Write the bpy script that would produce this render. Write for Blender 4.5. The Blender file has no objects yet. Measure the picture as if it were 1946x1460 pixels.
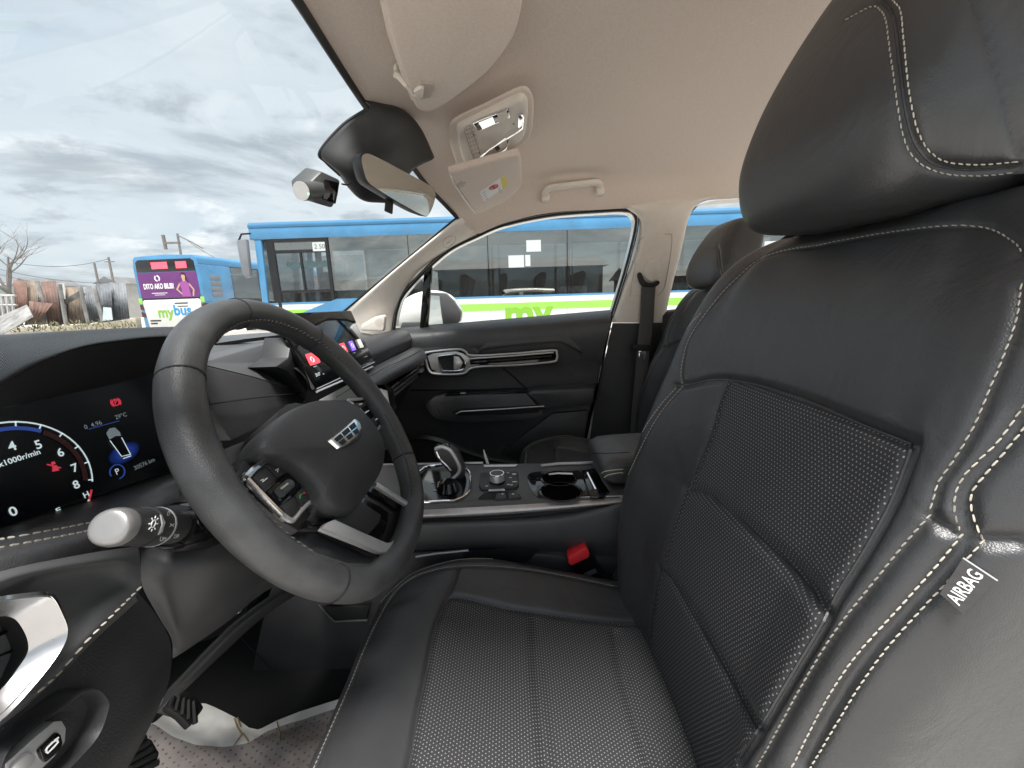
import bpy, bmesh, math, random
from mathutils import Vector, Matrix, noise
from mathutils.bvhtree import BVHTree
from mathutils.geometry import tessellate_polygon
R = math.radians
random.seed(7)
S = bpy.context.scene
COL = S.collection

# ------------------------------------------------------------------ camera, sky, sun, exposure
F_PX, CX, CY = 760.0, 973.0, 730.0          # focal length and centre in photo pixels (1946 x 1460)
EYE = Vector((-0.83, 0.0, 1.2))
PITCH, ROLL = R(12.0), R(1.8)
_f = Vector((math.cos(PITCH), 0, -math.sin(PITCH)))
_r0 = _f.cross(Vector((0, 0, 1))).normalized()
_u0 = _r0.cross(_f)
_r = _r0 * math.cos(ROLL) - _u0 * math.sin(ROLL)
_u = _u0 * math.cos(ROLL) + _r0 * math.sin(ROLL)
cam_d = bpy.data.cameras.new('camera')
cam = bpy.data.objects.new('camera', cam_d)
COL.objects.link(cam)
cam.matrix_world = Matrix(((_r.x, _u.x, -_f.x, EYE.x), (_r.y, _u.y, -_f.y, EYE.y), (_r.z, _u.z, -_f.z, EYE.z), (0, 0, 0, 1)))
cam_d.sensor_width = 36.0
cam_d.lens = 36.0 * F_PX / 1946.0
cam_d.clip_start = 0.01
cam_d.clip_end = 5000
S.camera = cam

SUN_EL, SUN_AZ = R(70), R(-108)              # azimuth clockwise from +Y seen from above: high on the open-door side
world = bpy.data.worlds.new('World'); S.world = world; world.use_nodes = True
def build_sky():
    nt = world.node_tree; N = nt.nodes; L = nt.links; N.clear()
    out = N.new('ShaderNodeOutputWorld'); bg = N.new('ShaderNodeBackground'); bg.inputs['Strength'].default_value = 0.0500
    sky = N.new('ShaderNodeTexSky'); sky.sky_type = 'NISHITA'; sky.sun_disc = False
    sky.sun_elevation = SUN_EL; sky.sun_rotation = SUN_AZ
    sky.air_density = 1.0; sky.dust_density = 1.5
    tc = N.new('ShaderNodeTexCoord'); sep = N.new('ShaderNodeSeparateXYZ'); L.new(tc.outputs['Generated'], sep.inputs[0])
    def M(op, a, b=None, c=None):
        n = N.new('ShaderNodeMath'); n.operation = op
        for i, v in enumerate((a, b, c)):
            if v is None: continue
            if isinstance(v, (int, float)): n.inputs[i].default_value = v
            else: L.new(v, n.inputs[i])
        return n.outputs[0]
    zz = M('ADD', M('MAXIMUM', sep.outputs[2], 0.0), 0.22)
    cv = N.new('ShaderNodeCombineXYZ'); L.new(M('DIVIDE', sep.outputs[0], zz), cv.inputs[0]); L.new(M('DIVIDE', sep.outputs[1], zz), cv.inputs[1])
    def noise_tex(scale, detail, rough, off, dist=0.0, stretch=(1, 1)):
        mp = N.new('ShaderNodeMapping'); mp.inputs['Location'].default_value = off; mp.inputs['Scale'].default_value = (1 / stretch[0], 1 / stretch[1], 1)
        mp.vector_type = 'TEXTURE'; mp.inputs['Rotation'].default_value = (0, 0, R(38))
        L.new(cv.outputs[0], mp.inputs[0])
        n = N.new('ShaderNodeTexNoise'); n.inputs['Scale'].default_value = scale; n.inputs['Detail'].default_value = detail
        n.inputs['Roughness'].default_value = rough; n.inputs['Distortion'].default_value = dist
        L.new(mp.outputs[0], n.inputs['Vector']); return n.outputs['Fac']
    def ramp(v, a, b):
        m = N.new('ShaderNodeMapRange'); m.interpolation_type = 'SMOOTHSTEP'; m.inputs[1].default_value = a; m.inputs[2].default_value = b
        L.new(v, m.inputs[0]); return m.outputs[0]
    def mix(f, a, b):
        m = N.new('ShaderNodeMix'); m.data_type = 'RGBA'
        L.new(f, m.inputs[0])
        for s, v in ((6, a), (7, b)):
            if isinstance(v, tuple): m.inputs[s].default_value = (*v, 1)
            else: L.new(v, m.inputs[s])
        return m.outputs[2]
    # a thin veil over the blue, brighter cloud on it, then grey undersides in streaks
    veil = mix(ramp(noise_tex(0.55, 4, .55, (3.1, 7.2, 0)), .34, .66), (4.5, 5.3, 5.95), (5.9, 6.4, 6.65))
    base = N.new('ShaderNodeMix'); base.data_type = 'RGBA'; base.inputs[0].default_value = 0.86
    L.new(sky.outputs[0], base.inputs[6]); L.new(veil, base.inputs[7])
    white = mix(ramp(noise_tex(1.3, 7, .6, (0.4, 2.6, 0), .3), .5, .68), base.outputs[2], (7.6, 7.9, 8.0))
    streak = ramp(noise_tex(1.15, 8, .60, (8.3, 5.1, 0), .35, (1.45, .8)), .47, .63)
    grey = mix(M('MULTIPLY', streak, .72), white, (2.7, 3.15, 3.6))
    puff = ramp(noise_tex(2.1, 9, .64, (1.7, 9.4, 0), .3, (1.2, .9)), .50, .66)
    grey2 = mix(M('MULTIPLY', puff, .75), grey, (3.0, 3.45, 3.9))
    hz = M('POWER', M('SUBTRACT', 1.0, M('MAXIMUM', sep.outputs[2], 0.0)), 14.0)
    fin = mix(M('MULTIPLY', hz, .55), grey2, (6.7, 6.9, 6.9))
    L.new(fin, bg.inputs['Color']); L.new(bg.outputs[0], out.inputs['Surface'])
build_sky()
sun_d = bpy.data.lights.new('sun', 'SUN'); sun_d.energy = 2.9; sun_d.angle = R(20); sun_d.color = (1.0, 0.97, 0.93)
sun = bpy.data.objects.new('sun', sun_d); COL.objects.link(sun)
_sd = Vector((math.sin(SUN_AZ) * math.cos(SUN_EL), math.cos(SUN_AZ) * math.cos(SUN_EL), math.sin(SUN_EL)))
sun.rotation_euler = _sd.to_track_quat('Z', 'Y').to_euler()
sun.location = _sd * 30

S.view_settings.view_transform = 'Standard'; S.view_settings.look = 'None'
S.view_settings.gamma = 1.0; S.view_settings.use_curve_mapping = False
S.view_settings.exposure = 1.60
S.render.engine = 'CYCLES'
S.cycles.max_bounces = 8; S.cycles.transparent_max_bounces = 16; S.cycles.sample_clamp_indirect = 6.0
S.cycles.use_denoising = True

# ------------------------------------------------------------------ tools
def at(px, py, x=None, y=None, z=None, o=None, n=None):
    """The point of the place seen at photo pixel (px, py), on the plane x=, y= or z=, or the plane through o with normal n."""
    d = _f + _r * ((px - CX) / F_PX) - _u * ((py - CY) / F_PX)
    if x is not None: return EYE + d * ((x - EYE.x) / d.x)
    if y is not None: return EYE + d * ((y - EYE.y) / d.y)
    if z is not None: return EYE + d * ((z - EYE.z) / d.z)
    return EYE + d * ((Vector(o) - EYE).dot(n) / d.dot(n))
def ray_dir(px, py):
    return (_f + _r * ((px - CX) / F_PX) - _u * ((py - CY) / F_PX)).normalized()

WORLD_O = {}            # world origin of every empty or part built in world coordinates
def put(o, label=None, cat=None, group=None, kind=None):
    if label: o['label'] = label
    if cat: o['category'] = cat
    if group: o['group'] = group
    if kind: o['kind'] = kind
    return o
def thing(name, label, cat, loc=(0, 0, 0), group=None, rot=None):
    o = bpy.data.objects.new(name, None); COL.objects.link(o); o.location = loc; o.empty_display_size = .1
    if rot is not None: o.rotation_euler = rot; WORLD_O[o.name] = Vector((0, 0, 0))     # turned things are built in local coordinates
    else: WORLD_O[o.name] = Vector(loc)
    return put(o, label, cat, group)
def mk(name, verts, faces, mat, parent=None, smooth=True, uv=None, kind=None, mats=None, mi=None, angle=None):
    off = WORLD_O.get(parent.name, Vector((0, 0, 0))) if parent else Vector((0, 0, 0))
    me = bpy.data.meshes.new(name)
    me.from_pydata([tuple(Vector(v) - off) for v in verts], [], faces)
    for m in (mats or [mat]): me.materials.append(m)
    if mi: me.polygons.foreach_set('material_index', mi)
    me.polygons.foreach_set('use_smooth', [smooth] * len(me.polygons))
    if uv is not None:
        l = me.uv_layers.new(name='UVMap'); d = []
        for lp in me.loops: d.extend(uv[lp.vertex_index])
        l.data.foreach_set('uv', d)
    if smooth and angle: me.set_sharp_from_angle(angle=R(angle))
    me.update()
    o = bpy.data.objects.new(name, me); COL.objects.link(o)
    if parent: o.parent = parent
    WORLD_O[o.name] = off
    if kind: o['kind'] = kind
    return o
def copy_tree(o, parent=None):
    c = o.copy(); COL.objects.link(c)
    if parent is not None: c.parent = parent
    WORLD_O[c.name] = WORLD_O.get(o.name, Vector((0, 0, 0)))
    for ch in list(o.children): copy_tree(ch, c)
    return c

class MB:
    """Collects pieces into one mesh."""
    def __init__(s): s.v = []; s.f = []
    def add(s, v, f):
        k = len(s.v); s.v += [Vector(p) for p in v]; s.f += [tuple(i + k for i in q) for q in f]; return s
    def box(s, a, b):
        (x0, y0, z0), (x1, y1, z1) = [(min(p, q)) for p, q in zip(a, b)], [(max(p, q)) for p, q in zip(a, b)]
        return s.add([(x0, y0, z0), (x1, y0, z0), (x1, y1, z0), (x0, y1, z0), (x0, y0, z1), (x1, y0, z1), (x1, y1, z1), (x0, y1, z1)],
                     [(3, 2, 1, 0), (4, 5, 6, 7), (0, 1, 5, 4), (1, 2, 6, 5), (2, 3, 7, 6), (3, 0, 4, 7)])
    def prism(s, poly, ext):
        """A planar outline pushed along ext."""
        n = len(poly); p = [Vector(q) for q in poly]; e = Vector(ext)
        tris = tessellate_polygon([p])
        s.add(p + [q + e for q in p], [tuple(t) for t in tris] + [tuple(i + n for i in reversed(t)) for t in tris] + [(i, (i + 1) % n, (i + 1) % n + n, i + n) for i in range(n)])
        return s
    def grid(s, rows, closed=False):
        n = len(rows[0]); v = [p for r in rows for p in r]; f = []
        for i in range(len(rows) - 1):
            for j in range(n if closed else n - 1):
                a, b = i * n + j, i * n + (j + 1) % n
                f.append((a, b, b + n, a + n))
        return s.add(v, f)
    def tube(s, path, r, n=8, caps=True, closed=False):
        p = [Vector(q) for q in path]; rings = []; up = None; m = len(p)
        for i, q in enumerate(p):
            if closed: t = p[(i + 1) % m] - p[i - 1]
            else: t = p[min(i + 1, m - 1)] - p[max(i - 1, 0)]
            t.normalize()
            if up is None:
                up = Vector((0, 0, 1)) if abs(t.z) < .9 else Vector((1, 0, 0))
            a = t.cross(up).normalized(); up = a.cross(t).normalized()
            rr = r[i] if isinstance(r, list) else r
            rx, ry = rr if isinstance(rr, tuple) else (rr, rr)
            rings.append([q + a * (rx * math.cos(2 * math.pi * k / n)) + up * (ry * math.sin(2 * math.pi * k / n)) for k in range(n)])
        if closed: rings.append(rings[0])
        k = len(s.v); s.grid(rings, True)
        if caps and not closed:
            s.f.append(tuple(k + i for i in reversed(range(n)))); b = k + (len(rings) - 1) * n; s.f.append(tuple(b + i for i in range(n)))
        return s
    def build(s, name, mat, parent=None, smooth=False, bevel=0, kind=None, angle=35, seg=2):
        o = mk(name, s.v, s.f, mat, parent, smooth, kind=kind)
        if bevel or True:
            bm = bmesh.new(); bm.from_mesh(o.data)
            bmesh.ops.remove_doubles(bm, verts=bm.verts, dist=1e-6)
            bmesh.ops.recalc_face_normals(bm, faces=bm.faces)
            if bevel:
                ed = [e for e in bm.edges if len(e.link_faces) == 2 and e.calc_face_angle(0) > R(28)]
                bmesh.ops.bevel(bm, geom=ed, offset=bevel, segments=seg, affect='EDGES', profile=.5, clamp_overlap=True)
            bm.to_mesh(o.data); bm.free()
        if bevel or smooth:
            o.data.polygons.foreach_set('use_smooth', [True] * len(o.data.polygons)); o.data.set_sharp_from_angle(angle=R(angle))
        return o

def cr(pts, n, closed=False):
    """Catmull-Rom (centripetal-like, uniform) through pts, n samples per span."""
    P = [Vector(p) for p in pts]; m = len(P); out = []
    spans = m if closed else m - 1
    for i in range(spans):
        if closed: a, b, c, d = P[i - 1], P[i], P[(i + 1) % m], P[(i + 2) % m]
        else: a, b, c, d = P[max(i - 1, 0)], P[i], P[i + 1], P[min(i + 2, m - 1)]
        if not closed and i == 0: a = b * 2 - c
        if not closed and i == spans - 1: d = c * 2 - b
        for k in range(n):
            t = k / n
            out.append(.5 * ((2 * b) + (c - a) * t + (2 * a - 5 * b + 4 * c - d) * t * t + (3 * b - a - 3 * c + d) * t ** 3))
    if not closed: out.append(P[-1].copy())
    return out
def resample(path, step):
    """Points every step metres along a polyline, with tangents."""
    P = [Vector(p) for p in path]; out = []; acc = 0.0; nxt = 0.0
    for a, b in zip(P, P[1:]):
        l = (b - a).length
        if l < 1e-9: continue
        while nxt <= acc + l:
            out.append((a.lerp(b, (nxt - acc) / l), (b - a) / l)); nxt += step
        acc += l
    return out
def even(path, n):
    P = [Vector(p) for p in path]; L = [0.0]
    for a, b in zip(P, P[1:]): L.append(L[-1] + (b - a).length)
    out = []; j = 0
    for i in range(n):
        s = L[-1] * i / (n - 1)
        while j < len(P) - 2 and L[j + 1] < s: j += 1
        out.append(P[j].lerp(P[j + 1], min(1, (s - L[j]) / max(L[j + 1] - L[j], 1e-9))))
    return out
def surf(net, su=6, sv=6):
    """Smooth rows through a control net (rows of points, any count; rows are evened to the longest)."""
    rows = [cr(r, sv) for r in net]
    cols = [cr([r[j] for r in rows], su) for j in range(len(rows[0]))]
    return [[c[i] for c in cols] for i in range(len(cols[0]))]
def gridmesh(name, rows, mat, parent=None, smooth=True, uvscale=None, kind=None, thick=0.0, angle=None):
    n = len(rows[0]); v = [p for r in rows for p in r]; f = []
    for i in range(len(rows) - 1):
        for j in range(n - 1):
            a = i * n + j; f.append((a, a + 1, a + 1 + n, a + n))
    uv = [(j / (n - 1), i / (len(rows) - 1)) for i in range(len(rows)) for j in range(n)]
    if uvscale: uv = [(a * uvscale[0], b * uvscale[1]) for a, b in uv]
    o = mk(name, v, f, mat, parent, smooth, uv=uv, kind=kind, angle=angle)
    if thick:
        bm = bmesh.new(); bm.from_mesh(o.data)
        bmesh.ops.solidify(bm, geom=bm.faces, thickness=thick); bm.to_mesh(o.data); bm.free()
    return o
def text(name, body, mat, parent, o, ax, ay, size, depth=0.0, align='CENTER', bold=0.0, space=1.0, squeeze=1.0):
    """Flat lettering: o is the middle of the base line, ax the reading direction, ay the letters' up."""
    cu = bpy.data.curves.new(name, 'FONT'); cu.body = body; cu.size = size; cu.align_x = align; cu.align_y = 'CENTER'
    cu.offset = bold * size; cu.extrude = depth; cu.space_character = space; cu.resolution_u = 3
    t = bpy.data.objects.new(name, cu); COL.objects.link(t)
    dg = bpy.context.evaluated_depsgraph_get(); me = bpy.data.meshes.new_from_object(t.evaluated_get(dg)); bpy.data.objects.remove(t); bpy.data.curves.remove(cu)
    ax = Vector(ax).normalized(); ay = Vector(ay); ay = (ay - ax * ay.dot(ax)).normalized(); az = ax.cross(ay); o = Vector(o)
    off = WORLD_O.get(parent.name, Vector((0, 0, 0))) if parent else Vector((0, 0, 0))
    for v in me.vertices: v.co = o + ax * (v.co.x * squeeze) + ay * v.co.y + az * v.co.z - off
    me.materials.clear(); me.materials.append(mat)
    ob = bpy.data.objects.new(name, me); COL.objects.link(ob)
    if parent: ob.parent = parent
    WORLD_O[ob.name] = off
    return ob
def stitches(name, path, normal, mat, parent, dash=.0042, pitch=.0056, w=.0006, lift=.0003, kind='stuff'):
    """Thread: one small capsule-like dash after the other along a path; normal is a vector or f(point)."""
    mb = MB()
    for p, t in resample(path, pitch):
        n = normal(p) if callable(normal) else Vector(normal)
        n = (n - t * n.dot(t)).normalized(); b = t.cross(n)
        c = p + n * lift; h = dash / 2; j = b * random.uniform(-.15, .15) * w
        t2 = (t + b * .10).normalized()
        v = []
        for s_, k in ((-h, .35), (-h * .6, 1), (h * .6, 1), (h, .35)):
            q = c + j + t2 * s_
            v += [q - b * (w * k) - n * w * .6, q + n * (w * k * 1.1), q + b * (w * k) - n * w * .6]
        f = []
        for i in range(3):
            a = i * 3; f += [(a, a + 1, a + 4, a + 3), (a + 1, a + 2, a + 5, a + 4)]
        mb.add(v, f)
    return mk(name, mb.v, mb.f, mat, parent, False, kind=kind)

# ------------------------------------------------------------------ materials
def mat(name, col, rough=.5, metal=0., spec=.5, noise=None, bump=None, coat=0., emit=None, sheen=0., wrinkle=None):
    """Principled; noise=(scale, amount) mottles the colour, bump=(scale, strength, distance[, kind])."""
    m = bpy.data.materials.new(name); m.use_nodes = True; nt = m.node_tree; N = nt.nodes; L = nt.links
    b = N['Principled BSDF']; b.inputs['Base Color'].default_value = (*col, 1); b.inputs['Roughness'].default_value = rough
    b.inputs['Metallic'].default_value = metal; b.inputs['Specular IOR Level'].default_value = spec; b.inputs['Coat Weight'].default_value = coat
    b.inputs['Sheen Weight'].default_value = sheen
    if emit: b.inputs['Emission Color'].default_value = (*col, 1); b.inputs['Emission Strength'].default_value = emit
    tc = N.new('ShaderNodeTexCoord')
    if noise:
        n = N.new('ShaderNodeTexNoise'); n.inputs['Scale'].default_value = noise[0]; n.inputs['Detail'].default_value = 5; n.inputs['Roughness'].default_value = .6
        L.new(tc.outputs['Object'], n.inputs['Vector'])
        mr = N.new('ShaderNodeMapRange'); mr.inputs[1].default_value = .3; mr.inputs[2].default_value = .7; mr.inputs[3].default_value = 1 - noise[1]; mr.inputs[4].default_value = 1 + noise[1]
        L.new(n.outputs['Fac'], mr.inputs[0])
        mx = N.new('ShaderNodeMix'); mx.data_type = 'RGBA'; mx.blend_type = 'MULTIPLY'; mx.inputs[0].default_value = 1; mx.inputs[6].default_value = (*col, 1)
        L.new(mr.outputs[0], mx.inputs[7]); L.new(mx.outputs[2], b.inputs['Base Color'])
        m2 = N.new('ShaderNodeMath'); m2.operation = 'MULTIPLY_ADD'; L.new(n.outputs['Fac'], m2.inputs[0]); m2.inputs[1].default_value = .18 * (rough > .15); m2.inputs[2].default_value = rough - .09 * (rough > .15)
        L.new(m2.outputs[0], b.inputs['Roughness'])
    if bump:
        if len(bump) > 3 and bump[3] == 'grain':
            n = N.new('ShaderNodeTexVoronoi'); n.feature = 'DISTANCE_TO_EDGE'; n.inputs['Scale'].default_value = bump[0]; o = n.outputs['Distance']
        else:
            n = N.new('ShaderNodeTexNoise'); n.inputs['Scale'].default_value = bump[0]; n.inputs['Detail'].default_value = 3; o = n.outputs['Fac']
        L.new(tc.outputs['Object'], n.inputs['Vector'])
        bp = N.new('ShaderNodeBump'); bp.inputs['Strength'].default_value = bump[1]; bp.inputs['Distance'].default_value = bump[2]
        L.new(o, bp.inputs['Height']); L.new(bp.outputs[0], b.inputs['Normal'])
        if wrinkle:
            w = N.new('ShaderNodeTexNoise'); w.inputs['Scale'].default_value = wrinkle[0]; w.inputs['Detail'].default_value = 4; w.inputs['Roughness'].default_value = .55; w.inputs['Distortion'].default_value = 1.2
            L.new(tc.outputs['Object'], w.inputs['Vector']); b2 = N.new('ShaderNodeBump'); b2.inputs['Strength'].default_value = wrinkle[1]; b2.inputs['Distance'].default_value = wrinkle[2]
            L.new(w.outputs['Fac'], b2.inputs['Height']); L.new(b2.outputs[0], bp.inputs['Normal'])
    return m
def glass_mat(name, tint, refl, rough=0.0, fres=1.0, rcol=(1, 1, 1)):
    """Thin pane: clear or tinted, with a mirror part that grows at grazing angles."""
    m = bpy.data.materials.new(name); m.use_nodes = True; nt = m.node_tree; N = nt.nodes; L = nt.links; N.clear()
    out = N.new('ShaderNodeOutputMaterial'); t = N.new('ShaderNodeBsdfTransparent'); t.inputs[0].default_value = (*tint, 1)
    g = N.new('ShaderNodeBsdfGlossy'); g.inputs['Roughness'].default_value = rough; g.inputs[0].default_value = (*rcol, 1)
    fr = N.new('ShaderNodeFresnel'); fr.inputs[0].default_value = 1.35
    a = N.new('ShaderNodeMath'); a.operation = 'MULTIPLY_ADD'; L.new(fr.outputs[0], a.inputs[0]); a.inputs[1].default_value = fres; a.inputs[2].default_value = refl; a.use_clamp = True
    mx = N.new('ShaderNodeMixShader'); L.new(a.outputs[0], mx.inputs[0]); L.new(t.outputs[0], mx.inputs[1]); L.new(g.outputs[0], mx.inputs[2]); L.new(mx.outputs[0], out.inputs[0])
    return m
M = {}
M['leather'] = mat('black_leather', (.044, .0445, .047), .40, spec=.65, noise=(9, .18), bump=(620, .35, .0008, 'grain'), wrinkle=(16, .35, .006))
M['leather_grey'] = mat('charcoal_leather', (.050, .050, .050), .44, noise=(9, .15), bump=(620, .3, .0008, 'grain'), wrinkle=(16, .35, .006))
M['rim_leather'] = mat('rim_leather', (.052, .053, .055), .43, noise=(26, .3), bump=(520, .35, .0008, 'grain'), wrinkle=(60, .12, .002))
M['grain'] = mat('grained_black_plastic', (.040, .040, .042), .50, noise=(30, .12), bump=(420, .5, .0008, 'grain'))
M['soft'] = mat('soft_black_plastic', (.031, .031, .033), .50, noise=(20, .15), bump=(700, .3, .0005))
M['soft_grey'] = mat('dark_grey_plastic', (.072, .074, .076), .48, noise=(12, .1), bump=(700, .3, .0005))
M['matte'] = mat('matte_black', (.008, .008, .009), .8)
M['gloss'] = mat('piano_black', (.004, .004, .005), .06, spec=.55, noise=(40, .2))
M['carpet'] = mat('black_carpet', (.010, .010, .010), .95, noise=(300, .4), bump=(900, .8, .003))
M['well_shade_black'] = mat('well_shade_black', (.003, .003, .003), .9, spec=.0, noise=(60, .3))  # near-black without shine: colour for the shade down inside the cup holders
M['stalk_tip'] = mat('grey_silver_plastic', (.30, .295, .29), .36, .5, noise=(60, .05))
M['emblem_black'] = mat('emblem_black', (.008, .009, .010), .22, spec=.25, noise=(60, .3))
M['vent_metal'] = mat('vent_metal', (.55, .55, .56), .30, .92, noise=(50, .06))
M['chrome'] = mat('bright_chrome', (.82, .82, .83), .12, 1.0, noise=(30, .04))
M['satin'] = mat('satin_silver', (.64, .64, .64), .34, .6, noise=(60, .05))
M['satin_warm'] = mat('brushed_silver_trim', (.52, .49, .48), .36, .65, noise=(80, .08))
M['thread'] = mat('cream_thread', (.56, .52, .44), .8)
M['thread_dim'] = mat('dark_thread', (.06, .06, .06), .7)
M['headliner'] = mat('beige_headliner_knit', (.71, .605, .53), .95, noise=(260, .07), bump=(1100, .35, .0008), sheen=.15)
M['beige'] = mat('beige_trim_plastic', (.74, .68, .61), .55, noise=(40, .04), bump=(800, .3, .0004))
M['beige_dark'] = mat('beige_recess_plastic', (.46, .40, .35), .6, noise=(40, .05))
M['rubber'] = mat('black_rubber', (.010, .010, .010), .6, bump=(300, .2, .0006))
M['belt'] = mat('dark_grey_webbing', (.075, .072, .07), .75, noise=(700, .3), bump=(900, .5, .0006))
M['red'] = mat('red_button_plastic', (.85, .035, .045), .35)
M['white_print'] = mat('white_print', (.80, .80, .80), .6)
M['red_print'] = mat('red_print', (.55, .03, .03), .6)
M['yellow_print'] = mat('yellow_print', (.72, .62, .05), .6)
M['black_print'] = mat('black_print', (.02, .02, .02), .6)
M['window'] = glass_mat('car_window_glass', (.955, .965, .96), .0, fres=.035)
M['screen_glass'] = glass_mat('screen_cover_glass', (.97, .97, .97), .03, fres=.8)
# ------------------------------------------------------------------ ground, hills, far things
M['dirt'] = mat('pale_concrete_yard', (.46, .435, .40), .95, noise=(.35, .3), bump=(6, .6, .03))
M['hill'] = mat('hill_green_grey', (.10, .125, .12), .95, noise=(.01, .3))
mk('ground', [(-3000, -3000, 0), (3000, -3000, 0), (3000, 3000, 0), (-3000, 3000, 0)], [(0, 1, 2, 3)], M['dirt'], kind='structure', smooth=False)
rows = []
for i in range(7):
    d = 900 + i * 60; row = []
    for j in range(121):
        a = R(-20 + j); h = (48 + 42 * max(0, noise.noise(Vector((j * .09, 3.3, 0)))) + 12 * noise.noise(Vector((j * .4, i, 2)))) * math.sin(math.pi * i / 6) - 1
        row.append((d * math.cos(a), d * math.sin(a), max(h, -1)))
    rows.append(row)
gridmesh('hills', rows, M['hill'], kind='structure')

# ------------------------------------------------------------------ buses
M['bus_blue'] = mat('bus_blue_paint', (.068, .225, .41), .30, noise=(1.9, .13), coat=.3)
M['bus_blue_dark'] = mat('bus_roof_blue_paint', (.055, .18, .33), .35, noise=(1.2, .08))
M['bus_white'] = mat('bus_white_paint', (.62, .63, .60), .32, noise=(1.7, .13), coat=.3)
M['bus_green'] = mat('bus_green_paint', (.27, .56, .09), .35, noise=(2, .05))
M['bus_maroon'] = mat('bus_maroon_paint', (.075, .018, .022), .4)
M['bus_black'] = mat('bus_black_band', (.012, .012, .014), .25, noise=(3, .2))
M['bus_grey'] = mat('bus_grey_panel', (.17, .18, .20), .4, noise=(3, .1))
M['purple'] = mat('purple_poster_film', (.14, .030, .17), .45, noise=(.7, .25))
M['purple_light'] = mat('magenta_poster_film', (.30, .07, .28), .5)
M['skin_print'] = mat('skin_tone_print', (.50, .30, .22), .6)
M['hair_print'] = mat('dark_hair_print', (.02, .012, .012), .6)
M['logo_green'] = mat('logo_green', (.20, .42, .04), .4)
M['logo_blue'] = mat('logo_blue', (.02, .25, .52), .4)
M['led_red'] = mat('lit_red_sign', (1.0, .06, .09), .5, emit=1.1)
M['bus_glass'] = glass_mat('bus_tinted_glass', (.56, .60, .62), .24, fres=.8, rcol=(1, .97, .88))
M['bus_glass_clear'] = glass_mat('bus_clear_glass', (.74, .78, .78), .10, fres=.8)
M['bus_seat'] = mat('bus_seat_cloth', (.03, .05, .09), .9, noise=(9, .3))
M['teal'] = mat('teal_cloth', (.03, .45, .44), .8)
M['paper'] = mat('white_paper_notice', (.50, .53, .53), .8)
M['tyre'] = mat('tyre_rubber', (.018, .018, .018), .8)

def wheel(parent, x, y, r=.48, w=.28, s=1):
    mb = MB(); prof = [(r * .58, 0), (r * .6, w), (r * .93, w), (r, w * .8), (r, w * .2), (r * .93, 0)]
    n = 28; rows = [[(x + q * math.cos(2 * math.pi * k / n), y + s * (d - w), r + q * math.sin(2 * math.pi * k / n)) for k in range(n)] for q, d in prof]
    mb.grid(rows, True); t = mb.build('wheel', M['tyre'], parent, smooth=True)
    mb = MB(); rows = [[(x + q * math.cos(2 * math.pi * k / n), y + s * (d - w), r + q * math.sin(2 * math.pi * k / n)) for k in range(n)] for q, d in [(r * .59, w), (r * .5, w * .75), (r * .3, w * .7), (r * .28, w * .95), (.001, w * .95)]]
    mb.grid(rows, True); mb.build('rim', M['satin'], t, smooth=True)
def bus_shell(t, L, H=3.1, W=1.25, side=1, belt=1.28, top=2.72, floor=.38):
    """Body built as plates round open windows: local +x forward, +y left."""
    b = MB()
    b.box((0, -W, floor), (L, W, floor + .06)); b.box((0.05, -W + .01, .9), (L - .05, W - .01, .93))
    b.build('floor_panel', M['bus_grey'], t)
    mb = MB()
    for s in (-1, 1):
        y0, y1 = s * W, s * (W - .05)
        mb.box((0, y0, floor), (L, y1, belt - .13))
    mb.box((L - .05, -W + .05, floor), (L, W - .05, 1.15))
    mb.build('lower_body', M['bus_white'], t, bevel=.01)
    mb = MB()
    for s in (-1, 1): mb.box((0.0, s * (W + .004), belt - .34), (L, s * (W - .02), belt - .17))
    mb.build('green_stripe', M['bus_green'], t)
    mb = MB()
    for s in (-1, 1): mb.box((0, s * W, belt - .129), (L, s * (W - .05), belt - .045))
    mb.build('white_rail', M['bus_white'], t)
    mb = MB()
    for s in (-1, 1): mb.box((0, s * (W + .003), belt - .044), (L, s * (W - .05), belt))
    mb.build('blue_rail', M['bus_blue'], t)
    mb = MB()
    for s in (-1, 1): mb.box((0, s * W, top), (L, s * (W - .05), H - .13))
    mb.box((0, -W + .051, top), (.05, W - .051, H - .13)); mb.box((L - .05, -W + .051, top), (L, W - .051, H - .13))
    mb.build('fascia', M['bus_blue'], t, bevel=.006)
    prof = [(W + .012, H - .129), (W + .012, H - .06), (W - .05, H), (-W + .05, H), (-W - .012, H - .06), (-W - .012, H - .129)]
    MB().prism([(-.01, y, z) for y, z in prof], (L + .02, 0, 0)).build('roof_panel', M['bus_blue_dark'], t, bevel=.015)
    for x in (1.9, L - 2.7):
        for s in (-1, 1): wheel(t, x, s * W, s=s)
def bus_seats(t, L, xs):
    for x in xs:
        for y in (-.85, -.42, .42, .85):
            mb = MB(); mb.box((x, y - .19, 1.05), (x + .42, y + .19, 1.15))
            mb.prism([(x - .02, y - .19, 1.1), (x - .17, y - .19, 1.75), (x - .12, y - .19, 1.82), (x + .02, y - .19, 1.8), (x + .10, y - .19, 1.12)], (0, .38, 0))
            mb.build('seat', M['bus_seat'], t, bevel=.025)
def bus_poles(t, xs):
    for x in xs:
        for y in (-.25, .25): MB().tube([(x, y, .93), (x, y, 2.9)], .018, 6).build('grab_pole', M['bus_blue'], t, smooth=True)

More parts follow.
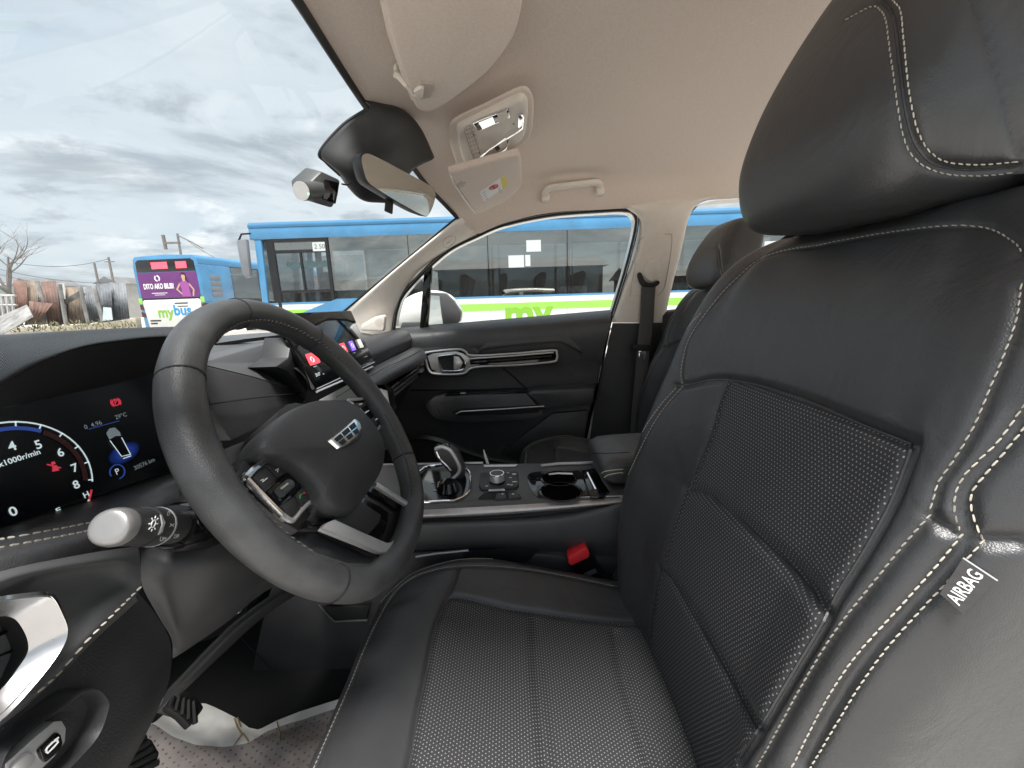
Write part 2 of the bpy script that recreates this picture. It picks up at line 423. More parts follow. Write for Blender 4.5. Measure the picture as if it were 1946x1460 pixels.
# the long bus alongside: heading +y, its left side faces the car
LB = 13.6
pf = at(506, 427, z=3.1)
BX, BY = at(1100, 403, z=3.1).x, pf.y + .25
t = thing('city_bus', 'long blue and white city bus parked alongside, filling the passenger window', 'bus', (BX + 1.25, BY - LB, 0), group='city buses parked in the yard', rot=(0, 0, R(90)))
W = 1.25
bus_shell(t, LB)
def loc_x(px, py=500): return at(px, py, x=BX).y - (BY - LB)
edges = [LB - .42] + [loc_x(p) for p in (629, 778, 928, 1078, 1228, 1378, 1528)] + [.35]
for s in (-1, 1):
    for i, e in enumerate(edges):
        w = .035 if 0 < i < len(edges) - 1 else .09
        MB().box((e - w, s * (W - .03), 1.28), (e + w, s * (W - .075), 2.72)).build('window_pillar', M['bus_black'], t)
for s in (-1, 1):
    for i in range(1, len(edges) - 1):
        a, b = edges[i + 1] + .008, edges[i] - .008
        mb = MB(); mb.box((a, s * (W + .002), 1.285), (b, s * (W - .006), 2.715)); mb.build('window_pane', M['bus_glass'], t)
# cab window: sign band, sliding panes and frame
a, b = edges[1], edges[0]
fr = MB()
for z0, z1 in ((2.64, 2.72), (2.40, 2.47), (1.50, 1.56), (.86, .92)): fr.box((a + .01, W + .004, z0), (b - .01, W - .05, z1))
for x0 in (a + .01, b - .10): fr.box((x0, W + .006, .92), (x0 + .08, W - .05, 2.64))
fr.box(((a + b) / 2 - .02, W - .0, 1.56), ((a + b) / 2 + .02, W - .05, 2.40))
fr.build('cab_window_frame', M['bus_black'], t)
MB().box((a + .09, W - .03, 1.56), (b - .1, W - .036, 2.40)).build('cab_window_pane', M['bus_glass_clear'], t)
MB().box((a + .09, W - .02, 2.47), (b - .1, W - .028, 2.64)).build('cab_sign_pane', M['bus_glass'], t)
MB().box((a + .09, W - .03, .92), (b - .1, W - .036, 1.50)).build('lower_cab_pane', M['bus_glass'], t)
MB().box((a + .09, -W + .03, 1.3), (b - .1, -W + .036, 2.60)).build('door_pane', M['bus_glass_clear'], t)
MB().prism([(LB - .02, W - .01, .5), (LB - .09, W - .01, 2.75), (LB - .25, W - .01, 2.75), (LB - .16, W - .01, .5)], (0, -.08, 0)).build('windscreen_post', M['bus_blue'], t, bevel=.02)
MB().prism([(LB - .02, -W + .01, .5), (LB - .09, -W + .01, 2.75), (LB - .25, -W + .01, 2.75), (LB - .16, -W + .01, .5)], (0, .08, 0)).build('windscreen_post', M['bus_blue'], t, bevel=.02)
MB().prism([(LB - .03, -W + .09, 1.15), (LB - .08, -W + .09, 2.72), (LB - .09, -W + .09, 2.72), (LB - .04, -W + .09, 1.15)], (0, 2 * W - .18, 0)).build('windscreen', M['bus_glass_clear'], t)
MB().box((-.02, -W + .05, .5), (.03, W - .05, 2.75)).build('rear_panel', M['bus_white'], t, bevel=.02)
mb = MB(); mb.tube([(LB - .05, W - .02, 2.86), (LB + .14, W + .05, 2.84), (LB + .20, W + .12, 2.66)], .022, 7); ma = mb.build('mirror_arm', M['bus_black'], t, smooth=True)
MB().prism([(LB - .02, W + .05, 2.72), (LB + .23, W + .02, 2.70), (LB + .22, W + .02, 1.98), (LB + .16, W + .02, 1.86), (LB + .02, W + .05, 1.90)], (0, .13, 0)).build('wing_mirror', M['bus_grey'], t, bevel=.035)
# cab contents seen through the pane
mb = MB(); x0 = b - .15; n = 26; path = [(x0 - 1.15 * i / n, W - .35, 2.16 + .02 * math.sin(i * 1.3)) for i in range(n + 1)]
mb.tube(path, [.055 + .03 * (i % 2) for i in range(n + 1)], 8); mb.build('rolled_curtain', M['teal'], t, smooth=True)
MB().box((b - .62, W - .5, 1.5), (b - .55, W - .44, 2.2)).build('cab_post', M['bus_blue'], t)
MB().prism([(b - 1.0, .5, .93), (b - 1.16, .5, 1.95), (b - 1.04, .5, 2.0), (b - .86, .5, 1.25), (b - .5, .5, 1.22), (b - .5, .5, .93)], (0, .5, 0)).build('driver_seat', M['bus_seat'], t, bevel=.04)
bus_seats(t, LB, [1.2 + 0.95 * i for i in range(10)])
bus_poles(t, [2.2, 4.1, 6.0, 7.9, 9.8])
# notices stuck on the panes
for (p0, q0, p1, q1) in ((593, 461, 622, 477), (1000, 457, 1028, 478), (966, 486, 996, 508), (998, 485, 1008, 506), (1453, 459, 1476, 473)):
    A, B = at(p0, q0, x=BX), at(p1, q1, x=BX)
    m = MB().box((A.y - (BY - LB), W + .003, A.z), (B.y - (BY - LB), W + .005, B.z)).build('paper_notice', M['paper'], t)
A, B = at(596, 464, x=BX), at(619, 474, x=BX)
text('notice_print', '2 50', M['black_print'], t, ((A.y + B.y) / 2 - (BY - LB), W + .0065, (A.z + B.z) / 2), (-1, 0, 0), (0, 0, 1), .14)
MB().prism([Vector((at(*p, x=BX).y - (BY - LB), W + .005, at(*p, x=BX).z)) for p in ((560, 601), (600, 584), (641, 568), (720, 566), (760, 640), (700, 660), (575, 660))], (0, .01, 0)).build('blue_corner_panel', M['bus_blue'], t)
lm = at(1005, 600, x=BX)
MB().box((loc_x(929), W + .002, .45), (loc_x(929) + .008, W - .01, 1.15)).build('panel_joint', M['bus_grey'], t)
MB().box((loc_x(1079), W + .002, .45), (loc_x(1079) + .008, W - .01, 1.15)).build('panel_joint', M['bus_grey'], t)
for p in (637, 778, 1085): MB().box((loc_x(p), W + .002, 2.72), (loc_x(p) + .008, W - .01, 2.97)).build('fascia_joint', M['bus_grey'], t)
big_my = text('lettering', 'my', M['logo_green'], t, (lm.y - (BY - LB) + .02, W + .006, .70), (-1, 0, 0), (0, 0, 1), .94, bold=.035)

big_my.location.z += at(1000, 583, x=BX).z - max(v.co.z for v in big_my.data.vertices)
# the bus ahead, seen from behind
LA = 11.5
c1 = at(371, 482, z=3.08); c0 = at(241, 490, z=3.08)
hd = R(-4.5)
hv = Vector((math.cos(hd), math.sin(hd), 0)); lv = Vector((-hv.y, hv.x, 0))
base = c1 + lv * 1.25; base.z = 0
def rear_bus():
    t = thing('city_bus', 'blue and white city bus ahead, its rear showing a purple poster and red sign', 'bus', base, group='city buses parked in the yard', rot=(0, 0, hd))
    H, L = 3.08, LA
    prof = [(W, .4), (W, 1.9), (W - .015, 2.6), (W - .06, H - .12), (W - .16, H - .02), (0, H + .02), (-W + .16, H - .02), (-W + .06, H - .12), (-W + .015, 2.6), (-W, 1.9), (-W, .4)]
    # shell skin: roof and far side, right side below and above the windows
    up = [(x, y, z) for x in (.02,) for y, z in prof]
    mb = MB()
    mb.prism([(.05, y, z) for y, z in [(W - .05, 2.74), (W - .06, H - .12), (W - .16, H - .02), (0, H + .02), (-W + .16, H - .02), (-W + .06, H - .12), (-W + .05, 2.74)]], (L - .05, 0, 0))
    mb.box((.05, -W, 1.42), (1.5, -W + .06, 2.74)); mb.box((.05, W, 1.42), (1.5, W - .06, 2.74))
    mb.box((.05, -W, 1.12), (3.1, -W + .06, 1.42)); mb.box((.05, W, .4), (L, W - .06, 1.42))
    mb.box((.05, -W, .9), (3.1, -W + .06, 1.12))
    mb.build('body', M['bus_blue'], t, bevel=.03)
    mb = MB(); mb.box((3.1, -W, .4), (L, -W + .06, 1.42)); mb.build('lower_side', M['bus_black'], t, bevel=.01)
    mb = MB(); mb.box((.05, -W - .004, .4), (3.1, -W + .06, .9)); mb.build('rear_quarter', M['bus_white'], t, bevel=.01)
    for x0, x1 in ((1.5, 3.05), (3.1, 4.9), (4.95, 6.8), (6.85, 8.7), (8.75, 11.2)):
        MB().box((x0, -W - .003, 1.42), (x1, -W + .006, 2.72)).build('window_pane', M['bus_glass_clear'], t)
        MB().box((x0, W + .003, 1.42), (x1, W - .006, 2.72)).build('window_pane', M['bus_glass_clear'], t)
        MB().box((x1 - .03, -W + .0, 1.42), (x1 + .08, -W + .05, 2.74)).build('window_pillar', M['bus_black'], t)
    MB().box((1.5, -W - .005, 1.42), (3.1, -W + .0, 1.56)).build('window_sill', M['bus_black'], t)
    mb = MB()
    for i in range(4): mb.box((.45, -W - .012, 1.62 + .2 * i), (.92, -W - .001, 1.78 + .2 * i))
    mb.build('vent_grille', M['bus_grey'], t, bevel=.01)
    MB().box((.85, -W - .01, 1.08), (1.35, -W - .001, 1.40)).build('grey_patch', M['bus_grey'], t, bevel=.01)
    MB().box((1.0, -W - .014, .55), (2.4, -W - .001, 1.02)).build('service_flap', M['bus_blue'], t, bevel=.02)
    MB().box((1.3, -W - .02, .62), (2.1, -W - .012, .85)).build('flap_opening', M['bus_black'], t)
    # rear face
    mb = MB().prism([(.04, y, z) for y, z in prof], (.05, 0, 0)); mb.build('rear_frame', M['bus_blue'], t, bevel=.03)
    MB().prism([(.03, y, z) for y, z in [(W - .13, 2.52), (W - .15, 2.86), (W - .25, 2.94), (-W + .25, 2.94), (-W + .15, 2.86), (-W + .13, 2.52)]], (.03, 0, 0)).build('sign_window', M['bus_black'], t, bevel=.01)
    for y0, y1 in ((.50, -.10), (-.42, -.82)):
        b0 = MB()
        nx, nz = int(abs(y0 - y1) / .05), 5
        for i in range(nx):
            for k in range(nz):
                yy, z = y0 - (i + .5) * (y0 - y1) / nx, 2.62 + (k + .5) * .045
                b0.box((.012, yy - .021, z - .019), (.03, yy + .021, z + .019))
        b0.build('lit_sign', M['led_red'], t)
    pz0, pz1 = 1.62, 2.50
    MB().prism([(.025, y, z) for y, z in [(W - .12, pz0), (W - .13, pz1), (-W + .13, pz1), (-W + .12, pz0)]], (.03, 0, 0)).build('poster', M['purple'], t)
    text('lettering', 'DITO AKO BILIB!', M['white_print'], t, (.02, .38, 2.02), (0, -1, 0), (0, 0, 1), .25, bold=.03, squeeze=.62)
    mb = MB()
    mb.add([Vector((.021, .38 + .11 * math.cos(a_), 2.30 + .11 * math.sin(a_))) for a_ in [R(k * 30) for k in range(12)]] + [Vector((.021, .38 + .065 * math.cos(a_), 2.30 + .065 * math.sin(a_))) for a_ in [R(k * 30) for k in range(12)]],
           [(i, (i + 1) % 12, 12 + (i + 1) % 12, 12 + i) for i in range(12) if i not in (2, 8)])
    mb.build('round_emblem', M['white_print'], t)
    MB().box((.02, .7, 1.78), (.024, .1, 1.80)).build('small_print', M['white_print'], t)
    MB().box((.02, .6, 1.72), (.024, .2, 1.735)).build('small_print', M['white_print'], t)
    # printed figure on the poster: hands on hips, sleeveless purple top
    pc = -.62
    flat = lambda pts: [(.021, pc - x_, z_) for x_, z_ in pts]
    MB().prism(flat([(-.17, 1.64), (-.15, 1.9), (-.20, 2.12), (-.10, 2.17), (.08, 2.17), (.18, 2.10), (.14, 1.9), (.17, 1.64)]), (.003, 0, 0)).build('printed_top', M['purple_light'], t)
    mb = MB(); mb.prism(flat([(-.20, 2.12), (-.36, 1.90), (-.16, 1.70), (-.14, 1.74), (-.29, 1.90), (-.16, 2.08)]), (.003, 0, 0)); mb.prism(flat([(.18, 2.10), (.33, 1.88), (.27, 1.64), (.22, 1.66), (.27, 1.88), (.15, 2.05)]), (.003, 0, 0))
    mb.prism(flat([(-.05, 2.17), (-.06, 2.24), (-.08, 2.34), (-.04, 2.42), (.04, 2.42), (.07, 2.34), (.04, 2.24), (.04, 2.17)]), (.003, 0, 0)); mb.build('printed_figure', M['skin_print'], t)
    MB().prism([(.0195, pc - x_, z_) for x_, z_ in [(-.09, 2.33), (-.08, 2.45), (0, 2.48), (.09, 2.44), (.12, 2.3), (.17, 2.12), (.12, 2.12), (.07, 2.25), (.06, 2.38), (-.05, 2.41)]], (.003, 0, 0)).build('printed_hair', M['hair_print'], t)
    MB().prism([(.0, y, z) for y, z in [(W - .22, .45), (W - .13, 1.48), (W - .2, 1.56), (-W + .2, 1.56), (-W + .13, 1.48), (-W + .22, .45)]], (.05, 0, 0)).build('engine_cover', M['bus_white'], t, bevel=.03)
    MB().box((.02, -W + .16, 1.565), (.05, W - .16, 1.615)).build('cover_gap', M['bus_black'], t)
    for s in (-1, 1):
        MB().box((.0, s * (W - .13), 1.42), (.04, s * (W + .004), 1.62)).build('green_corner', M['bus_green'], t, bevel=.01)
        for z in (.95, 1.2):
            MB().prism([(.02, s * (W - .14), z), (.02, s * (W - .14), z + .14), (.02, s * (W + .005), z + .2), (.02, s * (W + .005), z + .03)], (.03, 0, 0)).build('maroon_stripe', M['bus_maroon'], t)
            MB().prism([(.03, s * (W + .006), z + .03), (.03, s * (W + .006), z + .20), (1.3, s * (W + .006), z + .02), (1.3, s * (W + .006), z - .06)], (0, -s * .02, 0)).build('maroon_stripe', M['bus_maroon'], t)
    lo = (-.008, .30, 1.10)
    text('lettering', 'my', M['logo_green'], t, lo, (0, -1, 0), (0, 0, 1), .50, bold=.028)
    text('lettering', 'bus', M['logo_blue'], t, (-.008, -.37, 1.16), (0, -1, 0), (0, 0, 1), .50, bold=.028)
    mb = MB(); mb.box((-.008, -.12, 1.40), (-.004, -.62, 1.44)); mb.box((-.008, -.2, 1.30), (-.004, -.62, 1.325)); mb.build('bus_emblem', M['black_print'], t)
    for z, w_ in ((.80, .42), (.70, .26)): MB().box((-.008, .95, z), (-.004, .95 - w_, z + .05)).build('small_print', M['black_print'], t)
    bus_seats(t, L, [1.6, 2.5, 3.4, 4.3])
    MB().box((.1, -W + .06, 1.0), (L, W - .06, 1.05)).build('floor_panel', M['bus_grey'], t)
    for x in (2.6, L - 2.4):
        for s in (-1, 1): wheel(t, x, s * W, s=s)
    return t
tb = rear_bus()
tc = copy_tree(tb); put(tc, 'bus seen only through the cab windows of the long bus, purple poster behind')
dv = ray_dir(589, 536); tc.location = EYE + dv * 31; tc.location.z = 0; tc.rotation_euler = (0, 0, R(26)); tc.location += Vector((0.2, -.35, 0))

# ------------------------------------------------------------------ scrap fence, poles, tree, shed
rusty = [mat('rusty_sheet', c, .75, noise=(1.6, .55), bump=(9, .3, .02)) for c in ((.17, .10, .08), (.22, .19, .17), (.14, .085, .07), (.24, .235, .23), (.16, .17, .185), (.20, .155, .12), (.26, .255, .245), (.12, .13, .145))]
fx = 17.0
fence = thing('scrap_fence', 'patchwork fence of rusty and grey corrugated sheets with leaning pieces', 'fence', (fx, 20, 0), group=None)
def corr_sheet(name, quad, m, waves=8, parent=fence, amp=.03):
    """Corrugated sheet between four corners, ridges running from the first edge to the third."""
    a, b, c, d = [Vector(q) for q in quad]; n = (b - a).cross(d - a).normalized(); rows = []
    for i in range(2):
        row = []
        for j in range(waves * 4 + 1):
            q = j / (waves * 4); p = a.lerp(b, q) if i == 0 else d.lerp(c, q)
            row.append(p + n * (amp * math.sin(q * waves * 2 * math.pi)))
        rows.append(row)
    return gridmesh(name, rows, m, parent, thick=.004)
# (bottom-left, bottom-right, top-right, top-left) photo pixels
sheets = [((30, 612), (54, 612), (50, 535), (26, 532), 0), ((48, 618), (74, 616), (71, 536), (46, 534), 5), ((72, 618), (94, 616), (90, 533), (68, 534), 3), ((92, 622), (118, 620), (106, 534), (77, 536), 2),
          ((112, 618), (128, 616), (122, 538), (104, 539), 6), ((124, 617), (163, 615), (154, 545), (118, 547), 5), ((160, 616), (191, 612), (181, 543), (154, 546), 4), ((188, 614), (216, 612), (210, 538), (182, 540), 7),
          ((214, 612), (247, 610), (238, 538), (208, 537), 4), ((0, 610), (34, 610), (32, 560), (0, 558), 3)]
for i, (a, b, c, d, k) in enumerate(sheets):
    xx = fx + .12 * (i % 3)
    corr_sheet('sheet', [at(*p, x=xx) for p in (a, b, c, d)], rusty[k], waves=random.choice((5, 6, 7, 9)))
for q, k, xx in ((((55, 600), (75, 610), (100, 577), (55, 572)), 0, fx - .3), (((118, 572), (122, 580), (163, 560), (150, 553)), 6, fx - .25)):
    corr_sheet('loose_sheet', [at(*p, x=xx) for p in q], rusty[k], 5)
for q in ((152, 545, 168, 616), (178, 543, 196, 614), (113, 540, 126, 618), (70, 534, 79, 565)):
    mb = MB(); mb.tube([at(q[0], q[1], x=fx - .3), at(q[2], q[3], x=fx - .3)], .07, 6); mb.build('batten', rusty[6], fence)
ps = MB().prism([at(*p, x=fx - .35) for p in ((195, 610), (214, 608), (211, 585), (196, 584))], (.02, 0, 0)).build('pale_notice', mat('pale_blue_notice', (.55, .64, .68), .7, noise=(3, .15)), fence)
roofm = corr_sheet('leaning_roof_sheet', [at(-30, 655, x=13), at(-30, 615, x=15.2), at(52, 580, x=15.5), at(63, 602, x=13.4)], rusty[3], 10, None, .03)
put(roofm, 'loose grey corrugated roof sheet lying at an angle in front of the scrap fence', 'roof sheet')
rail = MB()
for a, b in (((0, 562), (30, 562)), ((0, 580), (32, 580))): rail.tube([at(*a, x=fx - .6), at(*b, x=fx - .6)], .05, 6)
for p in (4, 14, 24): rail.tube([at(p, 562, x=fx - .6), at(p + 3, 600, x=fx - .6)], .05, 6)
o = rail.build('low_rail', mat('dull_white_pipe', (.42, .42, .41), .7, noise=(3, .2))); put(o, 'low white pipe rail at the left end of the scrap fence', 'rail')
wallm = mat('weathered_concrete', (.34, .31, .24), .95, noise=(2.5, .35), bump=(20, .5, .02))
wl = MB().prism([at(*p, x=fx - .7) for p in ((-60, 650), (262, 636), (258, 604), (200, 613), (100, 620), (-60, 626))], (.25, 0, 0)).build('low_wall', wallm, bevel=.02)
put(wl, 'low stained concrete wall along the foot of the scrap fence', 'wall')
def tuft_field():
    mb = MB(); rnd = random.Random(5)
    for i in range(420):
        p = at(rnd.uniform(-20, 258), rnd.uniform(612, 632), x=fx - .9 - rnd.random()); h = rnd.uniform(.05, .2)
        a = rnd.uniform(0, 6.3); dx, dy = .03 * math.cos(a), .03 * math.sin(a)
        mb.add([p + Vector((-dx, -dy, 0)), p + Vector((dx, dy, 0)), p + Vector((rnd.uniform(-.1, .1), rnd.uniform(-.1, .1), h))], [(0, 1, 2)])
    o = mk('weeds', mb.v, mb.f, mat('dry_weeds', (.17, .16, .09), .9, noise=(.8, .4)), None, False, kind='stuff')
    put(o, 'dry weeds along the low wall under the scrap fence', 'weeds')
tuft_field()
bark = mat('grey_bark', (.16, .145, .135), .9, noise=(6, .3))
def branch(mb, p, d, l, r, depth, rnd):
    q = p.copy(); path = [q.copy()]; rr = [r]
    n = 4
    for i in range(n):
        d = (d + Vector((rnd.uniform(-.22, .22), rnd.uniform(-.22, .22), rnd.uniform(-.05, .18)))).normalized(); q = q + d * (l / n); path.append(q.copy()); rr.append(r * (1 - .55 * (i + 1) / n))
    mb.tube(path, rr, 5 if depth > 1 else 4)
    if depth <= 0: return
    for k in range(3 if depth > 1 else 3):
        i = rnd.choice((2, 3, 4)); a = rnd.uniform(0, 6.28)
        nd = (d * .55 + Vector((math.cos(a) * .75, math.sin(a) * .75, rnd.uniform(.0, .5)))).normalized()
        branch(mb, path[i], nd, l * rnd.uniform(.55, .75), rr[i] * .7, depth - 1, rnd)
def bare_tree(name, px, py0, X, h, seed, label):
    p = at(px, py0, x=X); p.z = 0; rnd = random.Random(seed)
    t = thing(name, label, 'tree', p)
    mb = MB(); mb.tube([p, p + Vector((.1, .12, h * .22)), p + Vector((-.05, -.25, h * .42))], [.2, .16, .13], 7); mb.build('trunk', bark, t, smooth=True)
    mb = MB(); q = p + Vector((-.05, -.25, h * .42))
    for d in (Vector((.1, .5, .9)), Vector((0, -.55, .8)), Vector((.3, .1, 1)), Vector((-.4, .3, .7))): branch(mb, q, d.normalized(), h * .36, .085, 3, rnd)
    mb.build('crown', bark, t, smooth=True)
bare_tree('bare_tree', 12, 560, 22, 5.6, 11, 'leafless tree with thin spreading branches behind the scrap fence')
greyw = mat('weathered_pole', (.16, .15, .145), .85, noise=(3, .2))
def pole(px, top, X, label, cross, group='utility poles beyond the fence'):
    p = at(px, top, x=X); b = Vector((p.x, p.y + .25, 0))
    t = thing('utility_pole', label, 'utility pole', b, group)
    MB().tube([b, p], [.16, .11], 8).build('pole_shaft', greyw, t, smooth=True)
    if cross == 2:
        mb = MB(); z = p.z - 1.0
        mb.box((p.x - .1, p.y + 1.7, z - .1), (p.x + .1, p.y - .1, z + .1)); mb.box((p.x - .12, p.y + 1.8, z - .7), (p.x + .12, p.y + 1.55, z + .9)); mb.build('cross_arm', greyw, t)
        MB().tube([p + Vector((0, 0, -.2)), p + Vector((0, -1.5, -1.0)), p + Vector((0, -2.6, -1.7))], .07, 6).build('side_arm', greyw, t)
        mb = MB(); c = p + Vector((-.3, 1.5, -3.9)); mb.tube([c + Vector((0, 0, -.9)), c + Vector((0, 0, .6))], .75, 12)
        for dy in (-.4, 0, .4): mb.tube([c + Vector((0, dy, .6)), c + Vector((0, dy, 1.4))], .1, 6)
        mb.build('transformer', M['bus_grey'], t, smooth=True)
    elif cross: MB().box((p.x - .05, p.y - .6, p.z - .6), (p.x + .05, p.y + .6, p.z - .5)).build('cross_arm', greyw, t)
    return p
pa = pole(337, 444, 48, 'tall pole with a transformer and cross arm rising behind the postered bus', 2)
pb = pole(206, 489, 52, 'thin pole with a short cross arm beyond the scrap fence', 1)
pc_ = pole(179, 500, 52, 'plain bare pole left of the one with a short cross arm', 0)
pl_ = thing('power_line', 'thin sagging power lines strung beyond the scrap fence', 'power lines', (46, 20, 0))
for q0, q1, s in (((0, 512), (206, 538), .4), ((0, 522), (206, 545), .5), ((30, 500), (206, 492), .6), ((357, 458), (505, 500), 1.2), ((0, 535), (179, 548), .5)):
    a, b = at(*q0, x=46), at(*q1, x=48)
    MB().tube([a.lerp(b, k / 10) - Vector((0, 0, 4 * s * (k / 10) * (1 - k / 10))) for k in range(11)], .022, 4).build('wire', M['rubber'], pl_)
hm = mat('pale_house_wall', (.40, .39, .37), .9, noise=(1, .1)); hr = mat('grey_tin_roof', (.16, .16, .165), .7, noise=(.5, .3))
for (p0, p1, py, X, lab) in ((30, 66, 545, 60, 'pale low house beyond the left end of the scrap fence'), (186, 226, 540, 70, 'pale low house beyond the fence beside the postered bus')):
    a, b = at(p0, py, x=X), at(p1, py, x=X); t = thing('house', lab, 'house', (X, (a.y + b.y) / 2, 0), 'low houses beyond the fence')
    MB().box((X, a.y, 0), (X + 6, b.y, a.z)).build('wall', hm, t)
    MB().prism([(X - .5, a.y + .4, a.z), (X - .5, b.y - .4, a.z), (X - .5, (a.y + b.y) / 2, a.z + 1.2)], (7, 0, 0)).build('roof', hr, t)
    for k in (.3, .7): y_ = a.y + (b.y - a.y) * k; MB().box((X - .03, y_ - .5, a.z - 2.2), (X, y_ + .5, a.z - 1.1)).build('window', M['bus_black'], t)
# a shed on the near side: only its mirror image shows, in the long bus's windows
sm = mat('dark_shed_sheet', (.09, .085, .085), .85, noise=(.25, .5))
for k, (y0, y1, h, lab) in enumerate(((-46, -16, 3.4, 'low dark shed mirrored toward the rear of the long bus'), (-12, 9, 5.0, 'tall dark shed mirrored in the middle windows of the long bus'), (13, 42, 2.9, 'long low dark shed mirrored near the front of the long bus'))):
    t = thing('storage_shed', lab, 'shed', (-34, (y0 + y1) / 2, 0), 'sheds behind the car')
    MB().box((-44, y0, 0), (-34, y1, h)).build('wall', sm, t)
    MB().prism([(-45, y0 - .6, h), (-33, y0 - .6, h), (-39, y0 - .6, h + 1.6)], (0, y1 - y0 + 1.2, 0)).build('roof', hr, t)
    for i in range(int((y1 - y0) / 7)): MB().box((-33.97, y0 + 2 + i * 7, 0), (-33.9, y0 + 5.6 + i * 7, 2.6)).build('roller_door', [rusty[7], rusty[4], sm][(i + k) % 3], t)
# ------------------------------------------------------------------ car body: headliner, pillars, glass
car = thing('car_body', 'car interior shell with beige roof lining, beige windscreen pillar and door openings', 'car interior', (0, 0, .45))
hn = [  # rows from the windscreen edge to the rear, points from the driver's rail to the passenger's
    [(-.585, .12, 1.455), (-.50, .19, 1.505), (-.235, .243, 1.568), (.05, .258, 1.572), (.25, .245, 1.560), (.40, .218, 1.525), (.50, .185, 1.495), (.558, .155, 1.466)],
    [(-.625, .06, 1.445), (-.52, .15, 1.528), (-.235, .205, 1.575), (.05, .22, 1.578), (.25, .21, 1.570), (.41, .18, 1.540), (.52, .15, 1.492), (.605, .112, 1.420)],
    [(-.63, -.02, 1.455), (-.53, .02, 1.560), (-.235, .03, 1.592), (.05, .03, 1.594), (.25, .03, 1.590), (.42, .03, 1.575), (.535, .02, 1.540), (.605, .006, 1.452)],
    [(-.63, -.16, 1.478), (-.53, -.16, 1.580), (-.235, -.16, 1.603), (.05, -.16, 1.605), (.25, -.16, 1.602), (.42, -.16, 1.592), (.545, -.16, 1.560), (.605, -.155, 1.480)],
    [(-.63, -.40, 1.490), (-.53, -.40, 1.590), (-.235, -.40, 1.612), (.05, -.40, 1.614), (.25, -.40, 1.612), (.42, -.40, 1.600), (.545, -.40, 1.566), (.605, -.402, 1.487)],
    [(-.63, -.65, 1.500), (-.53, -.65, 1.592), (-.235, -.65, 1.614), (.05, -.65, 1.616), (.25, -.65, 1.614), (.42, -.65, 1.602), (.545, -.65, 1.570), (.605, -.648, 1.503)],
    [(-.63, -1.1, 1.500), (-.53, -1.1, 1.590), (-.235, -1.1, 1.612), (.05, -1.1, 1.614), (.25, -1.1, 1.612), (.42, -1.1, 1.600), (.545, -1.1, 1.568), (.605, -1.1, 1.503)],
    [(-.60, -2.0, 1.440), (-.50, -2.0, 1.540), (-.235, -2.0, 1.560), (.05, -2.0, 1.562), (.25, -2.0, 1.560), (.42, -2.0, 1.548), (.52, -2.0, 1.516), (.58, -2.0, 1.45)]]
gridmesh('headliner', surf(hn, 10, 8), M['headliner'], car)
rn = [[(p[0] * 1.14, p[1] + (.02 if i == 0 else 0), p[2] + (.018 if i == 0 else .045)) for p in r] for i, r in enumerate(hn)]
M['car_white'] = mat('pearl_white_car_paint', (.78, .79, .76), .25, noise=(3, .02), coat=.6)
gridmesh('roof_panel', surf(rn, 8, 6), M['car_white'], car)
hdr = cr(hn[0], 8)
seal_path = [Vector(p) + Vector((0, .006, -.002)) for p in hdr]
MB().tube(seal_path, .0065, 8).build('windscreen_seal', M['rubber'], car, smooth=True)
E1 = [at(872, 411, x=.562), at(800, 470, x=.605), at(722, 535, x=.645), at(645, 599, x=.68), at(600, 634, x=.70)]
E2 = [at(906, 446, x=.618), at(845, 479, x=.655), at(790, 523, x=.68), at(757, 580, x=.695), at(744, 641, x=.70)]
MB().tube(cr(E1, 6), .004, 6).build('windscreen_edge_seal', M['rubber'], car, smooth=True)
net = []
for i, (a, b) in enumerate(zip(E1, E2)):
    bulge = Vector((-.030, 0, .004)) * (1 if i < 3 else .55)
    net.append([a, a.lerp(b, .25) + bulge * .8, a.lerp(b, .6) + bulge, a.lerp(b, .93) + bulge * .35, b + Vector((.02, .0, 0))])
gridmesh('windscreen_pillar', surf(net, 8, 6), M['beige'], car)
gridmesh('windscreen_pillar', surf([[Vector((-p.x, p.y, p.z)) for p in r] for r in net], 8, 6), M['beige'], car)
# pieces on the pillar: tweeter cover, airbag mark, joint to the roof lining
def on_pillar(px, py, lift=0.0): return at(px, py, x=.655 - lift)
A = [on_pillar(*p) for p in ((688, 624), (692, 616), (715, 602), (732, 598), (734, 602), (732, 626), (729, 629), (692, 628))]
MB().prism([p + Vector((-.022, 0, 0)) for p in A], (.03, 0, 0)).build('tweeter_cover', M['beige'], car, bevel=.003)
mb = MB()
for i in range(60):
    a, r_ = R(i * 137.5), .0021 * math.sqrt(i + .5)
    c = on_pillar(724, 611) + Vector((-.0235, r_ * math.cos(a), r_ * math.sin(a))); mb.box(c - Vector((.0003, .0006, .0006)), c + Vector((.0003, .0006, .0006)))
mb.build('tweeter_holes', M['beige_dark'], car, kind='stuff')
def ring(name, pts, m, parent, r=.0012): return MB().tube(cr(pts, 5, True), r, 5, closed=True).build(name, m, parent, smooth=True)
bv = BVHTree.FromObject(bpy.data.objects['windscreen_pillar'], bpy.context.evaluated_depsgraph_get())
def hit(bv, px, py, off=Vector((0, 0, 0)), lift=0.0):
    d = ray_dir(px, py); h = bv.ray_cast(EYE - off, d)
    return (h[0] + off - d * lift) if h[0] is not None else None
offc = Vector((0, 0, .45))
pts = [hit(bv, *p, offc, .0008) for p in ((842, 462), (845, 455), (855, 449), (863, 449), (866, 453), (863, 462), (852, 470), (845, 470))]
if all(pts): ring('airbag_mark', pts, M['beige_dark'], car, .0007)
tp = hit(bv, 855, 459, offc, .001)
if tp: text('airbag_print', 'AIRBAG', M['beige_dark'], car, tp, at(862, 454, x=.6) - at(846, 466, x=.6), (0, .3, 1), .0075)
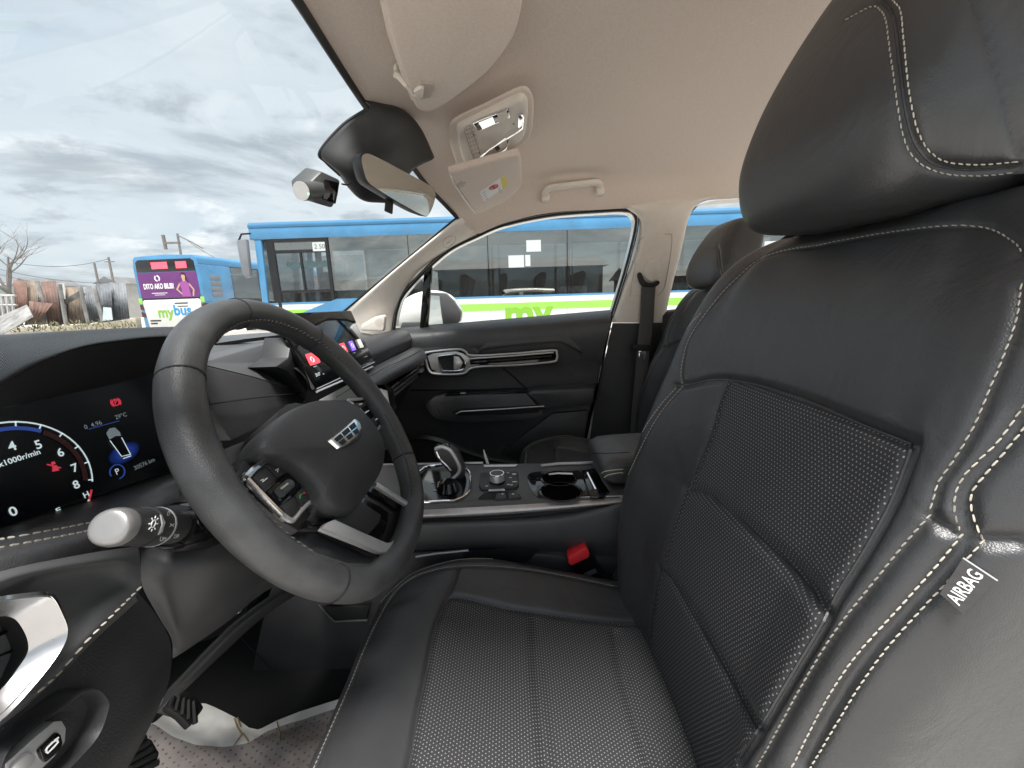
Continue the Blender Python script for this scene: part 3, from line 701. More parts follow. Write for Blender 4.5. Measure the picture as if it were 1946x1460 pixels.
pts = [p for p in (hit(bv, q[0], q[1], offc, .0005) for q in ((862, 405), (872, 414), (884, 425), (895, 436), (904, 445))) if p]
if len(pts) > 2: MB().tube(pts, .0011, 5).build('pillar_joint', M['beige_dark'], car, smooth=True)
# glass
ws = []
base = [(-.70, .66, 1.145), (-.45, .80, 1.135), (0, .88, 1.13), (.45, .80, 1.135), (.70, .66, 1.145)]
top = [(-.57, .135, 1.462), (-.30, .232, 1.560), (.04, .262, 1.577), (.36, .232, 1.540), (.565, .160, 1.470)]
for k in range(5):
    q = k / 4; ws.append([Vector(a).lerp(Vector(b), q) + Vector((0, .03, .045)) * math.sin(math.pi * q) * (1 - abs(j - 2) / 2) for j, (a, b) in enumerate(zip(top, base))])
gridmesh('windscreen', surf(ws, 5, 5), M['window'], car)
# passenger front window opening: edge from the mirror corner over the rail to the centre pillar
edge = [at(744, 643, x=.69), at(752, 590, x=.69), at(772, 550, x=.68), at(843, 481, x=.655), at(906, 447, x=.62), at(962, 424, x=.607), at(1050, 406, x=.607), at(1150, 398, x=.61), at(1190, 397, x=.615), at(1207, 403, x=.62), at(1212, 425, x=.63), at(1200, 480, x=.65), at(1183, 540, x=.675), at(1163, 605, x=.69)]
path = cr(edge, 8)
MB().tube([p + Vector((.012, 0, 0)) for p in path], .0075, 8).build('door_seal', M['rubber'], car, smooth=True)
net = [[p + Vector((-.002, 0, 0)), p + Vector((.05, 0, .0)), p + Vector((.075, 0, -.004))] for p in path]
gridmesh('door_frame', net, M['car_white'], car)
MB().tube([p + Vector((.03, .0, -.003)) for p in path[40:]], .004, 6).build('bright_edge', M['satin'], car, smooth=True)
zl = .95
g = [p + Vector((.035, 0, 0)) for p in path] + [Vector((.735, -.36, zl)), Vector((.735, .46, zl))]
mk('front_side_window', g, [tuple(range(len(g)))], M['window'], car, smooth=False)
# quarter-light divider
MB().prism([at(*p, x=.71) for p in ((806, 512), (821, 503), (813, 626), (797, 628))], (.02, 0, 0)).build('window_divider', M['gloss'], car, bevel=.002)
# centre pillar
L_ = [at(1190, 392, x=.60), at(1213, 408, x=.612), at(1220, 430, x=.622), at(1213, 475, x=.640), at(1190, 540, x=.665), at(1164, 613, x=.685)]
R_ = [at(1370, 372, x=.60), at(1330, 386, x=.612), at(1309, 415, x=.622), at(1295, 475, x=.640), at(1278, 540, x=.665), at(1262, 613, x=.685)]
net = []
for i, (a, b) in enumerate(zip(L_, R_)):
    bl = Vector((-.022 if i else -.004, 0, 0)); net.append([a + Vector((.03, 0, 0)), a, a.lerp(b, .12) + bl * .7, a.lerp(b, .5) + bl, a.lerp(b, .88) + bl * .7, b, b + Vector((.03, 0, 0))])
pil = gridmesh('centre_pillar', surf(net, 8, 5), M['beige'], car)
bvp = BVHTree.FromObject(pil, bpy.context.evaluated_depsgraph_get())
pts = [hit(bvp, *p, offc, .0006) for p in ((1213, 462), (1222, 452), (1268, 445), (1277, 452), (1272, 500), (1262, 548), (1250, 562))]
pts = [p for p in pts if p]
if len(pts) > 3: MB().tube(cr(pts, 5), .0013, 5).build('pillar_panel_edge', M['beige_dark'], car, smooth=True)
pts = [p for p in (hit(bvp, *q, offc, .0006) for q in ((1213, 462), (1207, 505), (1196, 563), (1230, 560), (1275, 556))) if p]
if len(pts) > 3: MB().tube(pts, .0010, 5).build('pillar_panel_joint', M['beige_dark'], car, smooth=True)
pts = [p for p in (hit(bvp, *q, offc, .0006) for q in ((1254, 384), (1256, 378), (1276, 378), (1280, 384), (1277, 394), (1257, 395))) if p]
if len(pts) > 4: ring('airbag_mark', pts, M['beige_dark'], car, .0007)
# lower centre pillar, black
net = [[at(1164, 614, x=.684), at(1210, 614, x=.672), at(1262, 613, x=.684), at(1290, 613, x=.70)],
       [at(1150, 680, x=.69), at(1195, 680, x=.675), at(1250, 680, x=.685), at(1285, 680, x=.70)],
       [at(1132, 760, x=.69), at(1190, 755, x=.665), at(1240, 750, x=.675), at(1280, 750, x=.70)],
       [at(1118, 850, x=.69), at(1180, 850, x=.66), at(1230, 850, x=.675), at(1270, 850, x=.70)],
       [at(1095, 960, x=.69), at(1170, 960, x=.66), at(1220, 960, x=.675), at(1260, 960, x=.70)]]
gridmesh('lower_centre_pillar', surf(net, 6, 6), M['soft'], car)
# rear window opening and rear door top
redge = [at(1262, 600, x=.69), at(1283, 520, x=.665), at(1302, 430, x=.63), at(1318, 400, x=.615), at(1345, 384, x=.61), at(1420, 378, x=.607), at(1560, 374, x=.607), at(1800, 372, x=.607)]
rp = cr(redge, 6)
gridmesh('rear_door_frame', [[p + Vector((-.002, 0, 0)), p + Vector((.06, 0, 0))] for p in rp], M['beige'], car)
rear = [p + Vector((.03, 0, 0)) for p in rp] + [Vector((.73, -1.7, .95)), Vector((.73, -.57, .95))]
mk('rear_side_window', rear, [tuple(range(len(rear)))], M['window'], car, smooth=False)
net = [[at(1262, 590, x=.735), at(1500, 565, x=.735), at(1800, 555, x=.735)], [at(1262, 598, x=.69), at(1500, 575, x=.69), at(1800, 565, x=.69)], [at(1258, 625, x=.665), at(1500, 600, x=.665), at(1800, 590, x=.665)], [at(1250, 900, x=.68), at(1500, 900, x=.68), at(1800, 900, x=.68)]]
gridmesh('rear_door_panel', surf(net, 5, 4), M['soft'], car)
# floor and footwell
M['floor_dark'] = M['carpet']
net = [[(-.72, 1.0, .80), (-.3, 1.0, .80), (0, 1.0, .8), (.4, 1.0, .80), (.70, 1.0, .80)], [(-.72, .86, .62), (-.3, .88, .62), (0, .88, .62), (.4, .88, .62), (.70, .86, .62)], [(-.72, .66, .46), (-.3, .68, .46), (0, .68, .46), (.4, .68, .46), (.70, .66, .46)],
       [(-.72, .3, .43), (-.3, .3, .43), (0, .3, .44), (.4, .3, .43), (.70, .3, .43)], [(-.72, -.3, .43), (-.3, -.3, .43), (0, -.3, .44), (.4, -.3, .43), (.70, -.3, .43)], [(-.72, -1.7, .43), (-.3, -1.7, .43), (0, -1.7, .44), (.4, -1.7, .43), (.70, -1.7, .43)]]
gridmesh('floor_carpet', surf(net, 5, 4), M['carpet'], car)
MB().box((-.78, -.9, .30), (-.68, .62, .44)).build('door_sill', M['car_white'], car, bevel=.015)
MB().box((.70, -1.7, .30), (.80, .9, .97)).build('outer_side', M['car_white'], car)
MB().box((-.70, .9, .43), (.70, .93, 1.10)).build('bulkhead', M['matte'], car)
# bonnet, seen only from other places
bn = [[(-.72, .86, 1.12), (-.4, .92, 1.125), (0, .96, 1.13), (.4, .92, 1.125), (.72, .86, 1.12)], [(-.78, 1.3, 1.02), (-.4, 1.35, 1.06), (0, 1.37, 1.07), (.4, 1.35, 1.06), (.78, 1.3, 1.02)], [(-.76, 1.75, .90), (-.4, 1.85, .95), (0, 1.9, .96), (.4, 1.85, .95), (.76, 1.75, .90)], [(-.70, 1.95, .6), (-.4, 2.05, .6), (0, 2.1, .6), (.4, 2.05, .6), (.70, 1.95, .6)]]
gridmesh('bonnet', surf(bn, 5, 5), M['car_white'], car)
# roof airbag clips by the grab handle
gh = thing('grab_handle', 'beige fold-down grab handle over the passenger window', 'grab handle', (.57, -.2, 1.52))
pth = [at(1036, 372, x=.56), at(1036, 358, x=.545), at(1050, 351, x=.535), at(1090, 345, x=.535), at(1128, 340, x=.535), at(1141, 345, x=.545), at(1143, 357, x=.56)]
a, b = at(1036, 376, x=.555), at(1143, 362, x=.555)
mb = MB(); c1, c2 = at(1031, 366, x=.53), at(1140, 352, x=.53)
p_ = [at(1037, 380, x=.575), at(1036, 366, x=.55), at(1046, 357, x=.535), at(1066, 354, x=.53), at(1110, 349, x=.53), at(1132, 347, x=.535), at(1140, 352, x=.55), at(1141, 366, x=.575)]
mb.tube(cr(p_, 6), (.011, .0085), 12); mb.build('handle_bar', M['beige'], gh, smooth=True)
for q in ((1037, 376), (1140, 364)):
    c = at(*q, x=.565); MB().box(c - Vector((.012, .013, .012)), c + Vector((.03, .013, .012))).build('handle_mount', M['beige'], gh, bevel=.005)

# ------------------------------------------------------------------ visors, overhead console, mirror, camera
dv_ = thing('sun_visor', 'large beige driver sun visor folded up along the roof edge', 'sun visor', (-.25, .1, 1.54), 'sun visors')
zv = 1.548
vo = [at(728, -6, z=zv), at(742, 60, z=zv), at(768, 140, z=zv), at(784, 184, z=zv), at(792, 200, z=zv), at(806, 207, z=zv), at(832, 200, z=zv), at(880, 166, z=zv), at(926, 128, z=zv), at(962, 84, z=zv), at(982, 46, z=zv), at(992, 0, z=zv), at(998, -60, z=zv)]
vo = cr(vo, 4) + [Vector((-.56, -.03, zv - .03)), Vector((-.57, .08, zv - .03)), Vector((-.55, .135, zv - .02))]
def visor(parent, out, m, th=.016, nrm=Vector((0, 0, -1))):
    """A padded board: rounded rim, slightly domed face towards nrm."""
    n = len(out); c = sum(out, Vector()) / n; mb = MB(); rows = []
    for s_, k in ((1.0, -.5), (1.0 + .0, .05), (.985, .3), (.955, .46), (.90, .52), (.6, .6), (.3, .63), (.001, .64)):
        rows.append([c + (p - c) * s_ + nrm * (th * k) for p in out])
    mb.grid(rows, True); mb.f.append(tuple(range(n)))
    return mb.build('visor_board', m, parent, smooth=True, angle=60)
visor(dv_, vo, M['headliner'])
# clip and hinge at the inner end
c = at(797, 182, z=zv - .010)
MB().prism([at(*p, z=zv - .0135) for p in ((784, 178), (800, 158), (822, 160), (826, 168), (818, 186), (800, 190))], (0, 0, .004)).build('clip_recess', M['beige_dark'], dv_, bevel=.001)
mb = MB(); mb.tube([at(750, 140, z=1.560), at(760, 146, z=1.556), at(772, 162, z=zv - .004), at(786, 178, z=zv - .010), at(800, 180, z=zv - .013)], [.006, .006, .0045, .004, .005], 9); mb.build('hinge_pin', M['beige'], dv_, smooth=True)
MB().prism([at(*p, z=zv - .018) for p in ((786, 176), (800, 168), (806, 170), (804, 188), (792, 190))], (0, 0, .006)).build('clip', M['beige'], dv_, bevel=.002)
MB().prism([at(*p, z=1.562) for p in ((748, 140), (752, 134), (762, 138), (776, 158), (774, 166), (762, 162))], (0, 0, .012)).build('hinge_base', M['beige'], dv_, bevel=.003)
MB().tube([at(729, -6, z=zv + .002), at(743, 60, z=zv + .002), at(769, 140, z=zv + .002), at(786, 186, z=zv + .002)], .0055, 8).build('visor_spine', M['headliner'], dv_, smooth=True)
pv = thing('sun_visor', 'beige passenger sun visor with a white warning sticker', 'sun visor', (.33, .05, 1.5), 'sun visors')
A, B, C_ = at(858, 335, x=.17), at(905, 404, x=.47), at(989, 292, x=.17)
nv = (B - A).cross(C_ - A).normalized()
if nv.z > 0: nv = -nv
onv = lambda px, py, l=0.0: at(px, py, o=A, n=nv) + nv * l
vo2 = cr([onv(*p) for p in ((853, 325), (864, 320), (920, 304), (975, 290), (988, 293), (991, 330), (989, 352), (965, 376), (930, 394), (908, 403), (900, 398), (880, 368), (860, 340))], 4, True)
visor(pv, vo2, M['headliner'], .014, nv)
MB().tube([onv(*p, .002) for p in ((857, 336), (868, 354), (885, 380), (903, 403))], .0035, 8).build('visor_spine', M['beige'], pv, smooth=True)
MB().prism([onv(*p, .0098) for p in ((866, 345), (874, 338), (884, 340), (880, 347), (872, 351))], -nv * .004).build('clip', M['beige_dark'], pv, bevel=.001)
st = MB().prism([onv(*p, .0098) for p in ((909, 358), (957, 326), (962, 345), (918, 377))], -nv * .0012).build('warning_sticker', M['white_print'], pv)
MB().prism([onv(*p, .0106) for p in ((949, 331.5), (957, 326), (962, 345), (953.5, 351))], -nv * .0006).build('yellow_patch', M['yellow_print'], pv)
cR = onv(936, 348, .0108)
ux = (onv(957, 334, 0) - onv(914, 366, 0)).normalized(); uy = nv.cross(ux).normalized()
pts = [cR + ux * (.0125 * math.cos(R(k * 15))) + uy * (.0105 * math.sin(R(k * 15))) for k in range(24)]
MB().tube(pts, .0013, 5, closed=True).build('red_ring', M['red_print'], pv)
MB().prism([cR + ux * a_ + uy * b_ for a_, b_ in ((-.0105, .006), (-.0085, .008), (.0105, -.006), (.0085, -.008))], nv * .0004).build('red_bar', M['red_print'], pv)
MB().prism([cR + ux * a_ + uy * b_ for a_, b_ in ((-.005, -.004), (-.001, .006), (.003, .005), (.005, -.002), (.001, -.005))], nv * .0003).build('seat_symbol', M['black_print'], pv)
mb = MB()
for k in range(4):
    p = onv(915 + 2.2 * k, 360 + 4.2 * k, .0106); mb.prism([p, p + ux * .010, p + ux * .010 + uy * .0012, p + uy * .0012], nv * .0003)
for k in range(3):
    p = onv(945 + 1.5 * k, 352 + 3.5 * k, .0106); mb.prism([p, p + ux * .006, p + ux * .006 + uy * .0012, p + uy * .0012], nv * .0003)
mb.build('small_print', M['black_print'], pv)

oc = thing('overhead_console', 'beige overhead console with two map lamps and a chrome trimmed buttons', 'overhead console', (.08, .03, 1.56))
oc['label'] = 'beige overhead console with two map lamps and chrome trimmed lamp surrounds'
zo = 1.545
pl = lambda px, py, l=0.0: at(px, py, z=zo - l)
oo = cr([pl(*p) for p in ((870, 262), (868, 245), (876, 234), (920, 212), (975, 185), (990, 180), (1000, 186), (1003, 200), (1000, 240), (992, 258), (975, 270), (930, 292), (897, 308), (884, 306), (876, 290))], 4, True)
visor(oc, oo, M['beige'], .020, Vector((0, 0, -1)))
so = cr([at(*p, z=zo + .006) for p in ((856, 276), (853, 245), (866, 226), (920, 200), (978, 172), (1000, 168), (1012, 184), (1014, 208), (1010, 250), (996, 272), (940, 300), (896, 322), (872, 318))], 3, True)
visor(oc, so, M['headliner'], .006, Vector((0, 0, -1))).name = 'console_surround'
zc = .0126
def lamp(p4, name='map_lamp'):
    q = [pl(*p, zc) for p in p4]
    mb = MB(); mb.prism([p + Vector((0, 0, -.0012)) for p in q], (0, 0, .003)); l_ = mb.build(name, M['gloss'], oc, bevel=.0008)
    c = sum(q, Vector()) / len(q); r_ = [c + (p - c) * 1.0 for p in q]
    MB().tube(r_, .0014, 6, closed=True).build('chrome_rim', M['chrome'], l_, smooth=True)
    lens = [q[0].lerp(q[1], .12), q[0].lerp(q[1], .60), q[3].lerp(q[2], .60), q[3].lerp(q[2], .12)]; c2 = sum(lens, Vector()) / 4; lens = [c2 + (p - c2) * .86 - Vector((0, 0, .0022)) for p in lens]
    MB().prism(lens, (0, 0, .001)).build('lamp_lens', M['chrome'], l_)
    sw = [q[0].lerp(q[1], .68), q[0].lerp(q[1], .97), q[3].lerp(q[2], .97), q[3].lerp(q[2], .68)]; c3 = sum(sw, Vector()) / 4; sw = [c3 + (p - c3) * .9 - Vector((0, 0, .0026)) for p in sw]
    MB().prism(sw, (0, 0, .002)).build('lamp_switch', M['beige'], l_, bevel=.0006)
lamp(((899, 234), (966, 207), (968, 222), (909, 248)))
lamp(((913, 298), (962, 262), (968, 272), (919, 304)))
MB().tube([pl(*p, zc + .001) for p in ((914, 300), (930, 285), (985, 250), (993, 244), (995, 222), (990, 218))], .0016, 6).build('chrome_trim', M['chrome'], oc, smooth=True)
MB().tube([pl(*p, zc + .001) for p in ((914, 300), (925, 303), (950, 291), (963, 283), (968, 268))], .0016, 6).build('chrome_trim', M['chrome'], oc, smooth=True)
MB().prism([pl(*p, zc + .0005) for p in ((985, 221), (994, 217), (995, 238), (988, 246), (984, 242))], (0, 0, .002)).build('chrome_tip', M['chrome'], oc, bevel=.0005)
mb = MB()
for i in range(7):
    for k in range(3):
        p = pl(887 + 2.2 * i + k * 5.5, 248 + 7.6 * i - k * 2.4, zc); mb.box(p - Vector((.0022, .0016, .0003)), p + Vector((.0022, .0016, .0008)))
mb.build('speaker_slots', M['beige_dark'], oc, kind='stuff')
MB().tube([pl(*p, zc - .0002) for p in ((882, 246), (886, 240), (893, 238)) ] + [pl(*p, zc - .0002) for p in ((915, 300), (905, 304), (899, 300), (882, 248))], .0007, 5).build('panel_groove', M['beige_dark'], oc)
MB().prism([pl(*p, zc) for p in ((905, 254), (962, 232), (970, 246), (915, 294))], (0, 0, .0008)).build('centre_panel', M['beige'], oc, bevel=.0006)
for q in ((900, 256), (911, 291), (976, 236)):
    p = pl(*q, zc + .0004); MB().box(p - Vector((.0025, .0015, .0002)), p + Vector((.0025, .0015, .0003))).build('button_mark', M['black_print'], oc)

mm = thing('mirror_mount', 'black sensor housing at the top of the windscreen behind the mirror', 'sensor housing', (.06, .25, 1.5))
W1 = Vector((0, -.62, .785))           # roughly out of the windscreen, into the cabin
def onw(px, py, d): return at(px, py, o=Vector((.04, .262 - .10, 1.577 - .10)) + Vector((0, .10, .10)) * 0 + Vector((0, .10, 0)) * 0, n=Vector((0, .60, .80))) if False else at(px, py, x=d)
front = [(700, 208), (640, 246), (612, 286), (618, 300), (645, 330), (660, 352), (690, 378)]
# outline against the windscreen (upper edge along the header, lower nose) and a raised middle
ht = [at(702, 206, x=.005), at(735, 213, x=.03), at(768, 221, x=.06), at(798, 250, x=.11), at(823, 300, x=.165)]
hl = [at(656, 238, x=-.0), at(690, 262, x=.01), at(725, 275, x=.03), at(760, 290, x=.06), at(800, 312, x=.13)]
hm2 = [at(612, 288, x=-.01), at(646, 308, x=-.01), at(684, 320, x=.0), at(730, 330, x=.04), at(776, 330, x=.10)]
hb = [at(622, 306, x=.0), at(650, 332, x=.01), at(668, 356, x=.03), at(695, 378, x=.06), at(735, 382, x=.10)]
bkr = [p + Vector((.02, .02, .02)) for p in hb]
gridmesh('housing', surf([[p + Vector((.01, .02, .02)) for p in ht], ht, hl, hm2, hb, bkr], 6, 6), M['soft'], mm, thick=.003)
MB().tube(cr([p + Vector((.003, .004, .0)) for p in (at(700, 208, x=.005), at(655, 238, x=-.0), at(612, 288, x=-.01), at(622, 306, x=.0), at(650, 332, x=.01))], 5), .004, 6).build('housing_edge', M['rubber'], mm, smooth=True)
rm = thing('rear_view_mirror', 'frameless rear view mirror with a dark tilt lever, hung below the sensor housing', 'mirror', (.04, .2, 1.42))
mA, mB_, mC, mD = at(692, 296, x=-.055), at(827, 362, x=.15), at(812, 410, x=.145), at(694, 352, x=-.05)
cM = (mA + mB_ + mC + mD) / 4; nM = (mB_ - mA).cross(mD - mA).normalized()
if nM.dot(EYE - cM) < 0: nM = -nM
onm = lambda px, py, l=0.0: at(px, py, o=cM, n=nM) + nM * l
mo = cr([onm(*p) for p in ((684, 300), (693, 291), (712, 297), (760, 322), (815, 352), (827, 366), (824, 388), (814, 409), (803, 410), (760, 387), (712, 358), (697, 346), (690, 330))], 4, True)
M['mirror'] = mat('mirror_silver', (.72, .72, .66), .02, 1.0, noise=(2, .02))
mb = MB(); n_ = len(mo); cc = sum(mo, Vector()) / n_; rows = []
for s_, k in ((.72, -.034), (.9, -.028), (.985, -.014), (1.0, -.004), (1.0, .0), (.985, .0015)): rows.append([cc + (p - cc) * s_ + nM * k for p in mo])
mb.grid(rows, True); mb.f.append(tuple(reversed(range(n_)))); mb.build('mirror_housing', M['soft'], rm, smooth=True)
M['dim_mirror'] = mat('dim_mirror', (.42, .43, .40), .03, 1.0, noise=(2, .03))
mi = [cc + (p - cc) * .983 + nM * .0018 for p in mo]
mk('mirror_glass', mi, [tuple(range(n_))], M['dim_mirror'], rm, smooth=False)
MB().prism([onm(*p, -.012) for p in ((746, 374), (758, 380), (756, 408), (743, 402))], -nM * .006).build('tilt_lever', M['rubber'], rm, bevel=.002)
MB().tube([onm(735, 330, -.02), onm(725, 318, -.055)], .012, 10).build('mirror_stalk', M['soft'], rm, smooth=True)
dc = thing('dash_camera', 'small grey dash camera with a silver round end stuck to the windscreen', 'dash camera', (.0, .36, 1.4))
yc = .345
pc = lambda px, py, l=0.0: at(px, py, y=yc) + Vector((0, l, 0))
a, b = pc(574, 364), pc(612, 358)
ax_ = Vector((.062, .03, .030)).normalized()
mb = MB(); r0 = .0148
cfront = at(574, 363, x=-.115)
dirc = (at(628, 362, x=-.035) - cfront)
mb.tube([cfront, cfront + dirc * .85], .0150, 20); mb.build('camera_barrel', M['soft_grey'], dc, smooth=True)
to = (EYE - cfront).normalized()
mb = MB(); mb.tube([cfront - dirc.normalized() * .0015, cfront - dirc.normalized() * .003], .0146, 24); mb.build('end_cap', M['satin'], dc, smooth=True)
bod = [at(584, 352, x=-.095), at(612, 326, x=-.075), at(648, 343, x=-.04), at(643, 375, x=-.045), at(632, 396, x=-.05), at(606, 388, x=-.085), at(588, 374, x=-.105)]
MB().prism(bod, (.012, .034, .012)).build('camera_body', M['soft_grey'], dc, bevel=.004)
MB().prism([p + Vector((-.0012, -.0012, 0)) for p in (at(618, 341, x=-.073), at(645, 348, x=-.044), at(638, 388, x=-.050), at(613, 378, x=-.080))], (.002, .004, 0)).build('camera_screen', M['gloss'], dc, bevel=.0015)
gl = at(586, 369, x=-.1185); MB().box(gl - Vector((.0008, .0008, .0008)), gl + Vector((.0008, .0008, .0008))).build('green_led', mat('lit_green_led', (.1, 1, .25), .5, emit=3), dc)
MB().tube([at(650, 350, x=-.03), at(660, 352, x=-.01), at(668, 346, x=.0)], .0016, 6).build('cable', M['rubber'], dc, smooth=True)
MB().prism([at(604, 336, x=-.075), at(630, 338, x=-.055), at(640, 352, x=-.05), at(612, 352, x=-.07)], (.03, .035, .016)).build('mount_foot', M['soft_grey'], dc, bevel=.003)
# door mirror outside
sm_ = thing('door_mirror', 'white door mirror outside the passenger window', 'door mirror', (.9, .42, 1.1))
xm = .93
q0 = [at(*p, x=xm) for p in ((757, 620), (756, 596), (768, 573), (792, 558), (822, 552), (850, 557), (868, 572), (879, 594), (876, 612), (862, 622), (800, 625))]
cm = sum(q0, Vector()) / len(q0); rows = []
q0 = cr(q0, 4, True)
for k, s_ in ((-.070, .80), (-.055, .95), (-.03, .995), (0, 1.0), (.05, .97), (.11, .86), (.15, .6)): rows.append([cm + (p - cm) * s_ + Vector((k, 0, 0)) for p in q0])
mb = MB(); mb.grid(rows, True); n_ = len(q0); mb.f.append(tuple(range(n_))); mb.f.append(tuple(6 * n_ + i for i in reversed(range(n_))))
mb.build('mirror_shell', M['car_white'], sm_, smooth=True, angle=70)
rim_px = ((808, 555), (846, 557), (862, 572), (876, 594), (874, 611), (863, 620), (806, 624)); gl_px = ((811, 561), (842, 563), (855, 576), (867, 595), (866, 608), (858, 614), (809, 618))
MB().prism([at(*p, x=.842) for p in rim_px], (.05, 0, 0)).build('mirror_rim', M['soft_grey'], sm_, bevel=.004)
gp = [at(*p, x=.839 + .0009 * (i > 0)) + Vector((0, 0, 0)) for i, p in enumerate(gl_px)]
# the glass faces back along the car: its outer end sits further back
gn = Vector((-.62, -.78, .06)).normalized(); g0 = at(838, 590, x=.838)
mk('mirror_glass', [at(*p, o=g0, n=gn) for p in gl_px], [tuple(range(len(gl_px)))], M['mirror'], sm_, smooth=False)
MB().prism([at(*p, x=.835) for p in ((760, 624), (764, 613), (798, 612), (802, 625))], (.10, 0, 0)).build('mirror_foot', M['soft_grey'], sm_, bevel=.004)
# ------------------------------------------------------------------ passenger door
pd = thing('passenger_door', 'black passenger door panel with silver framed handle and armrest under the window', 'car door', (.69, .05, .5))
cols = (690, 760, 830, 900, 970, 1040, 1110, 1161)
def drow(pts, xs):
    """a row through given pixels, evened to the same number of columns"""
    p = [at(a, b, x=x) for (a, b), x in zip(pts, xs if isinstance(xs, (list, tuple)) else [xs] * len(pts))]
    return even(cr(p, 8), 9)
net = [drow(((680, 630), (748, 624), (950, 607), (1160, 589)), .735), drow(((680, 638), (746, 631), (950, 614), (1161, 596)), .690), drow(((680, 650), (744, 643), (950, 627), (1161, 609)), .660),
       drow(((680, 668), (744, 660), (950, 648), (1156, 632)), .654), drow(((680, 690), (745, 684), (950, 672), (1148, 662)), .664), drow(((690, 715), (750, 712), (950, 705), (1140, 700)), .682), drow(((690, 745), (752, 742), (950, 738), (1132, 735)), .688),
       drow(((690, 790), (755, 788), (950, 786), (1122, 788)), .690), drow(((690, 860), (755, 858), (950, 855), (1108, 855)), .690), drow(((690, 960), (755, 960), (950, 960), (1090, 960)), .690), drow(((690, 1060), (755, 1060), (950, 1060), (1075, 1060)), .690)]
gridmesh('door_card', surf(net, 5, 5), M['leather'], pd)
MB().tube([at(*p, x=.682) for p in ((1162, 600), (1150, 660), (1135, 735), (1122, 790), (1109, 855), (1092, 960))], .006, 8).build('door_edge_seal', M['gloss'], pd, smooth=True)
dx = lambda px, py, x: at(px, py, x=x)
def plate(name, pts, x, depth, m, parent, bevel=.003, n=None):
    p = [at(a, b, x=x) for a, b in pts]
    if n: p = cr(p, n, True)
    return MB().prism(p, (depth, 0, 0)).build(name, m, parent, bevel=bevel)
plate('handle_backing', ((783, 676), (800, 658), (860, 651), (884, 652), (908, 672), (900, 700), (884, 716), (826, 719), (800, 706)), .655, .03, M['soft'], pd, .006)
plate('trim_wedge', ((764, 657), (800, 650), (868, 645), (888, 648), (912, 668), (905, 676), (880, 656), (800, 664), (768, 676)), .657, .02, M['leather'], pd, .004)
plate('shoulder_ridge', ((905, 668), (925, 650), (1000, 640), (1068, 634), (1085, 640), (1112, 668), (1104, 672), (1076, 656), (1060, 652), (1000, 656), (930, 664)), .652, .02, M['leather'], pd, .008)
lp = cr([at(a, b, x=.640) for a, b in ((808, 676), (812, 670), (868, 664), (884, 668), (899, 676), (980, 672), (1050, 666), (1058, 672), (1058, 682), (1048, 688), (980, 694), (902, 698), (880, 710), (832, 711), (815, 704))], 4, True)
MB().prism([p + Vector((.005, 0, 0)) for p in lp], (.03, 0, 0)).build('handle_bowl', M['gloss'], pd)
MB().tube(lp, .0042, 8, closed=True).build('handle_bezel', M['satin'], pd, smooth=True)
plate('bezel_face', ((812, 677), (822, 672), (866, 668), (880, 672), (894, 682), (888, 692), (876, 706), (834, 707), (820, 702)), .641, .006, M['satin'], pd, .002)
rp_ = cr([at(a, b, x=.634) for a, b in ((833, 680), (842, 676), (868, 674), (876, 679), (884, 690), (878, 703), (846, 705), (839, 700))], 4, True)
MB().prism([p + Vector((.003, 0, 0)) for p in rp_], (.004, 0, 0)).build('lever_recess', M['matte'], pd)
MB().tube(rp_, .0028, 8, closed=True).build('lever_rim', M['chrome'], pd, smooth=True)
plate('door_lever', ((862, 677), (872, 678), (880, 690), (874, 702), (862, 703)), .634, .006, M['satin'], pd, .002)
MB().tube([at(894, 689, x=.640), at(970, 684, x=.632), at(1048, 677, x=.640)], (.010, .0085), 10).build('pull_bar', M['gloss'], pd, smooth=True)
MB().tube([at(894, 682, x=.634), at(970, 677, x=.628), at(1052, 670, x=.634)], (.0034, .0034), 8).build('pull_bar_trim', M['satin'], pd, smooth=True)
# armrest block with switch panel and silver strip
plate('armrest', ((807, 772), (822, 760), (846, 754), (920, 750), (1000, 748), (1028, 778), (1032, 790), (1000, 797), (930, 801), (862, 803), (824, 795)), .612, .085, M['leather'], pd, .008)
plate('armrest_pad', ((1000, 749), (1012, 742), (1070, 740), (1132, 737), (1128, 770), (1060, 777), (1034, 780)), .606, .085, M['leather'], pd, .010)
plate('armrest_pocket', ((858, 782), (876, 777), (960, 773), (1030, 769), (1034, 776), (1020, 785), (950, 789), (866, 790)), .609, .01, M['matte'], pd, .002)
MB().tube([at(866, 787, x=.606), at(876, 782, x=.606), at(950, 778, x=.606), at(1034, 772, x=.606)], .0024, 6).build('silver_strip', M['satin'], pd, smooth=True)
mb = MB(); mb.prism([at(*p, x=x_) for p, x_ in (((846, 753), .618), ((1000, 746), .618), ((1000, 741), .665), ((852, 747), .665))], (0, 0, .004)); mb.build('switch_panel', M['gloss'], pd, bevel=.001)
p = at(880, 750, x=.635); MB().box(p - Vector((.006, .010, .002)), p + Vector((.006, .010, .008))).build('window_switch', M['satin'], pd, bevel=.002)
MB().tube([at(955, 698, x=.681), at(978, 718, x=.686), at(1002, 741, x=.686)], .0035, 6).build('panel_groove', M['matte'], pd, smooth=True)
MB().tube([at(780, 742, x=.686), at(880, 742, x=.686), at(1002, 738, x=.686), at(1132, 730, x=.686)], .0028, 6).build('panel_groove', M['matte'], pd, smooth=True)
plate('lower_pocket', ((948, 862), (1050, 786), (1120, 780), (1106, 868)), .676, .02, M['leather'], pd, .006)
rp2 = cr([at(a, b, x=.64) for a, b in ((770, 838), (800, 832), (835, 838), (880, 856), (930, 872), (980, 880))], 5)
MB().tube(rp2, (.012, .012), 8).build('map_pocket_rim', M['soft'], pd, smooth=True)

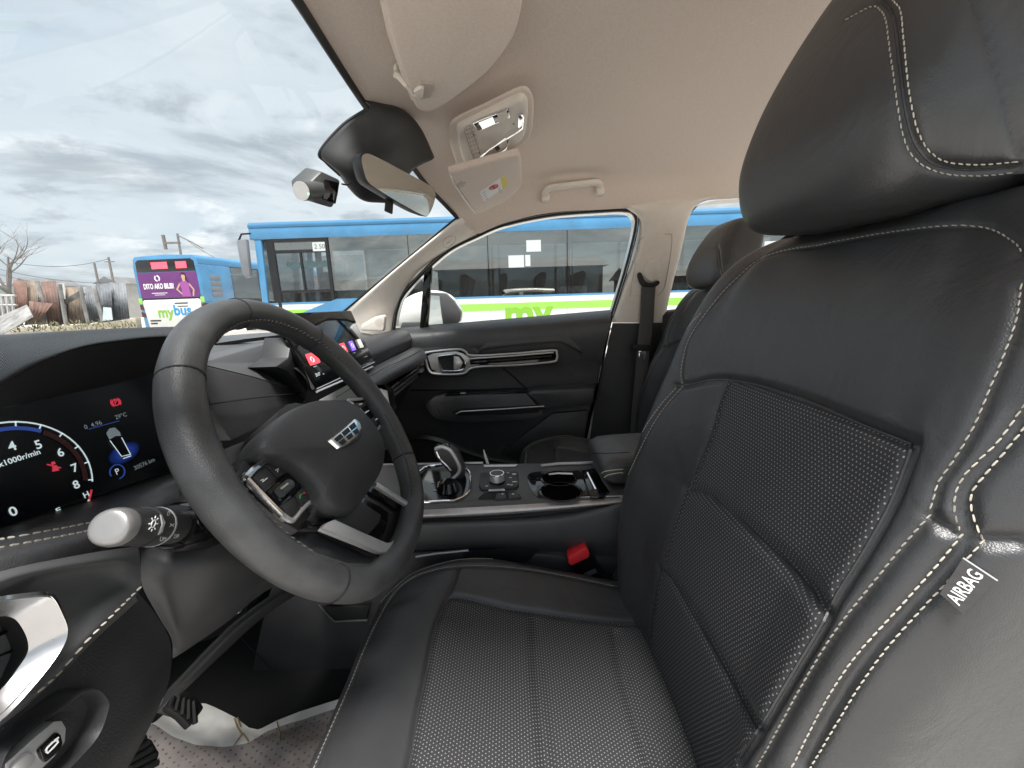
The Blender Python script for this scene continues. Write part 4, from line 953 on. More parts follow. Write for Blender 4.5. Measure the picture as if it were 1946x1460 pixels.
# ------------------------------------------------------------------ dashboard
M['hood_weave'] = mat('woven_texture_dash', (.017, .017, .018), .42)
def weave(m):
    nt = m.node_tree; N = nt.nodes; L = nt.links; b = N['Principled BSDF']
    uv = N.new('ShaderNodeTexCoord'); sp = N.new('ShaderNodeSeparateXYZ'); L.new(uv.outputs['UV'], sp.inputs[0])
    def mth(op, a, c=None):
        n = N.new('ShaderNodeMath'); n.operation = op
        for i, v in enumerate((a, c)):
            if v is None: continue
            if isinstance(v, (int, float)): n.inputs[i].default_value = v
            else: L.new(v, n.inputs[i])
        return n.outputs[0]
    s1 = mth('SINE', mth('MULTIPLY', mth('ADD', sp.outputs[0], sp.outputs[1]), 2 * math.pi)); s2 = mth('SINE', mth('MULTIPLY', mth('SUBTRACT', sp.outputs[0], sp.outputs[1]), 2 * math.pi))
    h = mth('MULTIPLY', mth('ADD', s1, 1.0), mth('ADD', s2, 1.0))
    bp = N.new('ShaderNodeBump'); bp.inputs['Strength'].default_value = 1.0; bp.inputs['Distance'].default_value = .0025; L.new(h, bp.inputs['Height']); L.new(bp.outputs[0], b.inputs['Normal'])
    mr = N.new('ShaderNodeMapRange'); mr.inputs[2].default_value = 4.0; mr.inputs[3].default_value = .45; mr.inputs[4].default_value = .34; L.new(h, mr.inputs[0]); L.new(mr.outputs[0], b.inputs['Roughness'])
weave(M['hood_weave'])
ds = thing('dashboard', 'black dashboard with woven texture hood, silver side vent and cream stitching', 'dashboard', (0, .45, .9))
C8 = (-260, -120, 0, 60, 150, 230, 300, 368)
rows = [[at(c, p, y=.60) for c, p in zip(C8, (650, 643, 637, 634, 628, 624, 622, 621))],
        [at(c, p, y=.46) for c, p in zip(C8, (658, 650, 641, 636, 629, 625, 622, 621))],
        [at(c, p, y=.40) for c, p in zip(C8, (720, 690, 662, 650, 639, 632, 628, 626))],
        [at(c, p, y=.345) for c, p in zip(C8, (830, 770, 708, 680, 654, 642, 635, 634))],
        [at(c, p, y=.333) for c, p in zip(C8, (870, 800, 730, 694, 660, 647, 640, 640))],
        [at(c, p, y=.345) for c, p in zip(C8, (884, 812, 742, 703, 667, 652, 645, 645))],
        [at(c, p, y=.406) for c, p in zip(C8, (850, 812, 777, 764, 744, 727, 706, 688))]]
sf = surf(rows, 7, 7)
gridmesh('cluster_hood', sf[:36], M['hood_weave'], ds, uvscale=(96, 40))
gridmesh('cluster_hood_underside', sf[35:], M['matte'], ds)
# top pad, whole width, down to the windscreen
net = [[(-.70, .66, 1.14), (-.4, .82, 1.13), (0, .88, 1.125), (.4, .82, 1.12), (.70, .66, 1.11)],
       [(-.70, .60, 1.165), (-.45, .66, 1.168), (-.15, .70, 1.15), (.3, .66, 1.115), (.69, .58, 1.10)],
       [at(0, 640, y=.56), at(200, 628, y=.58), at(430, 640, y=.60), Vector((.2, .52, 1.108)), at(752, 647, x=.68)],
       [Vector((-.60, .46, 1.15)), Vector((-.42, .48, 1.15)), Vector((-.25, .50, 1.12)), Vector((.2, .43, 1.09)), at(748, 655, x=.66)]]
gridmesh('top_pad', surf(net, 6, 8), M['soft_grey'], ds)
# faceted centre wedge seen through the wheel
fa = [at(380, 668, y=.62), at(470, 650, y=.60), at(552, 640, y=.52), at(545, 660, y=.49), at(533, 690, y=.47), at(575, 735, y=.42), at(592, 748, y=.405), at(480, 715, y=.41), at(378, 690, y=.43)]
MB().prism(fa, (.0, .03, -.04)).build('centre_wedge', M['soft_grey'], ds, bevel=.002)
fb = [at(378, 692, y=.428), at(480, 717, y=.408), at(592, 750, y=.402), at(560, 780, y=.395), at(440, 838, y=.39), at(415, 800, y=.40), at(390, 740, y=.41)]
MB().prism(fb, (.0, .04, 0)).build('centre_wedge_face', M['soft'], ds, bevel=.002)
MB().tube([at(398, 768, y=.396), at(470, 758, y=.392), at(585, 745, y=.396)], .0012, 5).build('wedge_joint', M['matte'], ds)
MB().tube([at(385, 660, y=.56), at(470, 647, y=.55), at(562, 636, y=.50)], .004, 6).build('wedge_rail', M['gloss'], ds, smooth=True)
MB().prism([at(*p, y=.385) for p in ((555, 640), (572, 655), (600, 735), (625, 742), (600, 770), (575, 735), (545, 705), (524, 697), (548, 680))], (0, .05, 0)).build('screen_support', M['soft'], ds, bevel=.003)
# centre stack and passenger side fascia: section swept along x
def sweep(name, prof, xs, m, bend=None):
    rows = [[Vector((x, y + (bend(x) if bend else 0), z)) for x in xs] for y, z in prof]
    return gridmesh(name, surf(rows, 4, 4), m, ds)
xs = (-.13, -.04, .1, .3, .5, .69)
sweep('fascia', [(.44, 1.10), (.39, 1.095), (.365, 1.07), (.37, 1.04), (.375, 1.02)], xs, M['soft'])
sweep('padded_beam', [(.375, 1.035), (.345, 1.032), (.322, 1.018), (.318, 1.0), (.33, .985), (.36, .98)], (.02, .1, .3, .45, .60, .655), M['leather'], lambda x: .012 * math.sin(x * 9))
for k in range(3): sweep('beam_rib', [(.37, .978 - .017 * k), (.334 + .004 * k, .976 - .017 * k), (.332 + .004 * k, .967 - .017 * k), (.37, .963 - .017 * k)], (.04, .1, .3, .45, .58, .62), [M['gloss'], M['soft'], M['satin']][k] if k < 2 else M['soft'])
sweep('lower_fascia', [(.375, .93), (.385, .90), (.42, .84), (.47, .76), (.52, .66), (.60, .55), (.80, .50)], xs, M['soft'])
MB().tube([at(602, 745, y=.345), at(660, 720, y=.345), at(708, 697, y=.345)], .0022, 6).build('silver_line', M['satin'], ds, smooth=True)
MB().tube([Vector((-.1, .330, 1.030)), Vector((.2, .337, 1.031)), Vector((.45, .325, 1.030)), Vector((.62, .325, 1.030))], .0008, 5).build('beam_seam', M['matte'], ds)
# round-cornered vent at the passenger end
vx = [at(*p, x=.60) for p in ((771, 690), (777, 674), (789, 670), (799, 680), (802, 694), (797, 712), (786, 716), (776, 708))]
cv_ = sum(vx, Vector()) / len(vx); rows = [[cv_ + (p - cv_) * s_ + Vector((-.0, k, 0)) for p in cr(vx, 4, True)] for s_, k in ((1.06, .03), (1.05, -.004), (.95, -.010), (.78, -.004), (.72, .02))]
mb = MB(); mb.grid(rows, True); mb.build('end_vent_frame', M['satin'], ds, smooth=True)
mk('end_vent_core', [cv_ + (p - cv_) * .78 + Vector((0, .012, 0)) for p in cr(vx, 4, True)], [tuple(range(32))], M['matte'], ds, smooth=False)
for k in (-.008, .008): MB().tube([cv_ + Vector((-.02, .004, k)), cv_ + Vector((.02, .0, k))], .0018, 6).build('vent_vane', M['satin'], ds, smooth=True)
# centre vent edge, the pinkish silver strip right of the wheel
MB().prism([at(*p, x=.02) for p in ((722, 738), (730, 730), (738, 742), (743, 775), (737, 784), (730, 768))], (.0, .03, 0)).build('centre_vent_frame', M['satin'], ds, bevel=.002)
MB().prism([at(*p, x=.03) for p in ((738, 730), (748, 738), (756, 776), (748, 800), (742, 775))], (.0, .03, 0)).build('centre_vent_core', M['matte'], ds, bevel=.002)
# under the cluster: stitched ledge, side vent panel, knee panels
C5 = (-260, -100, 40, 190, 340)
rows = [[at(c, p, y=y_) for c, p, y_ in zip(C5, (1075, 1035, 988, 940, 890), (.41,) * 5)], [at(c, p, y=y_) for c, p, y_ in zip(C5, (1085, 1050, 1005, 958, 905), (.37,) * 5)],
        [at(c, p, y=y_) for c, p, y_ in zip(C5, (1090, 1060, 1022, 985, 925), (.32, .32, .32, .335, .36))], [at(c, p, y=y_) for c, p, y_ in zip(C5, (1110, 1080, 1045, 1010, 950), (.292, .292, .295, .31, .35))],
        [at(c, p, y=y_) for c, p, y_ in zip(C5, (1150, 1120, 1085, 1050, 985), (.284, .284, .286, .305, .35))]]
gridmesh('stitched_ledge', surf(rows, 6, 8), M['leather'], ds)
bl = BVHTree.FromObject(bpy.data.objects['stitched_ledge'], bpy.context.evaluated_depsgraph_get()); offd = Vector((0, .45, .9))
def on_ledge(pts, bv=bl, off=offd, lift=.0004):
    return [p for p in (hit(bv, a, b, off, lift) for a, b in [(q.x, q.y) for q in cr([Vector((u, v, 0)) for u, v in pts], 10)]) if p]
for pts in (((-60, 1040), (0, 1026), (60, 1015), (120, 1004), (180, 992)), ((-60, 1056), (0, 1041), (60, 1030), (120, 1019), (182, 1006))):
    q = on_ledge(pts)
    if len(q) > 3: stitches('stitching', q, Vector((0, -.6, .8)), M['thread'], ds, .0046, .0062, .00075)
# outer panel with vent: bowl-shaped, edge at px 265
rows = [[at(-220, 1120, y=.284), at(-60, 1100, y=.285), at(60, 1072, y=.287), at(190, 1048, y=.30), at(262, 1038, y=.312)],
        [at(-220, 1150, y=.277), at(-60, 1128, y=.278), at(60, 1092, y=.282), at(200, 1066, y=.292), at(266, 1062, y=.305)],
        [at(-220, 1220, y=.284), at(-60, 1180, y=.288), at(70, 1112, y=.295), at(196, 1082, y=.302), at(268, 1100, y=.302)],
        [at(-220, 1320, y=.284), at(-60, 1260, y=.288), at(110, 1160, y=.296), at(206, 1116, y=.304), at(268, 1118, y=.300)],
        [at(-220, 1400, y=.280), at(-60, 1340, y=.282), at(90, 1260, y=.288), at(190, 1170, y=.292), at(262, 1126, y=.300)],
        [at(-220, 1480, y=.279), at(-60, 1410, y=.280), at(62, 1325, y=.283), at(170, 1214, y=.288), at(258, 1134, y=.298)],
        [at(-220, 1490, y=.292), at(-60, 1420, y=.292), at(66, 1332, y=.296), at(175, 1222, y=.302), at(262, 1142, y=.312)]]
gridmesh('side_panel', surf(rows, 7, 7), M['soft_grey'], ds)
bsp = BVHTree.FromObject(bpy.data.objects['side_panel'], bpy.context.evaluated_depsgraph_get())
q = on_ledge(((264, 1119), (225, 1158), (174, 1209), (138, 1250), (108, 1284), (60, 1326)), bsp, offd, .0022)
if len(q) > 3: stitches('stitching', q, Vector((0, -1, .2)), M['thread'], ds, .0046, .0066, .0007)
vo_ = cr([at(*p, y=.272) for p in ((-40, 1150), (0, 1141), (50, 1134), (86, 1132), (101, 1141), (114, 1166), (125, 1196), (118, 1224), (92, 1262), (55, 1308), (0, 1366), (-60, 1400), (-90, 1280))], 4, True)
vi_ = cr([at(*p, y=.280) for p in ((-40, 1180), (0, 1172), (16, 1172), (32, 1180), (48, 1205), (54, 1228), (50, 1246), (34, 1270), (20, 1290), (0, 1312), (-30, 1340), (-55, 1345), (-60, 1260))], 4, True)
n_ = len(vo_); rows = [[p + Vector((0, .014, 0)) for p in vo_], vo_, [a.lerp(b, .08) + Vector((0, -.003, 0)) for a, b in zip(vo_, vi_)], [a.lerp(b, .5) + Vector((0, -.001, 0)) for a, b in zip(vo_, vi_)], vi_]
mb = MB(); mb.grid(rows, True); mb.build('side_vent_frame', M['vent_metal'], ds, smooth=True, angle=50)
mb = MB(); mb.grid([[p + Vector((0, .001, 0)) for p in vi_], [p + Vector((0, .036, 0)) for p in vi_]], True); mb.build('side_vent_throat', M['matte'], ds, smooth=True)
MB().tube([p + Vector((0, .001, 0)) for p in vo_], .0022, 6, closed=True).build('side_vent_rim', M['chrome'], ds, smooth=True)
mk('side_vent_core', [p + Vector((0, .030, 0)) for p in vi_], [tuple(range(n_))], M['matte'], ds, smooth=False)
for a, b in (((-40, 1222), (34, 1190)), ((-40, 1262), (46, 1226)), ((-40, 1300), (30, 1262))): MB().prism([at(*a, y=.288), at(*b, y=.288), at(b[0], b[1] + 6, y=.290), at(a[0], a[1] + 6, y=.290)], (0, .02, -.002)).build('vent_vane', M['gloss'], ds, bevel=.001)
# textured knee panel and boot release switch
rows = [[at(260, 1124, y=.318), at(178, 1216, y=.305), at(112, 1288, y=.300), at(30, 1366, y=.295), at(-120, 1480, y=.292)], [at(296, 1168, y=.315), at(215, 1262, y=.298), at(150, 1340, y=.29), at(60, 1410, y=.285), at(-100, 1520, y=.285)],
        [at(324, 1222, y=.325), at(262, 1310, y=.305), at(200, 1385, y=.295), at(110, 1460, y=.288), at(-60, 1580, y=.285)], [at(322, 1290, y=.335), at(282, 1360, y=.318), at(225, 1430, y=.305), at(150, 1510, y=.295), at(-20, 1640, y=.29)],
        [at(300, 1350, y=.36), at(262, 1425, y=.345), at(215, 1500, y=.33), at(150, 1580, y=.32), at(-20, 1720, y=.31)]]
gridmesh('knee_panel', surf(rows, 6, 6), M['grain'], ds)
so = cr([at(*p, y=.279) for p in ((0, 1436), (52, 1388), (108, 1348), (160, 1312), (186, 1310), (203, 1330), (203, 1350), (182, 1402), (120, 1470), (40, 1540), (-20, 1530))], 4, True)
c = sum(so, Vector()) / len(so); rows = [[c + (p - c) * s_ + Vector((0, k, 0)) for p in so] for s_, k in ((1.02, .02), (1.0, .002), (.96, -.002), (.9, .002), (.86, .010))]
mb = MB(); mb.grid(rows, True); mb.f.append(tuple(4 * len(so) + i for i in range(len(so)))); mb.build('switch_pod', M['soft'], ds, smooth=True)
MB().prism([at(*p, y=.280) for p in ((10, 1452), (66, 1402), (104, 1371), (118, 1370), (126, 1384), (124, 1410), (104, 1438), (60, 1480), (10, 1510))], (0, .02, 0)).build('switch_bezel', M['satin'], ds, bevel=.003)
sw_ = MB().prism([at(*p, y=.278) for p in ((74, 1426), (110, 1391), (117, 1396), (121, 1412), (116, 1426), (88, 1450), (80, 1440))], (0, .01, 0)).build('boot_release_switch', M['gloss'], ds, bevel=.001)
MB().tube([at(*p, y=.2768) for p in ((88, 1428), (91, 1431), (102, 1420), (110, 1411), (108, 1406), (100, 1411), (90, 1421), (87, 1427))], .0006, 5).build('boot_symbol', M['white_print'], sw_)
MB().tube([at(*p, y=.2768) for p in ((104, 1407), (111, 1402))], .0005, 5).build('boot_symbol', M['white_print'], sw_)
sw2 = MB().prism([at(*p, y=.277) for p in ((24, 1458), (58, 1428), (70, 1434), (72, 1446), (40, 1478), (24, 1476))], (0, .012, 0)).build('dimmer_wheel', M['satin'], ds, bevel=.002)
# panel under the column, between knee panel and wheel
rows = [[at(268, 1030, y=.335), at(330, 1015, y=.315), at(420, 985, y=.285), at(520, 940, y=.27), at(600, 900, y=.27)], [at(268, 1062, y=.325), at(330, 1070, y=.300), at(430, 1060, y=.275), at(530, 1010, y=.262), at(620, 960, y=.262)],
        [at(270, 1112, y=.325), at(335, 1130, y=.302), at(430, 1110, y=.280), at(530, 1060, y=.267), at(620, 1010, y=.267)], [at(300, 1170, y=.33), at(345, 1180, y=.312), at(430, 1148, y=.290), at(520, 1090, y=.28), at(620, 1040, y=.28)],
        [at(326, 1215, y=.34), at(352, 1215, y=.325), at(428, 1168, y=.305), at(512, 1108, y=.295), at(620, 1060, y=.295)], [at(328, 1252, y=.35), at(360, 1232, y=.338), at(432, 1182, y=.325), at(515, 1118, y=.31), at(620, 1075, y=.31)]]
gridmesh('column_panel', surf(rows, 6, 6), M['soft'], ds)
rows = [[at(318, 1310, y=.36), at(400, 1225, y=.345), at(480, 1155, y=.335), at(620, 1060, y=.33)], [at(330, 1320, y=.44), at(420, 1235, y=.42), at(520, 1150, y=.40), at(640, 1080, y=.39)]]
gridmesh('under_panel', surf(rows, 3, 4), M['soft'], ds, thick=.006)
rows = [[at(300, 1352, y=.362), at(390, 1260, y=.35), at(470, 1180, y=.34), at(600, 1085, y=.335)], [at(318, 1312, y=.355), at(400, 1228, y=.342), at(480, 1158, y=.332), at(600, 1070, y=.33)]]
gridmesh('under_panel_edge', surf(rows, 2, 4), M['soft_grey'], ds)
p = at(451, 1158, y=.33); MB().box(p - Vector((.004, .004, .003)), p + Vector((.004, .004, .003))).build('adjust_lever_end', M['satin'], ds, bevel=.001)

# ------------------------------------------------------------------ instrument display
M['lit_white'] = mat('lit_white_symbol', (.66, .78, .80), .5, emit=.20)
M['lit_grey'] = mat('lit_grey_symbol', (.22, .27, .29), .5, emit=.14)
M['lit_red'] = mat('lit_red_symbol', (.60, .04, .07), .5, emit=.22)
M['lit_blue'] = mat('lit_blue_band', (.02, .05, .22), .5, emit=.28)
M['lit_glow'] = mat('lit_blue_glow', (.010, .022, .12), .5, emit=.22)
M['display'] = mat('display_black', (.003, .004, .006), .25, spec=.35, noise=(8, .2))
cl = thing('instrument_display', 'wide dark instrument display with a lit rev counter behind the steering wheel', 'display', (-.4, .41, 1.08))
O_ = at(230, 850, y=.404); nC = Vector((0, -.985, .17)).normalized()
oc_ = lambda px, py, l=0.0: at(px, py, o=O_, n=nC) + nC * l
MB().prism([oc_(*p) for p in ((-220, 830), (0, 777), (150, 744), (300, 706), (372, 691), (380, 876), (330, 893), (150, 950), (0, 1004), (-220, 1085))], -nC * .02).build('display_face', M['display'], cl)
X_, Y_ = Vector((1, 0, 0)), nC.cross(Vector((1, 0, 0))).normalized()
Y_ = -Y_ if Y_.z < 0 else Y_
cc = oc_(37, 925, .0006); rad = (oc_(176, 915, .0006) - cc).length
def arc(r, a0, a1, n=40, lift=0.0): return [cc + X_ * (r * math.cos(R(a0 + (a1 - a0) * k / n))) + Y_ * (r * math.sin(R(a0 + (a1 - a0) * k / n))) + nC * lift for k in range(n + 1)]
def band(name, r0, r1, a0, a1, m, lift=0.0):
    i, o = arc(r0, a0, a1, 40, lift), arc(r1, a0, a1, 40, lift)
    mb = MB(); mb.grid([i, o]); return mb.build(name, m, cl)
band('dial_arc', rad * .975, rad, -22, 225, M['lit_white'])
band('dial_blue_band', rad * .86, rad * .92, 52, 225, M['lit_blue'])
band('dial_red_band', rad * .84, rad * .92, -20, 50, mat('dim_red_band', (.05, .012, .012), .5, emit=.05))
band('temperature_arc', rad * .965, rad, -62, -40, M['lit_white']); band('temperature_arc', rad * .965, rad, -40, -30, M['lit_red'])
mb = MB()
for k in range(13):
    a = R(-20 + k * 18.5); e = Vector(X_ * math.cos(a) + Y_ * math.sin(a)); s_ = Vector(-X_ * math.sin(a) + Y_ * math.cos(a)) * .0006
    mb.add([cc + e * (rad * .92) - s_, cc + e * rad - s_, cc + e * rad + s_, cc + e * (rad * .92) + s_], [(0, 1, 2, 3)])
mb.build('dial_ticks', M['lit_white'], cl)
for ch, px, py, sz in (('4', 22, 849, .0105), ('5', 72, 846, .0105), ('6', 114, 861, .0105), ('7', 141, 890, .0105), ('8', 144, 922, .0105), ('0', 24, 973, .0105), ('H', 163, 941, .0075), ('x1000r/min', 37, 871, .0062), ('3', -30, 868, .0105), ('2', -60, 905, .0105)):
    text('dial_figure', ch, M['lit_white'], cl, oc_(px, py, .0006), X_, Y_, sz, bold=.02)
text('display_reading', '0  4.96', M['lit_grey'], cl, oc_(176, 808, .0006), X_, Y_, .006, bold=.01)
text('display_reading', '29°C', M['lit_grey'], cl, oc_(229, 791, .0006), X_, Y_, .006, bold=.01)
text('display_reading', '30576 km', M['lit_grey'], cl, oc_(274, 882, .0006), X_, Y_, .0062, bold=.01)
MB().tube([oc_(168, 816, .0004), oc_(226, 800, .0004)], .0004, 4).build('divider_line', M['lit_blue'], cl)
c = oc_(219, 765, .0006); r_ = (oc_(225, 764, .0006) - c).length
MB().tube([c + X_ * (r_ * math.cos(R(k * 20))) + Y_ * (r_ * math.sin(R(k * 20))) for k in range(18)], .0006, 5, closed=True).build('brake_warning', M['lit_red'], cl)
text('brake_warning', 'P', M['lit_red'], cl, c, X_, Y_, .006, bold=.03)
for s_ in (0, 180): MB().tube([c + X_ * (1.5 * r_ * math.cos(R(s_ + k * 12))) + Y_ * (1.5 * r_ * math.sin(R(s_ + k * 12))) for k in range(-4, 5)], .0006, 5).build('brake_warning', M['lit_red'], cl)
c = oc_(103, 887, .0006)
mb = MB(); mb.tube([c + Y_ * .002, c + Y_ * .0045], .0012, 6); mb.tube([c - Y_ * .004 - X_ * .001, c + Y_ * .001], [.0024, .0013], 6); mb.tube([c - X_ * .0045 + Y_ * .004, c + X_ * .0035 - Y_ * .003], .0006, 5); mb.build('belt_warning', M['lit_red'], cl)
c = oc_(222, 897, .0006); text('gear_letter', 'P', M['lit_white'], cl, c, X_, Y_, .0085)
MB().tube([c + X_ * (.0072 * math.cos(R(k * 12))) + Y_ * (.0072 * math.sin(R(k * 12))) for k in range(-8, 17)], .0006, 5).build('gear_ring', M['lit_blue'], cl)
c = oc_(110, 977, .0006); mb = MB(); mb.tube([c - Y_ * .002, c + Y_ * .005], .0005, 5)
for k in (.001, .003, .0048): mb.tube([c + Y_ * k, c + Y_ * k + X_ * .0028], .0004, 5)
for k in (-.0022, -.0042): mb.tube([c - X_ * .0055 + Y_ * k, c + X_ * .0055 + Y_ * k], .0004, 5)
mb.build('temperature_symbol', M['lit_white'], cl)
# little car picture with its blue pool of light
mb = MB(); c = oc_(236, 861, .0003); e1, e2 = oc_(262, 853, .0003) - c, oc_(238, 843, .0003) - c
for q_, (f_, em) in enumerate(((1.12, .012), (1.0, .03), (.86, .06), (.72, .10), (.58, .14))):
    MB().add([c + nC * .0001 * q_] + [c + nC * .0001 * q_ + e1 * (f_ * math.cos(R(k * 15))) + e2 * (f_ * math.sin(R(k * 15))) for k in range(24)], [(0, 1 + k, 1 + (k + 1) % 24) for k in range(24)]).build('blue_glow', mat('lit_blue_glow', (.02, .05 , .30), .6, spec=.1, emit=em) if q_ else mat('lit_blue_glow', (.005, .012, .06), .6, spec=.1, emit=.1), cl)
MB().prism([oc_(*p, .0009) for p in ((201, 824), (207, 816), (217, 815), (226, 823), (229, 832), (246, 864), (234, 872), (229, 868), (207, 838))], -nC * .0004).build('car_picture', M['display'], cl)
MB().prism([oc_(*p, .0012) for p in ((200, 824), (206, 815), (216, 813), (226, 822), (228, 829), (218, 829), (206, 836))], -nC * .0002).build('car_picture_bonnet', M['lit_grey'], cl)
for q in (((207, 838), (229, 868), (246, 864)), ((229, 832), (246, 864)), ((232, 872), (247, 867))): MB().tube([oc_(*p, .0012) for p in q], .0005, 4).build('car_picture_line', M['lit_white'], cl)

# ------------------------------------------------------------------ centre screen
sc = thing('centre_screen', 'wide black touchscreen with coloured app icons standing on the dashboard', 'touchscreen', (.0, .37, 1.12))
TL, TR, BR, BL = at(525, 596, y=.398), at(667, 590, y=.398), at(711.5, 688.5, y=.352), at(601.5, 739.5, y=.352)
cS = (TL + TR + BR + BL) / 4; nS = (TR - TL).cross(BL - TL).normalized()
if nS.y > 0: nS = -nS
os_ = lambda px, py, l=0.0: at(px, py, o=cS, n=nS) + nS * l
body = [os_(*p) for p in ((525, 596), (667, 590), (711.5, 688.5), (601.5, 739.5))]
MB().prism(body, -nS * .012).build('screen_body', M['gloss'], sc, bevel=.002)
sx = (os_(660, 715) - os_(601, 739)).normalized(); sx = (body[2] - body[3]).normalized(); sy = nS.cross(sx); sy = sy if sy.z > 0 else -sy
MB().tube([body[3] + nS * .0008, body[2] + nS * .0008], .0010, 5).build('bottom_edge', M['satin'], sc)
def icon(px, py, w, h, m, name='app_icon'):
    c = os_(px, py, .0012); pts = []
    for (a, b, q) in ((1, 1, 0), (-1, 1, 90), (-1, -1, 180), (1, -1, 270)):
        for k in range(4): pts.append(c + sx * (a * (w / 2 - .003) + .003 * math.cos(R(q + k * 30))) + sy * (b * (h / 2 - .003) + .003 * math.sin(R(q + k * 30))))
    return MB().prism(pts, -nS * .0005).build(name, m, sc)
icol = {'r': mat('lit_red_icon', (.80, .045, .06), .4, emit=.75), 'p': mat('lit_violet_icon', (.16, .08, .62), .4, emit=.75), 'g': mat('lit_grey_icon', (.45, .43, .40), .4, emit=.45)}
icon(652.5, 662, .026, .023, icol['r']); icon(669, 657.5, .024, .023, icol['p']); icon(684, 653, .024, .022, icol['g']); icon(594, 682, .040, .022, icol['r'])
for px, py in ((652.5, 662), (684, 653), (669, 657.5), (592, 684)):
    c = os_(px, py, .0016); MB().tube([c + sx * (.005 * math.cos(R(k * 30))) + sy * (.005 * math.sin(R(k * 30))) for k in range(12)], .0008, 4, closed=True).build('icon_symbol', M['lit_white'], sc)
text('screen_time', '20:07', M['lit_white'], sc, os_(603, 712.5, .0012), sx, sy, .0085)
for px, py, w in ((614, 711, .006), (655, 677, .014), (673, 671, .010), (688, 666, .012), (598, 697, .012), (695, 678, .016)): 
    c = os_(px, py, .0012); MB().prism([c - sx * w / 2 - sy * .0009, c + sx * w / 2 - sy * .0009, c + sx * w / 2 + sy * .0009, c - sx * w / 2 + sy * .0009], -nS * .0004).build('icon_caption', M['lit_grey'], sc)
# ------------------------------------------------------------------ steering wheel
WC = Vector((-.3695, .2238, 1.0416)); TW = R(28.6)
nW = Vector((0, -math.cos(TW), math.sin(TW))); eX = Vector((1, 0, 0)); eY = nW.cross(eX); eY = eY if eY.z > 0 else -eY
RW, RT = .1725, .0165
sw = thing('steering_wheel', 'black leather steering wheel with a shield emblem on its centre pad', 'steering wheel', WC)
ow = lambda px, py, l=0.0: at(px, py, o=WC + nW * l, n=nW)
r6 = lambda x, y, l=0.0: ow(280 + x / 2.355, 560 + y / 2.355, l)
r8 = lambda x, y, l=0.0: ow(440 + x / 4.563, 580 + y / 4.563, l)
def rimc(a):
    r = RW; c, s = math.cos(a), math.sin(a)
    if s < -.80: r *= 1 - .055 * ((-s - .80) / .2) ** 1.2      # slightly flattened bottom
    return WC + (eX * c + eY * s) * r
rows = []; na, nb = 144, 20; uvr = []
for i in range(na + 1):
    a = 2 * math.pi * i / na; c = rimc(a); e = (c - WC).normalized(); row = []
    grip = 1 + .10 * math.exp(-((math.degrees(a) - 20) % 360 - 0) ** 2 / 500) + .10 * math.exp(-((math.degrees(a) - 160) / 22) ** 2)
    for k in range(nb):
        b = 2 * math.pi * k / nb
        row.append(c + e * (RT * .98 * grip * math.cos(b)) + nW * (RT * 1.08 * math.sin(b)))
    rows.append(row)
mb = MB(); mb.grid(rows, True); mb.build('rim', M['rim_leather'], sw, smooth=True, angle=80)
def rim_ring(a, r=.0011, m='matte', name='rim_seam'):
    c = rimc(a); e = (c - WC).normalized()
    MB().tube([c + e * (RT * .985 * math.cos(R(k * 15))) + nW * (RT * 1.085 * math.sin(R(k * 15))) for k in range(24)], r, 5, closed=True).build(name, M[m], sw, smooth=True)
def ang_of(px, py):
    p = ow(px, py) - WC; return math.atan2(p.dot(eY), p.dot(eX))
for q in ((335, 718), (594, 648), (778, 874), (634, 1112), (440, 585)): rim_ring(ang_of(*q))
def rim_stitch(a0, a1):
    path = []; n = 60
    for i in range(n + 1):
        a = a0 + (a1 - a0) * i / n; c = rimc(a); e = (c - WC).normalized(); b = R(150)
        path.append(c + e * (RT * math.cos(b)) + nW * (RT * 1.1 * math.sin(b)))
    mb = MB()
    for j, (p, t) in enumerate(resample(path, .0036)):
        e = (p - WC).normalized(); s_ = .0022 if j % 2 else -.0022
        mb.tube([p - t * .0016 + nW * s_, p + nW * .0004 - e * .0006, p + t * .0016 - nW * s_], .0007, 4)
    mb.build('rim_stitching', M['thread_dim'], sw, kind='stuff')
rim_stitch(R(20), R(118)); rim_stitch(R(-62), R(-8)); rim_stitch(R(150), R(205))
def pillow(name, parent, out, m, th, nrm, prof, cap=True, angle=60):
    n = len(out); c = sum(out, Vector()) / n; mb = MB()
    mb.grid([[c + (p - c) * s_ + nrm * (th * k) for p in out] for s_, k in prof], True)
    if cap: k = (len(prof) - 1) * n; mb.f.append(tuple(k + i for i in range(n)))
    return mb.build(name, m, parent, smooth=True, angle=angle)
DOME = ((.97, -1.0), (1.0, -.4), (1.0, -.1), (.985, .18), (.95, .36), (.88, .5), (.72, .68), (.5, .82), (.25, .9), (.02, .92))
pad = cr([r6(*p) for p in ((481, 690), (490, 655), (520, 615), (580, 560), (650, 512), (735, 482), (800, 477), (862, 480), (925, 508), (975, 555), (1020, 615), (1043, 665), (1050, 725), (1040, 780), (1015, 838), (975, 895), (930, 960), (905, 982), (880, 990), (830, 984), (785, 962), (755, 930), (740, 888), (712, 842), (675, 805), (630, 775), (575, 752), (515, 732), (490, 715))], 4, True)
pillow('centre_pad', sw, pad, M['grain'], .024, nW, DOME)
